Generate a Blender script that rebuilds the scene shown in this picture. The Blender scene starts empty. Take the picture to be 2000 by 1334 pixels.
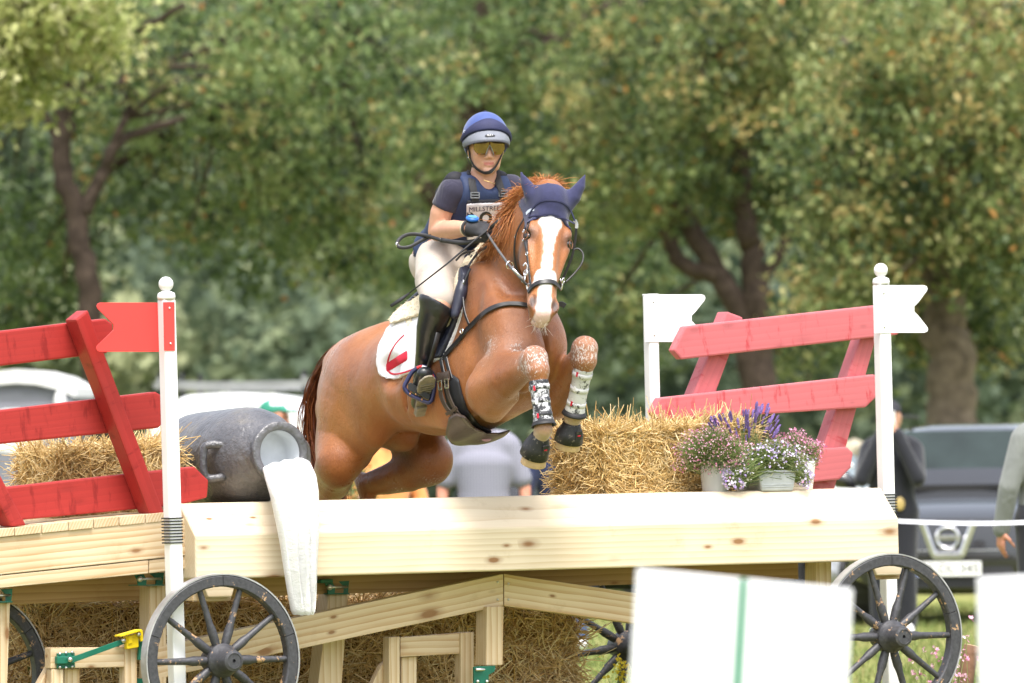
import bpy, bmesh, math, random
import numpy as np
from mathutils import Vector, Matrix
from mathutils.bvhtree import BVHTree

random.seed(7)
RNG = np.random.default_rng(7)
SC = bpy.context.scene
COL = SC.collection

# ------------------------------------------------------------------ camera, sky, sun, exposure
FOCAL, SENSOR = 300.0, 36.0
K = 2000.0 * FOCAL / SENSOR          # photograph pixels per unit slope
CAM = np.array((0.0, 0.0, 1.38))
PITCH = math.atan(223.0 / K)
ROLL = math.radians(0.8)
_F = np.array((0, math.cos(PITCH), math.sin(PITCH)))
_U0 = np.array((0, -math.sin(PITCH), math.cos(PITCH)))
_R0 = np.array((1.0, 0, 0))
CR = math.cos(ROLL) * _R0 - math.sin(ROLL) * _U0
CU = math.sin(ROLL) * _R0 + math.cos(ROLL) * _U0
cam_data = bpy.data.cameras.new("camera")
cam = bpy.data.objects.new("camera", cam_data)
COL.objects.link(cam)
cam_data.lens, cam_data.sensor_width = FOCAL, SENSOR
cam_data.clip_start, cam_data.clip_end = 0.5, 3000.0
cam.matrix_world = Matrix((
    (CR[0], CU[0], -_F[0], CAM[0]), (CR[1], CU[1], -_F[1], CAM[1]),
    (CR[2], CU[2], -_F[2], CAM[2]), (0, 0, 0, 1)))
cam_data.dof.use_dof = True
cam_data.dof.focus_distance = 38.4
cam_data.dof.aperture_fstop = 5.2
SC.camera = cam

SUN_EL, SUN_AZ = math.radians(66), math.radians(168)   # azimuth clockwise from +Y
world = bpy.data.worlds.new("World")
SC.world = world
world.use_nodes = True
_nt = world.node_tree
_bg = _nt.nodes["Background"]
_sky = _nt.nodes.new("ShaderNodeTexSky")
_sky.sky_type = 'NISHITA'
_sky.sun_disc = False
_sky.sun_elevation = SUN_EL
_sky.sun_rotation = SUN_AZ
_sky.air_density, _sky.dust_density, _sky.ozone_density = 1.0, 4.0, 0.6
_hs = _nt.nodes.new("ShaderNodeHueSaturation")      # thin cloud: a whiter sky all over
_hs.inputs["Saturation"].default_value = 0.45
_nt.links.new(_sky.outputs[0], _hs.inputs["Color"])
_nt.links.new(_hs.outputs[0], _bg.inputs[0])
_bg.inputs[1].default_value = 0.15
sun_data = bpy.data.lights.new("sun", 'SUN')
sun_data.energy = 1.5
sun_data.angle = math.radians(26)
sun_data.color = (1.0, 0.965, 0.92)
sun = bpy.data.objects.new("sun", sun_data)
COL.objects.link(sun)
_sd = Vector((math.sin(SUN_AZ) * math.cos(SUN_EL), math.cos(SUN_AZ) * math.cos(SUN_EL), math.sin(SUN_EL)))
sun.rotation_euler = _sd.to_track_quat('Z', 'Y').to_euler()
SC.view_settings.view_transform = 'Standard'
SC.view_settings.look = 'None'
SC.view_settings.gamma = 1.0
SC.view_settings.use_curve_mapping = False
SC.view_settings.exposure = 1.42
SC.render.engine = 'CYCLES'
SC.cycles.use_denoising = True
SC.cycles.max_bounces = 6
SC.cycles.diffuse_bounces = 3
SC.cycles.glossy_bounces = 2
SC.cycles.transmission_bounces = 3
SC.cycles.transparent_max_bounces = 6

# ------------------------------------------------------------------ placing things
def ray(px, py):
    return _F + CR * ((px - 1000.0) / K) + CU * ((667.0 - py) / K)

def P(px, py, Y):
    r = ray(px, py)
    return CAM + r * (Y / r[1])

ZV = np.array((0, 0, 1.0))
HV = np.array((0.5, -math.sqrt(.75), 0))     # the way the horse goes: square to the fence
DV = np.array((math.sqrt(.75), 0.5, 0))      # along the fence
CC = P(865, 700, 39.15)                      # middle of the horse's barrel

def on_plane(px, py, n, off, p0=None):
    r = ray(px, py)
    p0 = CC if p0 is None else p0
    return CAM + r * ((off - (CAM - p0) @ n) / (r @ n))

def HP(px, py, ho):      # on the upright plane ho metres in front of the barrel, parallel to the fence
    return on_plane(px, py, HV, ho)

def BP(px, py, lat):     # on the upright plane lat metres to the horse's right of its middle plane
    return on_plane(px, py, -DV, lat)

def GZ(px, py, z=0.0):
    r = ray(px, py)
    return CAM + r * ((z - CAM[2]) / r[2])

def nrm(v):
    v = np.asarray(v, float)
    return v / max(np.linalg.norm(v), 1e-9)

# ------------------------------------------------------------------ objects
def tag(o, label=None, cat=None, group=None, kind=None):
    if label: o["label"] = label
    if cat: o["category"] = cat
    if group: o["group"] = group
    if kind: o["kind"] = kind
    return o

def empty(name, loc=(0, 0, 0), label=None, cat=None, group=None):
    o = bpy.data.objects.new(name, None)
    COL.objects.link(o)
    o.location = Vector([float(c) for c in loc])
    o.empty_display_size = 0.1
    return tag(o, label, cat, group)

def link(name, me, mat=None, parent=None, mw=None, smooth=False):
    o = bpy.data.objects.new(name, me)
    COL.objects.link(o)
    if mat is not None and not me.materials:
        for m in (mat if isinstance(mat, (list, tuple)) else [mat]):
            me.materials.append(m)
    if smooth and len(me.polygons):
        me.polygons.foreach_set("use_smooth", np.ones(len(me.polygons), bool))
    mw = mw or Matrix.Identity(4)
    if parent is not None:
        o.parent = parent
        root, M = parent, parent_world(parent)
        o.matrix_parent_inverse = Matrix.Identity(4)
        o.matrix_basis = M.inverted() @ mw
    else:
        o.matrix_basis = mw
    return o

def parent_world(o):
    M = o.matrix_basis.copy()
    while o.parent is not None:
        o = o.parent
        M = o.matrix_basis @ M
    return M

def mesh_np(name, V, F):
    """V (n,3); F (m,3) or (m,4) array, or list of index lists."""
    me = bpy.data.meshes.new(name)
    V = np.asarray(V, np.float32)
    if isinstance(F, np.ndarray):
        m, k = F.shape
        me.vertices.add(len(V)); me.vertices.foreach_set("co", V.ravel())
        me.loops.add(m * k); me.loops.foreach_set("vertex_index", F.astype(np.int32).ravel())
        me.polygons.add(m)
        me.polygons.foreach_set("loop_start", np.arange(0, m * k, k, dtype=np.int32))
        me.polygons.foreach_set("loop_total", np.full(m, k, np.int32))
        me.update(calc_edges=True)
    else:
        me.from_pydata([tuple(map(float, v)) for v in V], [], F)
        me.update()
    return me

def attr(me, name, vals):
    a = me.attributes.new(name, 'FLOAT', 'POINT')
    a.data.foreach_set("value", np.asarray(vals, np.float32))

def bm_mesh(name, bm):
    me = bpy.data.meshes.new(name)
    bm.to_mesh(me); bm.free()
    return me

def frame(o, ex, ez_hint):
    ex = nrm(ex)
    ez = np.asarray(ez_hint, float) - ex * (np.asarray(ez_hint, float) @ ex)
    ez = nrm(ez)
    ey = np.cross(ez, ex)
    return Matrix(((ex[0], ey[0], ez[0], o[0]), (ex[1], ey[1], ez[1], o[1]), (ex[2], ey[2], ez[2], o[2]), (0, 0, 0, 1)))

def bevel_bm(bm, w, seg=2):
    if w > 0:
        bmesh.ops.bevel(bm, geom=list(bm.edges), offset=w, segments=seg, profile=.6, affect='EDGES', clamp_overlap=True)

def box(name, c, size, M=None, mat=None, parent=None, bevel=.004, label=None):
    """box of `size` centred on c in frame M (or world)."""
    bm = bmesh.new()
    bmesh.ops.create_cube(bm, size=1.0)
    for v in bm.verts:
        v.co = Vector((v.co.x * size[0], v.co.y * size[1], v.co.z * size[2]))
    bevel_bm(bm, min(bevel, min(size) * .4))
    M = (M or Matrix.Identity(4)) @ Matrix.Translation(Vector([float(x) for x in c]))
    o = link(name, bm_mesh(name, bm), mat, parent, M)
    if label: o["label"] = label
    return o

def beam_between(name, a, b, w, t, up, mat, parent=None, bevel=.004, label=None):
    """bar from a to b, `w` tall along `up`, `t` thick."""
    a, b = np.asarray(a, float), np.asarray(b, float)
    M = frame((a + b) / 2, b - a, up)
    return box(name, (0, 0, 0), (np.linalg.norm(b - a), t, w), M, mat, parent, bevel, label)

def prism_pts(name, pts, back, mat, parent=None, ex=None, bevel=.004, seg=2, label=None):
    """solid with polygon outline pts (3-D, coplanar) pushed along vector `back`."""
    pts = [np.asarray(p, float) for p in pts]
    back = np.asarray(back, float)
    o = sum(pts) / len(pts) + back / 2
    ex = pts[1] - pts[0] if ex is None else ex
    up = np.cross(back, ex)
    if np.linalg.norm(up) < 1e-6 * np.linalg.norm(ex): up = pts[0] - pts[3]
    M = frame(o, ex, up)
    Mi = np.array(M.inverted())
    loc = lambda p: Vector((Mi[:3, :3] @ p + Mi[:3, 3]).tolist())
    bm = bmesh.new()
    f = [bm.verts.new(loc(p)) for p in pts]
    g = [bm.verts.new(loc(p + back)) for p in pts]
    n = len(pts)
    bm.faces.new(f); bm.faces.new(g[::-1])
    for i in range(n):
        bm.faces.new((f[i], g[i], g[(i + 1) % n], f[(i + 1) % n]))
    bmesh.ops.recalc_face_normals(bm, faces=bm.faces)
    if bevel:
        bevel_bm(bm, bevel, seg)
    o = link(name, bm_mesh(name, bm), mat, parent, M)
    if label: o["label"] = label
    return o

def prism_px(name, pix, plane, back, mat, parent=None, ex=None, bevel=.004, label=None):
    """outline given where it meets a plane of the place; plane = f(px,py)->3-D point."""
    return prism_pts(name, [plane(*q) for q in pix], back, mat, parent, ex, bevel, label=label)

def tube_mesh(name, pts, rad, n=8, cap=True, flat=None):
    """tube along pts with radius per point. flat=(vec, factor) squeezes along vec."""
    pts = np.asarray(pts, float)
    m = len(pts)
    rad = np.full(m, rad, float) if np.isscalar(rad) else np.asarray(rad, float)
    T = np.gradient(pts, axis=0)
    T /= np.maximum(np.linalg.norm(T, axis=1, keepdims=True), 1e-9)
    a = np.array((0, 0, 1.0)) if abs(T[0, 2]) < .9 else np.array((1.0, 0, 0))
    u = nrm(np.cross(T[0], a))
    V = []
    ang = np.linspace(0, 2 * math.pi, n, endpoint=False)
    for i in range(m):
        u = nrm(u - T[i] * (u @ T[i]))
        w = np.cross(T[i], u)
        ring = np.outer(np.cos(ang), u) + np.outer(np.sin(ang), w)
        if flat is not None:
            fv = nrm(flat[0])
            ring = ring - np.outer(ring @ fv, fv) * (1 - flat[1])
        V.append(pts[i] + ring * rad[i])
    V = np.concatenate(V)
    F = []
    for i in range(m - 1):
        for j in range(n):
            k = (j + 1) % n
            F.append([i * n + j, i * n + k, (i + 1) * n + k, (i + 1) * n + j])
    if cap:
        F.append(list(range(n))[::-1]); F.append([(m - 1) * n + j for j in range(n)])
    return mesh_np(name, V, F)

def tube(name, pts, rad, mat, parent=None, n=8, flat=None, label=None):
    o = link(name, tube_mesh(name, pts, rad, n, True, flat), mat, parent, smooth=True)
    if label: o["label"] = label
    return o

def spline(pts, n=8):
    """Catmull-Rom through pts."""
    pts = np.asarray(pts, float)
    Q = np.vstack([2 * pts[0] - pts[1], pts, 2 * pts[-1] - pts[-2]])
    out = []
    for i in range(1, len(Q) - 2):
        for t in np.linspace(0, 1, n, endpoint=False):
            p0, p1, p2, p3 = Q[i - 1:i + 3]
            out.append(.5 * ((2 * p1) + (-p0 + p2) * t + (2 * p0 - 5 * p1 + 4 * p2 - p3) * t * t + (-p0 + 3 * p1 - 3 * p2 + p3) * t ** 3))
    out.append(pts[-1])
    return np.array(out)

def lathe_mesh(name, prof, n=40, closed=False, cap=True):
    """prof [(r, x)...] about the local X axis."""
    V, F = [], []
    for r, x in prof:
        for j in range(n):
            a = 2 * math.pi * j / n
            V.append((x, r * math.cos(a), r * math.sin(a)))
    m = len(prof)
    for i in range(m if closed else m - 1):
        i2 = (i + 1) % m
        for j in range(n):
            k = (j + 1) % n
            F.append([i * n + j, i * n + k, i2 * n + k, i2 * n + j])
    if cap and not closed:
        F.append(list(range(n))[::-1]); F.append([(m - 1) * n + j for j in range(n)])
    bm = bmesh.new()
    me = mesh_np(name, V, F)
    bm.from_mesh(me)
    bmesh.ops.remove_doubles(bm, verts=bm.verts, dist=1e-5)
    bmesh.ops.recalc_face_normals(bm, faces=bm.faces)
    bm.to_mesh(me); bm.free()
    return me

def ball(name, c, r, mat, parent=None, M=None, u=16, label=None):
    r = (r, r, r) if np.isscalar(r) else r
    bm = bmesh.new()
    bmesh.ops.create_uvsphere(bm, u_segments=u, v_segments=max(6, u // 2), radius=1.0)
    for v in bm.verts:
        v.co = Vector((v.co.x * r[0], v.co.y * r[1], v.co.z * r[2]))
    o = link(name, bm_mesh(name, bm), mat, parent, (M or Matrix.Identity(4)) @ Matrix.Translation(Vector([float(x) for x in c])) if M is None else M, smooth=True)
    if label: o["label"] = label
    return o

def autosmooth(me, deg=35):
    """smooth shading with sharp edges past deg."""
    me.polygons.foreach_set("use_smooth", np.ones(len(me.polygons), bool))
    me.set_sharp_from_angle(angle=math.radians(deg))

def text_mesh(s, size, M, depth=.0):
    cu = bpy.data.curves.new("lettering", 'FONT')
    cu.body = s; cu.size = size; cu.align_x = 'CENTER'; cu.align_y = 'CENTER'
    cu.extrude = depth; cu.resolution_u = 3
    o = bpy.data.objects.new("lettering", cu)
    COL.objects.link(o)
    bpy.context.view_layer.update()
    dg = bpy.context.evaluated_depsgraph_get()
    me = bpy.data.meshes.new_from_object(o.evaluated_get(dg))
    COL.objects.unlink(o); bpy.data.objects.remove(o)
    me.transform(M)
    return me

def text(name, s, size, M, mat, parent, depth=.001, bold=0.0):
    me = text_mesh(s, size, Matrix.Identity(4), depth)
    me.materials.clear()
    return link(name, me, mat, parent, M)

def copy_tree(o, parent=None, loc=None):
    c = o.copy(); COL.objects.link(c); c.parent = parent
    if loc is not None: c.location = loc
    for ch in list(o.children):
        copy_tree(ch, c)
    return c

# ------------------------------------------------------------------ materials
def nodes(name):
    m = bpy.data.materials.new(name)
    m.use_nodes = True
    nt = m.node_tree
    return m, nt, nt.nodes["Principled BSDF"]

def N(nt, kind, **kw):
    n = nt.nodes.new(kind)
    for k, v in kw.items():
        if k.startswith("i_"):
            key = k[2:]
            n.inputs[int(key) if key.isdigit() else key].default_value = v
        else:
            setattr(n, k, v)
    return n

def ramp(nt, fac, stops, interp='LINEAR'):
    r = nt.nodes.new("ShaderNodeValToRGB")
    r.color_ramp.interpolation = interp
    el = r.color_ramp.elements
    while len(el) < len(stops): el.new(.5)
    for e, (p, c) in zip(el, stops):
        e.position = p
        e.color = (c, c, c, 1) if np.isscalar(c) else (*c, 1)
    nt.links.new(fac, r.inputs[0])
    return r.outputs[0]

def mixc(nt, fac, a, b, mode='MIX'):
    n = nt.nodes.new("ShaderNodeMix"); n.data_type = 'RGBA'; n.blend_type = mode
    for sock, v in ((0, fac), (6, a), (7, b)):
        if hasattr(v, "is_output"): nt.links.new(v, n.inputs[sock])
        elif np.isscalar(v): n.inputs[sock].default_value = v
        else: n.inputs[sock].default_value = (*v, 1)
    return n.outputs[2]

def mth(nt, op, a, b=0.0, clamp=False):
    n = nt.nodes.new("ShaderNodeMath"); n.operation = op; n.use_clamp = clamp
    for i, v in enumerate((a, b)):
        if hasattr(v, "is_output"): nt.links.new(v, n.inputs[i])
        else: n.inputs[i].default_value = v
    return n.outputs[0]

def coords(nt, scale=(1, 1, 1), rand=True, kind='Object'):
    tc = nt.nodes.new("ShaderNodeTexCoord")
    out = tc.outputs[kind]
    if rand:
        oi = nt.nodes.new("ShaderNodeObjectInfo")
        va = nt.nodes.new("ShaderNodeVectorMath"); va.operation = 'MULTIPLY_ADD'
        cx = nt.nodes.new("ShaderNodeCombineXYZ")
        for i in range(3): nt.links.new(oi.outputs["Random"], cx.inputs[i])
        nt.links.new(cx.outputs[0], va.inputs[0])
        va.inputs[1].default_value = (37.0, 11.0, 5.3)
        nt.links.new(out, va.inputs[2])
        out = va.outputs[0]
    mp = nt.nodes.new("ShaderNodeMapping")
    mp.inputs["Scale"].default_value = scale
    nt.links.new(out, mp.inputs[0])
    return mp.outputs[0]

def noise(nt, vec, scale=5, detail=4, rough=.55, dist=0.0):
    n = N(nt, "ShaderNodeTexNoise")
    n.inputs["Scale"].default_value = scale; n.inputs["Detail"].default_value = detail
    n.inputs["Roughness"].default_value = rough; n.inputs["Distortion"].default_value = dist
    nt.links.new(vec, n.inputs["Vector"])
    return n.outputs["Fac"]

def bump(nt, bsdf, h, strength=.3, dist=.01):
    b = nt.nodes.new("ShaderNodeBump")
    b.inputs["Strength"].default_value = strength; b.inputs["Distance"].default_value = dist
    nt.links.new(h, b.inputs["Height"])
    nt.links.new(b.outputs[0], bsdf.inputs["Normal"])

def pmat(name, col, rough=.55, var=.12, scale=6, bmp=0.0, bscale=60, metal=0.0, spec=.4, sheen=0.0, coat=0.0, dirt=None):
    m, nt, b = nodes(name)
    v = coords(nt)
    f = noise(nt, v, scale)
    dark = tuple(c * (1 - var) for c in col); light = tuple(min(1, c * (1 + var)) for c in col)
    c = ramp(nt, f, [(.3, dark), (.7, light)])
    if dirt:
        f2 = ramp(nt, noise(nt, v, scale * 4, 5, .7), [(dirt[1], 0), (dirt[1] + .06, 1)])
        c = mixc(nt, f2, c, dirt[0])
    nt.links.new(c, b.inputs["Base Color"])
    b.inputs["Roughness"].default_value = rough
    b.inputs["Metallic"].default_value = metal
    b.inputs["Specular IOR Level"].default_value = spec
    if sheen: b.inputs["Sheen Weight"].default_value = sheen
    if coat: b.inputs["Coat Weight"].default_value = coat
    if bmp: bump(nt, b, noise(nt, v, bscale, 3), bmp, .004)
    return m

def wood_mat(name, light, dark, knot=(.24, .115, .045), rough=.6, knots=1.0, paint=None):
    """sawn softwood with its length along local X; paint=(colour, worn colour) covers the grain."""
    m, nt, b = nodes(name)
    v = coords(nt, (1, 1, 1))
    mp = N(nt, "ShaderNodeMapping"); mp.inputs["Scale"].default_value = (1.1, 9, 9); nt.links.new(v, mp.inputs[0])
    warp = noise(nt, mp.outputs[0], 1.3, 3, .5)
    rings = N(nt, "ShaderNodeTexWave", wave_type='RINGS', rings_direction='X', wave_profile='SAW')
    rings.inputs["Scale"].default_value = 2.6; rings.inputs["Distortion"].default_value = 2.2
    rings.inputs["Detail"].default_value = 2; rings.inputs["Detail Scale"].default_value = .8
    nt.links.new(mp.outputs[0], rings.inputs["Vector"])
    mp2 = N(nt, "ShaderNodeMapping"); mp2.inputs["Scale"].default_value = (4, 160, 160); nt.links.new(v, mp2.inputs[0])
    fine = noise(nt, mp2.outputs[0], 1.0, 3, .6)
    g = mth(nt, 'ADD', mth(nt, 'MULTIPLY', rings.outputs["Fac"], .5), mth(nt, 'MULTIPLY', warp, .5))
    g = mth(nt, 'ADD', mth(nt, 'MULTIPLY', g, .75), mth(nt, 'MULTIPLY', fine, .25))
    mp3 = N(nt, "ShaderNodeMapping"); mp3.inputs["Scale"].default_value = (4.6, 11, 11); nt.links.new(v, mp3.inputs[0])
    vo = N(nt, "ShaderNodeTexVoronoi"); vo.inputs["Scale"].default_value = 1.0; nt.links.new(mp3.outputs[0], vo.inputs["Vector"])
    sep = N(nt, "ShaderNodeSeparateColor"); nt.links.new(vo.outputs["Color"], sep.inputs[0])
    kd = mth(nt, 'ADD', mth(nt, 'MULTIPLY', vo.outputs["Distance"], mth(nt, 'ADD', mth(nt, 'MULTIPLY', sep.outputs[0], 1.5), .55)), mth(nt, 'MULTIPLY', mth(nt, 'SUBTRACT', fine, .5), .06))
    kmask = ramp(nt, kd, [(.085, 1), (.14, 0.4), (.24, 0)])
    if paint is None:
        c = ramp(nt, g, [(.22, light), (.5, tuple(a * .65 + q * .35 for a, q in zip(light, dark))), (.72, dark)])
        big = ramp(nt, noise(nt, v, 1.7, 2), [(.35, (.88, .86, .82)), (.65, (1.0, 1.0, 1.0))])
        c = mixc(nt, 1.0, c, big, 'MULTIPLY')
        smud = ramp(nt, noise(nt, v, 4.5, 6, .68), [(.58, (1.0, 1.0, 1.0)), (.72, (.80, .76, .70))])
        c = mixc(nt, .8, c, smud, 'MULTIPLY')
        c = mixc(nt, mth(nt, 'MULTIPLY', kmask, .8 * knots), c, knot)
    else:
        c = ramp(nt, g, [(.2, paint[0]), (.9, tuple(q * .8 for q in paint[0]))])
        mp4 = N(nt, "ShaderNodeMapping"); mp4.inputs["Scale"].default_value = (9, 4, 2.2); mp4.inputs["Rotation"].default_value = (0, .5, 0); nt.links.new(v, mp4.inputs[0])
        worn = ramp(nt, noise(nt, mp4.outputs[0], 2.4, 5, .65), [(.56, 0), (.66, 1)])
        c = mixc(nt, mth(nt, 'MULTIPLY', worn, .75), c, paint[1])
        c = mixc(nt, mth(nt, 'MULTIPLY', kmask, .35), c, tuple(q * .45 for q in paint[0]))
    nt.links.new(c, b.inputs["Base Color"])
    b.inputs["Roughness"].default_value = rough
    b.inputs["Specular IOR Level"].default_value = .3
    bump(nt, b, mth(nt, 'ADD', fine, mth(nt, 'MULTIPLY', kmask, -.6)), .25, .002)
    return m

# ------------------------------------------------------------------ one smooth body from many limbs: signed distance + surface nets
class Field:
    def __init__(s, lo, hi, h):
        s.h = h
        s.lo = np.asarray(lo, float)
        s.n = np.ceil((np.asarray(hi, float) - s.lo) / h).astype(int) + 1
        s.F = np.full(s.n, .5, np.float32)

    def block(s, lo, hi):
        i0 = np.clip(np.floor((lo - s.lo) / s.h).astype(int), 0, s.n)
        i1 = np.clip(np.ceil((hi - s.lo) / s.h).astype(int) + 1, 0, s.n)
        if (i1 <= i0).any(): return None
        ax = [s.lo[a] + s.h * np.arange(i0[a], i1[a]) for a in range(3)]
        G = np.stack(np.meshgrid(*ax, indexing='ij'), -1)
        return tuple(slice(i0[a], i1[a]) for a in range(3)), G

    def merge(s, sl, d, k, op):
        A = s.F[sl]
        if op == 'u':
            hh = np.maximum(k - np.abs(A - d), 0) / max(k, 1e-6)
            s.F[sl] = np.minimum(A, d) - hh * hh * k * .25
        else:
            d = -d
            hh = np.maximum(k - np.abs(A - d), 0) / max(k, 1e-6)
            s.F[sl] = np.maximum(A, d) + hh * hh * k * .25

    def tube(s, pts, H, W=None, L=None, k=.03, op='u', grow=0.0):
        """limb along pts; H radius, W radius along the unit vector L."""
        pts = np.atleast_2d(np.asarray(pts, float))
        m = len(pts)
        H = np.full(m, H, float) if np.isscalar(H) else np.asarray(H, float)
        W = H if W is None else (np.full(m, W, float) if np.isscalar(W) else np.asarray(W, float))
        H, W = H + grow, W + grow
        L = np.array((0, 0, 1.0)) if L is None else nrm(L)
        R = max(H.max(), W.max()) + k + 3 * s.h
        b = s.block(pts.min(0) - R, pts.max(0) + R)
        if b is None: return
        sl, G = b
        best = None
        segs = range(m - 1) if m > 1 else [0]
        for i in segs:
            a = pts[i]
            if m > 1:
                ab = pts[i + 1] - a
                t = np.clip(((G - a) @ ab) / max(ab @ ab, 1e-12), 0, 1)
                v = G - a - t[..., None] * ab
                Hh = H[i] + (H[i + 1] - H[i]) * t; Ww = W[i] + (W[i + 1] - W[i]) * t
            else:
                v = G - a; Hh, Ww = H[0], W[0]
            dl = v @ L
            r2 = np.maximum((v * v).sum(-1) - dl * dl, 0)
            q = np.sqrt(r2 / (Hh * Hh) + dl * dl / (Ww * Ww))
            # first-order distance to the ellipse
            g = np.sqrt(r2 / Hh ** 4 + dl * dl / Ww ** 4)
            d = np.where(q > 1e-6, q * (q - 1) / np.maximum(g, 1e-9), -np.minimum(Hh, Ww))
            best = d if best is None else np.minimum(best, d)
        s.merge(sl, best.astype(np.float32), k, op)

    def ell(s, c, axes, r, k=.03, op='u'):
        """ellipsoid; axes 3x3 rows, radii r."""
        c = np.asarray(c, float); A = np.asarray(axes, float); r = np.asarray(r, float)
        R = r.max() + k + 3 * s.h
        b = s.block(c - R, c + R)
        if b is None: return
        sl, G = b
        q = (G - c) @ A.T
        k0 = np.sqrt(((q / r) ** 2).sum(-1)); k1 = np.sqrt(((q / r ** 2) ** 2).sum(-1))
        d = np.where(k1 > 1e-6, k0 * (k0 - 1) / np.maximum(k1, 1e-9), -r.min())
        s.merge(sl, d.astype(np.float32), k, op)

    def all(s):
        ax = [s.lo[a] + s.h * np.arange(s.n[a]) for a in range(3)]
        return np.stack(np.meshgrid(*ax, indexing='ij'), -1)

    def sub(s, lo, hi):
        b = s.block(np.asarray(lo, float), np.asarray(hi, float))
        sl, G = b
        f = Field.__new__(Field)
        f.h = s.h; f.F = s.F[sl].copy(); f.n = np.array(f.F.shape)
        f.lo = np.array([s.lo[a] + s.h * sl[a].start for a in range(3)])
        return f, G

    def mesh(s, name, relax=2):
        F = s.F.copy()
        for a in range(3):       # close at the border
            ix = [slice(None)] * 3
            ix[a] = 0; F[tuple(ix)] = np.maximum(F[tuple(ix)], s.h * .3)
            ix[a] = -1; F[tuple(ix)] = np.maximum(F[tuple(ix)], s.h * .3)
        n = np.array(F.shape)
        ins = F < 0
        cnt = np.zeros(n - 1, np.int8)
        for dx in (0, 1):
            for dy in (0, 1):
                for dz in (0, 1):
                    cnt += ins[dx:n[0] - 1 + dx, dy:n[1] - 1 + dy, dz:n[2] - 1 + dz]
        act = (cnt > 0) & (cnt < 8)
        I = np.argwhere(act)
        idx = np.full(n - 1, -1, np.int64); idx[act] = np.arange(len(I))
        acc = np.zeros((len(I), 3)); c = np.zeros(len(I))
        for a in range(3):
            o1, o2 = [x for x in range(3) if x != a]
            for u in (0, 1):
                for v in (0, 1):
                    A = I.copy(); A[:, o1] += u; A[:, o2] += v
                    B = A.copy(); B[:, a] += 1
                    fa = F[A[:, 0], A[:, 1], A[:, 2]]; fb = F[B[:, 0], B[:, 1], B[:, 2]]
                    cr = (fa < 0) != (fb < 0)
                    t = np.where(cr, fa / np.where(cr, fa - fb, 1), 0)
                    p = A.astype(float); p[:, a] += t
                    acc += p * cr[:, None]; c += cr
        V = s.lo + s.h * acc / np.maximum(c, 1)[:, None]
        Q = []
        for a in range(3):
            o1, o2 = (a + 1) % 3, (a + 2) % 3
            sa = [slice(None)] * 3; sb = [slice(None)] * 3
            sa[a] = slice(0, n[a] - 1); sb[a] = slice(1, n[a])
            fa, fb = ins[tuple(sa)], ins[tuple(sb)]
            E = np.argwhere(fa != fb)
            E = E[(E[:, o1] > 0) & (E[:, o2] > 0) & (E[:, o1] < n[o1] - 1) & (E[:, o2] < n[o2] - 1)]
            if not len(E): continue
            fl = fa[E[:, 0], E[:, 1], E[:, 2]]
            q = []
            for du, dv in ((-1, -1), (0, -1), (0, 0), (-1, 0)):
                J = E.copy(); J[:, o1] += du; J[:, o2] += dv
                q.append(idx[J[:, 0], J[:, 1], J[:, 2]])
            q = np.stack(q, 1)
            q[~fl] = q[~fl][:, ::-1]
            Q.append(q)
        Q = np.concatenate(Q)
        Q = Q[(Q >= 0).all(1)]
        for it in range(relax):
            w = .5 if it % 2 == 0 else -.3
            S = np.zeros_like(V); cn = np.zeros(len(V))
            for i in range(4):
                j = (i + 1) % 4
                np.add.at(S, Q[:, i], V[Q[:, j]]); np.add.at(cn, Q[:, i], 1)
                np.add.at(S, Q[:, j], V[Q[:, i]]); np.add.at(cn, Q[:, j], 1)
            V = V + w * (S / np.maximum(cn, 1)[:, None] - V)
        return mesh_np(name, V, Q)

def poly_sd(pts, X, Y):
    """signed distance to a 2-D polygon, inside negative."""
    pts = np.asarray(pts, float)
    d = np.full(X.shape, 1e9); ins = np.zeros(X.shape, bool)
    n = len(pts)
    for i in range(n):
        a, b = pts[i], pts[(i + 1) % n]
        e = b - a
        wx, wy = X - a[0], Y - a[1]
        t = np.clip((wx * e[0] + wy * e[1]) / max(e @ e, 1e-12), 0, 1)
        d = np.minimum(d, np.hypot(wx - e[0] * t, wy - e[1] * t))
        c = ((a[1] > Y) != (b[1] > Y)) & (X < e[0] * (Y - a[1]) / (e[1] if abs(e[1]) > 1e-12 else 1e-12) + a[0])
        ins ^= c
    return np.where(ins, -d, d)
# ------------------------------------------------------------------ ground, hill, woodland, trees
def leaf_mesh(name, C, T, size, rng, droop=.25, aspect=.55):
    """one folded leaf per row of C; T its tint 0..1."""
    n = len(C)
    ax = rng.normal(size=(n, 3)); ax[:, 2] -= droop * 2; ax /= np.linalg.norm(ax, axis=1, keepdims=True)
    nn = rng.normal(size=(n, 3)); nn[:, 2] += .8
    sd = np.cross(ax, nn); sd /= np.maximum(np.linalg.norm(sd, axis=1, keepdims=True), 1e-6)
    up = np.cross(sd, ax)
    s = size * rng.uniform(.6, 1.3, (n, 1))
    V = np.empty((n, 4, 3))
    V[:, 0] = C - ax * s * .5
    V[:, 1] = C + sd * s * aspect * .5 + up * s * .1
    V[:, 2] = C + ax * s * .5
    V[:, 3] = C - sd * s * aspect * .5 + up * s * .1
    b = np.arange(n)[:, None] * 4
    F = np.concatenate([b + np.array([[0, 1, 2]]), b + np.array([[0, 2, 3]])])
    me = mesh_np(name, V.reshape(-1, 3), F)
    T = np.where(rng.uniform(size=n) < .012, 1.0, np.clip(T, 0, .965))     # a few leaves have turned
    attr(me, "tint", np.repeat(T, 4))
    return me

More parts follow.
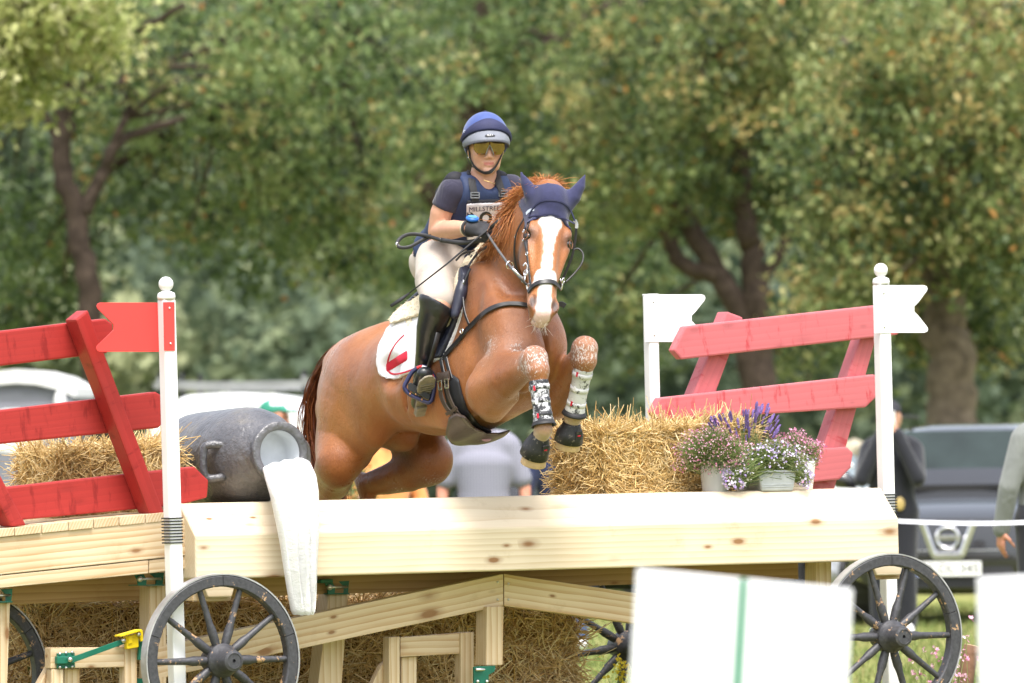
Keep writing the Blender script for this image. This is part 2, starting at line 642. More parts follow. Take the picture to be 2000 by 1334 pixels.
def leaf_mat(name, stops, trans=.35, rough=.5):
    m, nt, b = nodes(name)
    at = N(nt, "ShaderNodeAttribute", attribute_name="tint")
    c = ramp(nt, at.outputs["Fac"], stops)
    nt.links.new(c, b.inputs["Base Color"])
    b.inputs["Roughness"].default_value = rough
    b.inputs["Specular IOR Level"].default_value = .35
    tr = N(nt, "ShaderNodeBsdfTranslucent"); nt.links.new(c, tr.inputs[0])
    mx = N(nt, "ShaderNodeMixShader"); mx.inputs[0].default_value = trans
    nt.links.new(b.outputs[0], mx.inputs[1]); nt.links.new(tr.outputs[0], mx.inputs[2])
    nt.links.new(mx.outputs[0], nt.nodes["Material Output"].inputs[0])
    return m

def blob_points(c, r, n_cl, per, spread, rng, tint, tvar=.25):
    """leaves of n_cl twigs spread through an ellipsoid, thicker towards its skin."""
    d = rng.normal(size=(n_cl, 3)); d /= np.linalg.norm(d, axis=1, keepdims=True)
    rad = rng.uniform(.25, 1, (n_cl, 1)) ** .6
    cc = np.asarray(c) + d * rad * np.asarray(r)
    ct = tint + rng.normal(size=n_cl) * tvar
    L = np.repeat(cc, per, 0) + rng.normal(size=(n_cl * per, 3)) * spread * np.array((1, 1, .75))
    T = np.repeat(ct, per) + rng.normal(size=n_cl * per) * .09
    return L, T, cc

BARK = pmat("bark", (.055, .040, .030), .9, .45, 9, .9, 30, spec=.15)
BARK_PALE = pmat("pale_bark", (.17, .135, .095), .9, .4, 7, .9, 24, spec=.15)

def tree(name, label, base, stems, blobs, lmat, bark, leaf, rng, group="trees behind the fence"):
    root = empty(name, base, label, "tree", group)
    Ls, Ts, cls = [], [], []
    for c, r, n_cl, per, spread, tint in blobs:
        L, T, cc = blob_points(c, r, n_cl, per, spread, rng, tint)
        Ls.append(L); Ts.append(T); cls.append(cc)
    link("crown", leaf_mesh("crown", np.concatenate(Ls), np.concatenate(Ts), leaf, rng), lmat, root)
    for i, (pts, r0, r1) in enumerate(stems):
        sp = spline(pts, 6)
        sp[1:-1] += rng.normal(size=(len(sp) - 2, 3)) * r0 * .12
        tube("trunk" if i == 0 else "limb", sp, np.linspace(r0, r1, len(sp)), bark, root, 9)
    # thin twigs that carry the leaf clumps
    cls = np.concatenate(cls)
    ends = np.array([s[0][-1] for s in stems] + [np.asarray(s[0])[len(s[0]) // 2] for s in stems])
    TV, TF, o = [], [], 0
    for c in cls[rng.permutation(len(cls))[:60]]:
        e = ends[np.argmin(((ends - c) ** 2).sum(1))]
        mid = (e + c) / 2 + rng.normal(size=3) * .12 + np.array((0, 0, .15))
        m = tube_mesh("t", spline([e, mid, c], 3), np.linspace(.035, .008, 7), 4, False)
        co = np.empty(len(m.vertices) * 3, np.float32); m.vertices.foreach_get("co", co)
        fi = np.empty(len(m.loops), np.int32); m.loops.foreach_get("vertex_index", fi)
        TV.append(co.reshape(-1, 3)); TF.append(fi.reshape(-1, 4) + o); o += len(co) // 3
        bpy.data.meshes.remove(m)
    tw = link("twigs", mesh_np("twigs", np.concatenate(TV), np.concatenate(TF)), bark, root)
    tw["kind"] = "stuff"
    return root

rng = np.random.default_rng(11)
# ground: one sheet to the horizon
m, nt, b = nodes("meadow")
v = coords(nt, rand=False)
g = noise(nt, v, .35, 5, .6); g2 = noise(nt, v, 9, 4, .7)
c = ramp(nt, g, [(.3, (.10, .15, .035)), (.5, (.17, .20, .05)), (.7, (.24, .23, .085))])
c = mixc(nt, ramp(nt, g2, [(.35, .0), (.7, .55)]), c, (.26, .23, .10))
nt.links.new(c, b.inputs["Base Color"]); b.inputs["Roughness"].default_value = .95
b.inputs["Specular IOR Level"].default_value = .1
bump(nt, b, g2, .8, .05)
MEADOW = m
gx = np.linspace(-260, 260, 40); gy = np.concatenate([np.linspace(-20, 140, 33), np.linspace(150, 420, 20)])
GX, GY = np.meshgrid(gx, gy, indexing='ij')
GZ_ = np.zeros_like(GX)
Vg = np.stack([GX, GY, GZ_], -1).reshape(-1, 3)
ii, jj = np.meshgrid(np.arange(39), np.arange(len(gy) - 1), indexing='ij')
ny = len(gy)
Fg = np.stack([ii * ny + jj, (ii + 1) * ny + jj, (ii + 1) * ny + jj + 1, ii * ny + jj + 1], -1).reshape(-1, 4)
tag(link("ground", mesh_np("ground", Vg, Fg), MEADOW), "mown green and yellow grass field under the wagon fence", None, None, "structure")

# hill behind
HILL = pmat("hill_green", (.035, .052, .028), .95, .5, .12, spec=.05)
hx = np.linspace(-200, 200, 41); hy = np.linspace(185, 420, 25)
HX, HY = np.meshgrid(hx, hy, indexing='ij')
HZ = -.3 + np.clip((HY - 190) / 130, 0, 1) ** 1.15 * 34 + np.sin(HX * .05) * 2 * np.clip((HY - 190) / 60, 0, 1) + rng.normal(size=HX.shape) * .3
nh = 25
ii, jj = np.meshgrid(np.arange(40), np.arange(24), indexing='ij')
Fh = np.stack([ii * nh + jj, (ii + 1) * nh + jj, (ii + 1) * nh + jj + 1, ii * nh + jj + 1], -1).reshape(-1, 4)
tag(link("hill", mesh_np("hill", np.stack([HX, HY, HZ], -1).reshape(-1, 3), Fh), HILL, smooth=True), "dark wooded hillside far behind the trees", None, None, "structure")

WOOD_LEAF = leaf_mat("woodland_leaf", [(0, (.046, .070, .046)), (.45, (.095, .132, .074)), (.8, (.22, .26, .135)), (1, (.35, .37, .20))], .3, .7)  # paler, greyer stops put soft far haze into the leaf colour
Ls, Ts = [], []
for i in range(150):
    px = rng.uniform(-150, 2150); Y = rng.uniform(150, 300)
    gz = -.3 + np.clip((Y - 190) / 130, 0, 1) ** 1.15 * 34 if Y > 190 else 0
    c = P(px, 700, Y); c[2] = gz + rng.uniform(1.2, 3.2)
    t = rng.choice([.3, .45, .65, .85], p=[.3, .3, .25, .15])
    r = rng.uniform(1.6, 3.4)
    L, T, _ = blob_points(c, (r * 1.15, r, r), 40, 40, r * .15, rng, t, .14)
    Ls.append(L); Ts.append(T)
tag(link("woodland", leaf_mesh("woodland", np.concatenate(Ls), np.concatenate(Ts), .40, rng, .1, .75), WOOD_LEAF), "soft dark green woodland on the far hillside", None, None, "stuff")

LEAF_A = leaf_mat("oak_leaf", [(0, (.026, .046, .018)), (.35, (.076, .122, .038)), (.62, (.155, .215, .066)), (.86, (.27, .31, .12)), (.97, (.30, .27, .10)), (1, (.30, .15, .04))], .38)
LEAF_B = leaf_mat("turning_leaf", [(0, (.026, .046, .018)), (.35, (.080, .122, .038)), (.62, (.185, .23, .072)), (.85, (.36, .37, .15)), (.96, (.41, .34, .13)), (1, (.42, .20, .05))], .38)
LEAF_C = leaf_mat("fresh_leaf", [(0, (.07, .10, .025)), (.4, (.22, .27, .07)), (.7, (.46, .48, .18)), (1, (.66, .64, .36))], .45)

def pxs(pts, Y):
    return [P(a, bb, Y + (q[0] if q else 0)) for a, bb, *q in pts]

def blob(px, py, Y, rx, ry, dep, n_cl, tint, per=34, spread=.17):
    s = K / Y
    return (P(px, py, Y), (rx / s, dep, ry / s), n_cl, per, spread, tint)

Y = 90
tree("broad_leaved_tree", "slim dark trunked tree leaning right behind the red flag", P(200, 1145, Y),
     [(pxs([(215, 1146), (195, 800), (178, 600), (148, 430), (120, 300), (128, 190), (100, 90)], Y), .150, .085),
      (pxs([(165, 420), (200, 340), (230, 280), (330, 240, 1), (420, 210, 2)], Y), .085, .03),
      (pxs([(125, 210), (170, 150), (260, 70, -1), (360, 10, -2)], Y), .08, .03),
      (pxs([(120, 290), (85, 215), (70, 180)], Y), .05, .02),
      (pxs([(200, 345), (245, 230), (300, 130, 1)], Y), .06, .02),
      (pxs([(128, 190), (220, 165, 1), (420, 90, 2), (640, 40, 3)], Y), .05, .02)],
     [blob(330, 120, 91, 420, 170, 2.2, 165, .52), blob(420, 330, 93, 330, 170, 2.0, 125, .46), blob(640, 200, 94, 280, 230, 2.0, 120, .56),
      blob(60, 420, 92, 160, 120, 1.4, 36, .3), blob(60, 560, 93, 140, 130, 1.2, 45, .36), blob(560, 460, 95, 260, 120, 1.5, 60, .48)],
     LEAF_A, BARK, .115, np.random.default_rng(21))
Y = 79
tree("young_lime_tree", "pale green tree whose leafy branches hang into the top left corner", P(-420, 1160, Y),
     [(pxs([(-420, 1170), (-400, 700), (-330, 250), (-180, 0)], Y), .16, .08), (pxs([(-330, 250), (-150, 90), (60, 30)], Y), .07, .02)],
     [blob(30, 20, Y, 200, 90, 1.0, 95, .72), blob(180, 60, Y, 70, 60, .6, 22, .7), blob(-150, 80, Y, 220, 260, 1.6, 160, .6), blob(40, 160, Y, 90, 60, .5, 18, .66)],
     LEAF_C, BARK, .11, np.random.default_rng(22), "trees behind the fence")
Y = 112
tree("spreading_tree", "mid green spreading tree behind the rider", P(930, 1090, Y),
     [(pxs([(935, 1095), (925, 800), (905, 500), (930, 200), (960, -60)], Y), .28, .12), (pxs([(905, 480), (760, 260), (620, 120)], Y), .12, .04),
      (pxs([(925, 220), (1080, 90), (1220, -20)], Y), .10, .04), (pxs([(700, 110), (640, 150), (500, 260, -2)], Y), .05, .02)],
     [blob(800, 130, 112, 380, 260, 2.6, 190, .54), blob(1080, 230, 113, 300, 300, 2.6, 240, .5), blob(760, 420, 115, 300, 150, 2.0, 85, .46),
      blob(1150, 520, 116, 170, 180, 1.6, 90, .34), blob(920, 500, 118, 200, 120, 1.5, 70, .4)],
     LEAF_A, BARK, .125, np.random.default_rng(23))
Y = 101
tree("many_stemmed_tree", "dark tree with several leaning stems behind the white rear flag", P(1490, 1110, Y),
     [(pxs([(1500, 1115), (1490, 800), (1478, 640), (1470, 520), (1455, 420), (1440, 250)], Y), .20, .12),
      (pxs([(1500, 900), (1455, 640), (1400, 530), (1340, 440), (1300, 400)], Y), .17, .11),
      (pxs([(1400, 535), (1330, 515), (1300, 440), (1270, 360)], Y), .12, .07),
      (pxs([(1478, 560), (1530, 480), (1560, 380), (1600, 220)], Y), .09, .05), (pxs([(1440, 250), (1380, 120), (1350, -30)], Y), .09, .04)],
     [blob(1330, 130, 101, 260, 230, 2.2, 210, .55), blob(1250, 330, 101, 190, 130, 1.8, 90, .46), blob(1500, 290, 102, 230, 170, 2.0, 140, .38),
      blob(1560, 60, 101, 220, 160, 2.0, 130, .6), blob(1400, 400, 104, 180, 70, 1.6, 50, .3), blob(1250, 600, 108, 110, 130, 1.0, 60, .38), blob(1600, 640, 106, 150, 120, 1.0, 60, .4)],
     LEAF_B, BARK, .115, np.random.default_rng(24))
Y = 88
tree("turning_tree", "thick trunked tree with yellow and orange turning leaves at the right", P(1860, 1155, Y),
     [(pxs([(1865, 1160), (1862, 900), (1855, 720), (1845, 600), (1850, 430), (1880, 250), (1905, 80), (1960, -60)], Y), .30, .13),
      (pxs([(1850, 520), (1900, 430), (1990, 380)], Y), .10, .04), (pxs([(1848, 560), (1760, 490), (1690, 360)], Y), .10, .04),
      (pxs([(1755, 490), (1745, 560), (1760, 640)], Y), .04, .02), (pxs([(1860, 400), (1720, 220), (1640, 60)], Y), .09, .03)],
     [blob(1850, 120, 87, 240, 190, 1.8, 190, .68), blob(1700, 300, 87, 190, 190, 1.7, 150, .58), blob(1930, 380, 87, 140, 230, 1.6, 140, .55),
      blob(1660, 520, 86.6, 130, 150, 1.2, 80, .6), blob(1900, 620, 89, 130, 90, 1.0, 45, .42), blob(1780, 560, 89.5, 120, 140, 1.1, 60, .36)],
     LEAF_B, BARK_PALE, .11, np.random.default_rng(25))

sh_ = empty("shrub", (P(684, 900, 57)[0], 57, 0), "small green shrub seen below the horse's right hock", "shrub")
L_, T_, c_ = blob_points((P(684, 900, 57)[0], 57, .72), (.22, .2, .62), 70, 30, .05, rng, .6, .15)
link("foliage", leaf_mesh("foliage", L_, T_, .05, rng), LEAF_A, sh_)
for k in range(4):
    tube("stem", [np.array((P(684, 900, 57)[0], 57, 0)), c_[k * 9] * .5 + np.array((P(684, 900, 57)[0], 57, .3)) * .5, c_[k * 9]], [.012, .008, .004], BARK, sh_, 6)

# tall dry grass under the right tree
def blades(name, n, where, hgt, w, mat, rng, lean=.35, label=None):
    B = where(n, rng)
    h_ = rng.uniform(.5, 1, n) * hgt
    a = rng.uniform(0, 2 * np.pi, n)
    sd = np.stack([np.cos(a), np.sin(a), 0 * a], -1) * w
    ln = rng.normal(size=(n, 3)) * lean * h_[:, None]; ln[:, 2] = h_
    V = np.empty((n, 5, 3))
    V[:, 0] = B - sd; V[:, 1] = B + sd
    V[:, 2] = B + ln * .55 * np.array((.5, .5, 1)) + sd * .8; V[:, 3] = B + ln * .55 * np.array((.5, .5, 1)) - sd * .8
    V[:, 4] = B + ln
    b = np.arange(n)[:, None] * 5
    F = np.concatenate([b + [[0, 1, 2]], b + [[0, 2, 3]], b + [[3, 2, 4]]])
    me = mesh_np(name, V.reshape(-1, 3), F)
    attr(me, "tint", np.repeat(rng.uniform(0, 1, n), 5))
    return tag(link(name, me, mat), label, None, None, "stuff")

GRASS = leaf_mat("grass_blade", [(0, (.10, .16, .035)), (.6, (.19, .23, .06)), (1, (.36, .32, .14))], .3, .6)
DRY = leaf_mat("dry_grass_blade", [(0, (.16, .17, .05)), (.5, (.33, .29, .12)), (1, (.5, .42, .2))], .3, .7)
def strip(x0, x1, Y0, Y1):
    def f(n, r):
        Yv = r.uniform(Y0, Y1, n); xv = r.uniform(x0, x1, n)
        X = (xv - 1000) / K * Yv
        return np.stack([X, Yv, 0 * X], -1)
    return f
blades("grass", 26000, strip(-60, 2080, 42.5, 75), .075, .006, GRASS, rng, .5, "short mown grass of the field")
blades("tall_grass", 1500, strip(1830, 2080, 84, 87), 1.5, .012, DRY, rng, .16, "tall dry grass under the tree on the right")
blades("tall_grass", 500, strip(1560, 1760, 84, 87), 1.2, .012, DRY, rng, .16, "tall dry grass behind the woman in black")

# ------------------------------------------------------------------ vehicles and other far things
CARBLACK = pmat("black_car_paint", (.016, .016, .018), .2, .1, 3, spec=.5, coat=.9)
CARWHITE = pmat("white_car_paint", (.78, .79, .80), .25, .03, 3, spec=.5, coat=.5)
GLASS = pmat("tinted_window", (.02, .03, .028), .12, .3, 2, spec=.35)
GLASSPALE = pmat("pale_window", (.28, .34, .38), .1, .2, 2, spec=.7)
TYRE = pmat("tyre_rubber", (.015, .015, .016), .8)
CHROME = pmat("bright_metal", (.75, .75, .77), .18, .05, metal=1.0)
STEEL = pmat("dull_steel", (.45, .45, .46), .35, .15, metal=1.0)
GREYPL = pmat("grey_plastic", (.16, .165, .19), .5)
WHITEPL = pmat("white_plastic", (.82, .82, .82), .35, .03)
DARKPL = pmat("dark_plastic", (.02, .02, .022), .5)
PLATE = pmat("plate_white", (.8, .8, .78), .4, .03)
LAMP = pmat("headlight_glass", (.72, .75, .8), .08, .2, 12, spec=.8)

def loft(name, secs, mat, parent, M, n=20, e=4.0):
    """rounded-box sections (x, half width low, half width high, z low, z high)."""
    V, F = [], []
    for x, wl, wh, z0, z1 in secs:
        for j in range(n):
            a = 2 * math.pi * (j + .5) / n
            cx, cz = math.cos(a), math.sin(a)
            r = (abs(cx) ** e + abs(cz) ** e) ** (-1 / e)
            sx, sz = cx * r, cz * r
            t = (sz + 1) / 2
            V.append((x, sx * (wl + (wh - wl) * t), z0 + (z1 - z0) * t))
    m = len(secs)
    for i in range(m - 1):
        for j in range(n):
            k = (j + 1) % n
            F.append([i * n + j, i * n + k, (i + 1) * n + k, (i + 1) * n + j])
    F.append(list(range(n))[::-1]); F.append([(m - 1) * n + j for j in range(n)])
    me = mesh_np(name, V, F)
    bm = bmesh.new(); bm.from_mesh(me); bmesh.ops.recalc_face_normals(bm, faces=bm.faces); bm.to_mesh(me); bm.free()
    autosmooth(me, 40)
    return link(name, me, mat, parent, M)

def panel(name, pts, t, mat, parent, M, label=None, bevel=0):
    """thin plate through local points pts, pushed t along its normal, in frame M."""
    Mi = np.array(M)
    w = [Mi[:3, :3] @ np.array(p, float) + Mi[:3, 3] for p in pts]
    nv = nrm(np.cross(w[1] - w[0], w[2] - w[0]))
    return prism_pts(name, w, -nv * t, mat, parent, bevel=bevel, label=label)

def wheel_car(c, side, r, root, M):
    Mw = M @ Matrix.Translation(Vector(c)) @ Matrix.Rotation(math.pi / 2, 4, 'Z')
    w = link("wheel", lathe_mesh("wheel", [(r * .62, -.1), (r * .95, -.1), (r, -.07), (r, .07), (r * .95, .1), (r * .62, .1)], 24, True), TYRE, root, Mw, True)
    link("rim", lathe_mesh("rim", [(.001, .06 * side), (r * .2, .07 * side), (r * .3, .05 * side), (r * .6, .085 * side), (r * .64, .02 * side)], 20, cap=False), STEEL, w, Mw, True)

def car(name, label, loc, ang, paint, glass, kind, front=True, group=None, plate=None):
    """x forward, y left. kind: 'suv', 'hatch' or 'van'."""
    root = empty(name, loc, label, "van" if kind == 'van' else "car", group)
    M = Matrix.Translation(Vector([float(q) for q in loc])) @ Matrix.Rotation(ang, 4, 'Z')
    if kind == 'suv':
        body = [(2.13, .60, .55, .34, .62), (2.08, .76, .72, .27, .84), (1.9, .86, .80, .24, .92), (1.3, .89, .84, .24, .99), (.9, .89, .85, .24, 1.06), (-1.7, .89, .86, .26, 1.12), (-2.05, .85, .8, .3, 1.08), (-2.15, .7, .66, .4, .9)]
        cab = [(.95, .74, .70, 1.05, 1.1), (.3, .76, .62, 1.05, 1.52), (-.2, .77, .62, 1.05, 1.59), (-1.3, .77, .60, 1.05, 1.57), (-1.85, .74, .58, 1.05, 1.42), (-2.05, .7, .62, 1.05, 1.1)]
        top, hood = 1.62, 1.04
    elif kind == 'hatch':
        body = [(2.1, .58, .52, .32, .55), (2.02, .74, .68, .24, .72), (1.75, .85, .76, .22, .84), (1.0, .87, .8, .2, .93), (-1.6, .87, .83, .22, .98), (-1.95, .82, .78, .28, .92), (-2.05, .68, .62, .4, .8)]
        cab = [(1.0, .72, .68, .9, .95), (.25, .74, .60, .9, 1.38), (-.2, .75, .59, .9, 1.44), (-1.2, .75, .58, .9, 1.41), (-1.75, .72, .56, .9, 1.22), (-1.95, .68, .6, .9, .95)]
        top, hood = 1.44, .93
    else:
        body = [(2.4, .7, .62, .4, .8), (2.3, .86, .8, .32, 1.05), (1.7, .95, .9, .28, 1.25), (1.4, .96, .9, .28, 1.35), (.9, .97, .84, .28, 1.92), (.6, .97, .83, .28, 2.0), (-2.3, .97, .84, .28, 2.02), (-2.42, .92, .78, .34, 1.94)]
        cab, top, hood = None, 2.0, 1.25
    loft("body", body, paint, root, M)
    for sx, r in ((1.32, .34), (-1.32, .34)):
        for sy in (-1, 1):
            wheel_car((sx, sy * .80, r), sy, r, root, M)
            link("wheel_arch", lathe_mesh("wheel_arch", [(r * 1.0, -.13), (r * 1.16, -.13), (r * 1.16, .13), (r * 1.0, .13)], 24, True), DARKPL, root,
                 M @ Matrix.Translation(Vector((sx, sy * .775, r + .02))) @ Matrix.Rotation(math.pi / 2, 4, 'Z'))
    if cab:
        loft("cabin", cab, paint, root, M, e=5)
        h0 = hood + .05
        for sy in (-1, 1):
            a, bb = .775 * sy, .635 * sy
            panel("side_window", [(.55, a, h0), (-.42, a, h0), (-.42, bb, top - .1), (.22, bb, top - .12)][::sy], .012, glass, root, M)
            panel("side_window", [(-.5, a, h0), (-1.35, a, h0), (-1.2, bb, top - .11), (-.5, bb, top - .1)][::sy], .012, glass, root, M)
            tube("door_mirror", [(M @ Vector((.62, sy * .86, h0 + .02)))[:], (M @ Vector((.6, sy * 1.0, h0 + .07)))[:], (M @ Vector((.57, sy * 1.05, h0 + .08)))[:]], [.04, .085, .06], paint, root, 10)
            beam_between("roof_rail", (M @ Vector((.1, sy * .56, top + .04)))[:], (M @ Vector((-1.5, sy * .56, top + .03)))[:], .03, .03, ZV, DARKPL, root)
        panel("windscreen", [(.93, -.66, h0), (.93, .66, h0), (.36, .55, top - .09), (.36, -.55, top - .09)], .014, glass, root, M)
        panel("rear_window", [(-1.99, .6, h0), (-1.99, -.6, h0), (-1.86, -.5, top - .2), (-1.86, .5, top - .2)], .014, glass, root, M)
    else:
        panel("windscreen", [(1.44, -.8, 1.34), (1.44, .8, 1.34), (.98, .7, 1.86), (.98, -.7, 1.86)], .02, glass, root, M)
        panel("rear_window", [(-2.44, .72, 1.12), (-2.44, -.72, 1.12), (-2.42, -.70, 1.56), (-2.42, .70, 1.56)], .02, glass, root, M)
        panel("rear_bumper", [(-2.47, .9, .4), (-2.47, -.9, .4), (-2.47, -.9, .62), (-2.47, .9, .62)], .08, GREYPL, root, M)
        for sy in (-1, 1):
            panel("side_window", [(1.25, .952 * sy, 1.3), (.5, .952 * sy, 1.3), (.5, .9 * sy, 1.72), (.95, .9 * sy, 1.72)][::sy], .02, glass, root, M)
            beam_between("roof_rack", (M @ Vector((.7, sy * .7, 2.13)))[:], (M @ Vector((-2.3, sy * .7, 2.15)))[:], .05, .05, ZV, STEEL, root)
        for x in (.6, -.7, -2.25):
            beam_between("roof_bar", (M @ Vector((x, -.76, 2.10)))[:], (M @ Vector((x, .76, 2.10)))[:], .06, .05, ZV, STEEL, root)
            for sy in (-1, 1):
                beam_between("rack_foot", (M @ Vector((x, sy * .7, 1.98)))[:], (M @ Vector((x, sy * .7, 2.24)))[:], .035, .035, DV, DARKPL, root)
    if front and kind != 'van':
        z = hood - .38
        panel("grille", [(2.115, -.42, z - .10), (2.115, .42, z - .10), (2.06, .46, z + .10), (2.06, -.46, z + .10)], .03, DARKPL, root, M)
        for k in range(5):
            zz = z - .07 + k * .035
            beam_between("grille_bar", (M @ Vector((2.125 - k * .012, -.41, zz)))[:], (M @ Vector((2.125 - k * .012, .41, zz)))[:], .008, .012, ZV, STEEL, root)
        panel("bumper_opening", [(2.15, -.55, .30), (2.15, .55, .30), (2.14, .5, .46), (2.14, -.5, .46)], .03, DARKPL, root, M)
        for sy in (-1, 1):
            panel("headlight", [(2.02, .50 * sy, z - .06), (1.72, .80 * sy, z + .0), (1.62, .79 * sy, z + .20), (1.97, .50 * sy, z + .13)][::sy], .03, LAMP, root, M, bevel=.01)
        if plate:
            # bright V-shaped grille trim with a barred ring in it
            for sy in (-1, 1):
                beam_between("grille_trim", (M @ Vector((2.10, sy * .20, z + .15)))[:], (M @ Vector((2.16, sy * .105, z - .11)))[:], .055, .025, ZV, CHROME, root, .008)
            beam_between("grille_trim", (M @ Vector((2.16, -.12, z - .115)))[:], (M @ Vector((2.16, .12, z - .115)))[:], .055, .025, ZV, CHROME, root, .008)
            Mb = M @ Matrix.Translation(Vector((2.14, 0, z + .03)))
            ring = [(.085 + .014 * math.cos(a), .014 * math.sin(a)) for a in np.linspace(0, 2 * math.pi, 10, endpoint=False)]
            bd = link("badge", lathe_mesh("badge", ring, 28, True), CHROME, root, Mb, True)
            box("badge_bar", (0, 0, 0), (.022, .2, .034), Mb, CHROME, bd, .003)
            Mp = M @ Matrix.Translation(Vector((2.185, 0, z - .215)))
            pl = box("number_plate", (0, 0, 0), (.012, .53, .115), Mp, PLATE, root, .004)
            R = Mp @ Matrix.Translation(Vector((.0075, .02, 0))) @ Matrix.Rotation(math.pi / 2, 4, 'Z') @ Matrix.Rotation(math.pi / 2, 4, 'X')
            text("plate_lettering", plate, .105, R, DARKPL, pl, .0008)
            box("plate_band", (.001, -.243, 0), (.0125, .042, .108), Mp, pmat("plate_blue", (.03, .12, .5), .4), pl, .002)
    return root

def turn(fx, fy):
    return math.atan2(fy, fx)

car("parked_car", "black car with a bright V grille facing the camera behind the right wheel", np.array((P(1872, 900, 67)[0] + .2, 67 + 2.0, 0)), turn(-.14, -.99), CARBLACK, GLASS, 'suv', True, "vehicles parked behind the fence", "12-DL-345")
p = P(1560, 900, 84)
car("parked_car", "white car parked side on behind the woman in black", (p[0], p[1], 0), turn(.93, -.36), CARWHITE, GLASSPALE, 'hatch', True, "vehicles parked behind the fence")
p = P(1350, 900, 73)
car("parked_car", "dark car mostly hidden behind the long beam and right straw bale", (p[0], p[1], 0), turn(.98, -.2), CARBLACK, GLASS, 'hatch', True, "vehicles parked behind the fence")
p = P(520, 900, 82)
car("parked_van", "white van with a roof rack parked behind the milk churn", (p[0] - .1, p[1] + 2.4, 0), turn(.10, 1), CARWHITE, GLASSPALE, 'van', True, "vehicles parked behind the fence")
p = P(-60, 900, 71)
car("parked_car", "white car seen between the red rails at the far left", (p[0] - .9, p[1], 0), turn(.92, -.4), CARWHITE, GLASSPALE, 'hatch', True, "vehicles parked behind the fence")

# portable toilet
p = P(52, 900, 85)
M = Matrix.Translation(Vector((p[0], p[1], 0))) @ Matrix.Rotation(math.radians(-6), 4, 'Z')
t = empty("portable_toilet", (p[0], p[1], 0), "grey portable toilet with white roof and white oval sign at the left", "toilet cabin")
box("cabin_wall", (0, 0, 1.05), (1.12, 1.12, 2.1), M, GREYPL, t, .03)
box("plinth", (0, 0, .07), (1.18, 1.18, .14), M, DARKPL, t, .02)
arch = [(-.6, 2.02), (-.6, 2.12), (-.42, 2.22), (-.2, 2.28), (0, 2.30), (.2, 2.28), (.42, 2.22), (.6, 2.12), (.6, 2.02), (.42, 2.10), (.2, 2.155), (0, 2.17), (-.2, 2.155), (-.42, 2.10)]
Ma = np.array(M)
prism_pts("roof", [Ma[:3, :3] @ np.array((a, -.62, bb)) + Ma[:3, 3] for a, bb in arch], Ma[:3, :3] @ np.array((0, 1.24, 0)), WHITEPL, t, bevel=0)
prism_pts("roof_dome", [Ma[:3, :3] @ np.array((a, -.54, bb)) + Ma[:3, 3] for a, bb in [(-.58, 2.03), (-.4, 2.12), (0, 2.19), (.4, 2.12), (.58, 2.03)]], Ma[:3, :3] @ np.array((0, 1.1, 0)), GREYPL, t, bevel=0)
box("door", (-.04, -.565, 1.03), (.86, .03, 1.86), M, pmat("grey_door", (.20, .205, .235), .5), t, .02)
sg = ball("oval_sign", None, (.36, .012, .22), WHITEPL, t, M @ Matrix.Translation(Vector((-.04, -.585, 1.69))), 28)
for sx in (-1, 1):
    box("corner_post", (sx * .53, -.56, 1.03), (.07, .05, 2.02), M, pmat("grey_corner", (.27, .28, .32), .5), t, .015)
    ball("post_cap", None, (.06, .06, .13), WHITEPL, t, M @ Matrix.Translation(Vector((sx * .44, -.60, 1.96))))

# low stone wall and pale boards behind the woman
STONE = pmat("pale_stone", (.42, .37, .28), .9, .35, 9, .6, 40)
p0, p1 = P(1560, 900, 92), P(2060, 900, 92)
w = empty("stone_wall", (p0[0], p0[1], 0), "low pale stone wall below the tree on the right", "wall")
stm = []
for k in range(4):
    bm = bmesh.new(); bmesh.ops.create_icosphere(bm, subdivisions=1, radius=.5)
    r2 = random.Random(k)
    for vv in bm.verts:
        vv.co = Vector((vv.co.x * 1.25 + r2.uniform(-.06, .06), vv.co.y + r2.uniform(-.06, .06), vv.co.z * .95 + r2.uniform(-.06, .06)))
    stm.append(bm_mesh("stone", bm)); stm[-1].materials.append(STONE)
dirw = (p1 - p0); L = np.hypot(dirw[0], dirw[1])
for row in range(7):
    x = 0.0
    while x < L:
        sw = random.uniform(.24, .46)
        q = p0 + dirw * ((x + sw / 2) / L)
        Mx = Matrix.Translation(Vector((q[0], q[1], .12 + row * .21))) @ Matrix.Diagonal(Vector((sw * .9, .4, .25, 1)))
        link("stone", random.choice(stm), None, w, Mx)
        x += sw
# ------------------------------------------------------------------ people
SKIN = pmat("skin", (.56, .30, .20), .5, .10, 14, .12, 300, spec=.35)
SKIN_RED = pmat("ruddy_skin", (.52, .23, .15), .5, .10, 14, spec=.35)
HAIR_BR = pmat("brown_hair", (.10, .05, .025), .55, .3, 30)

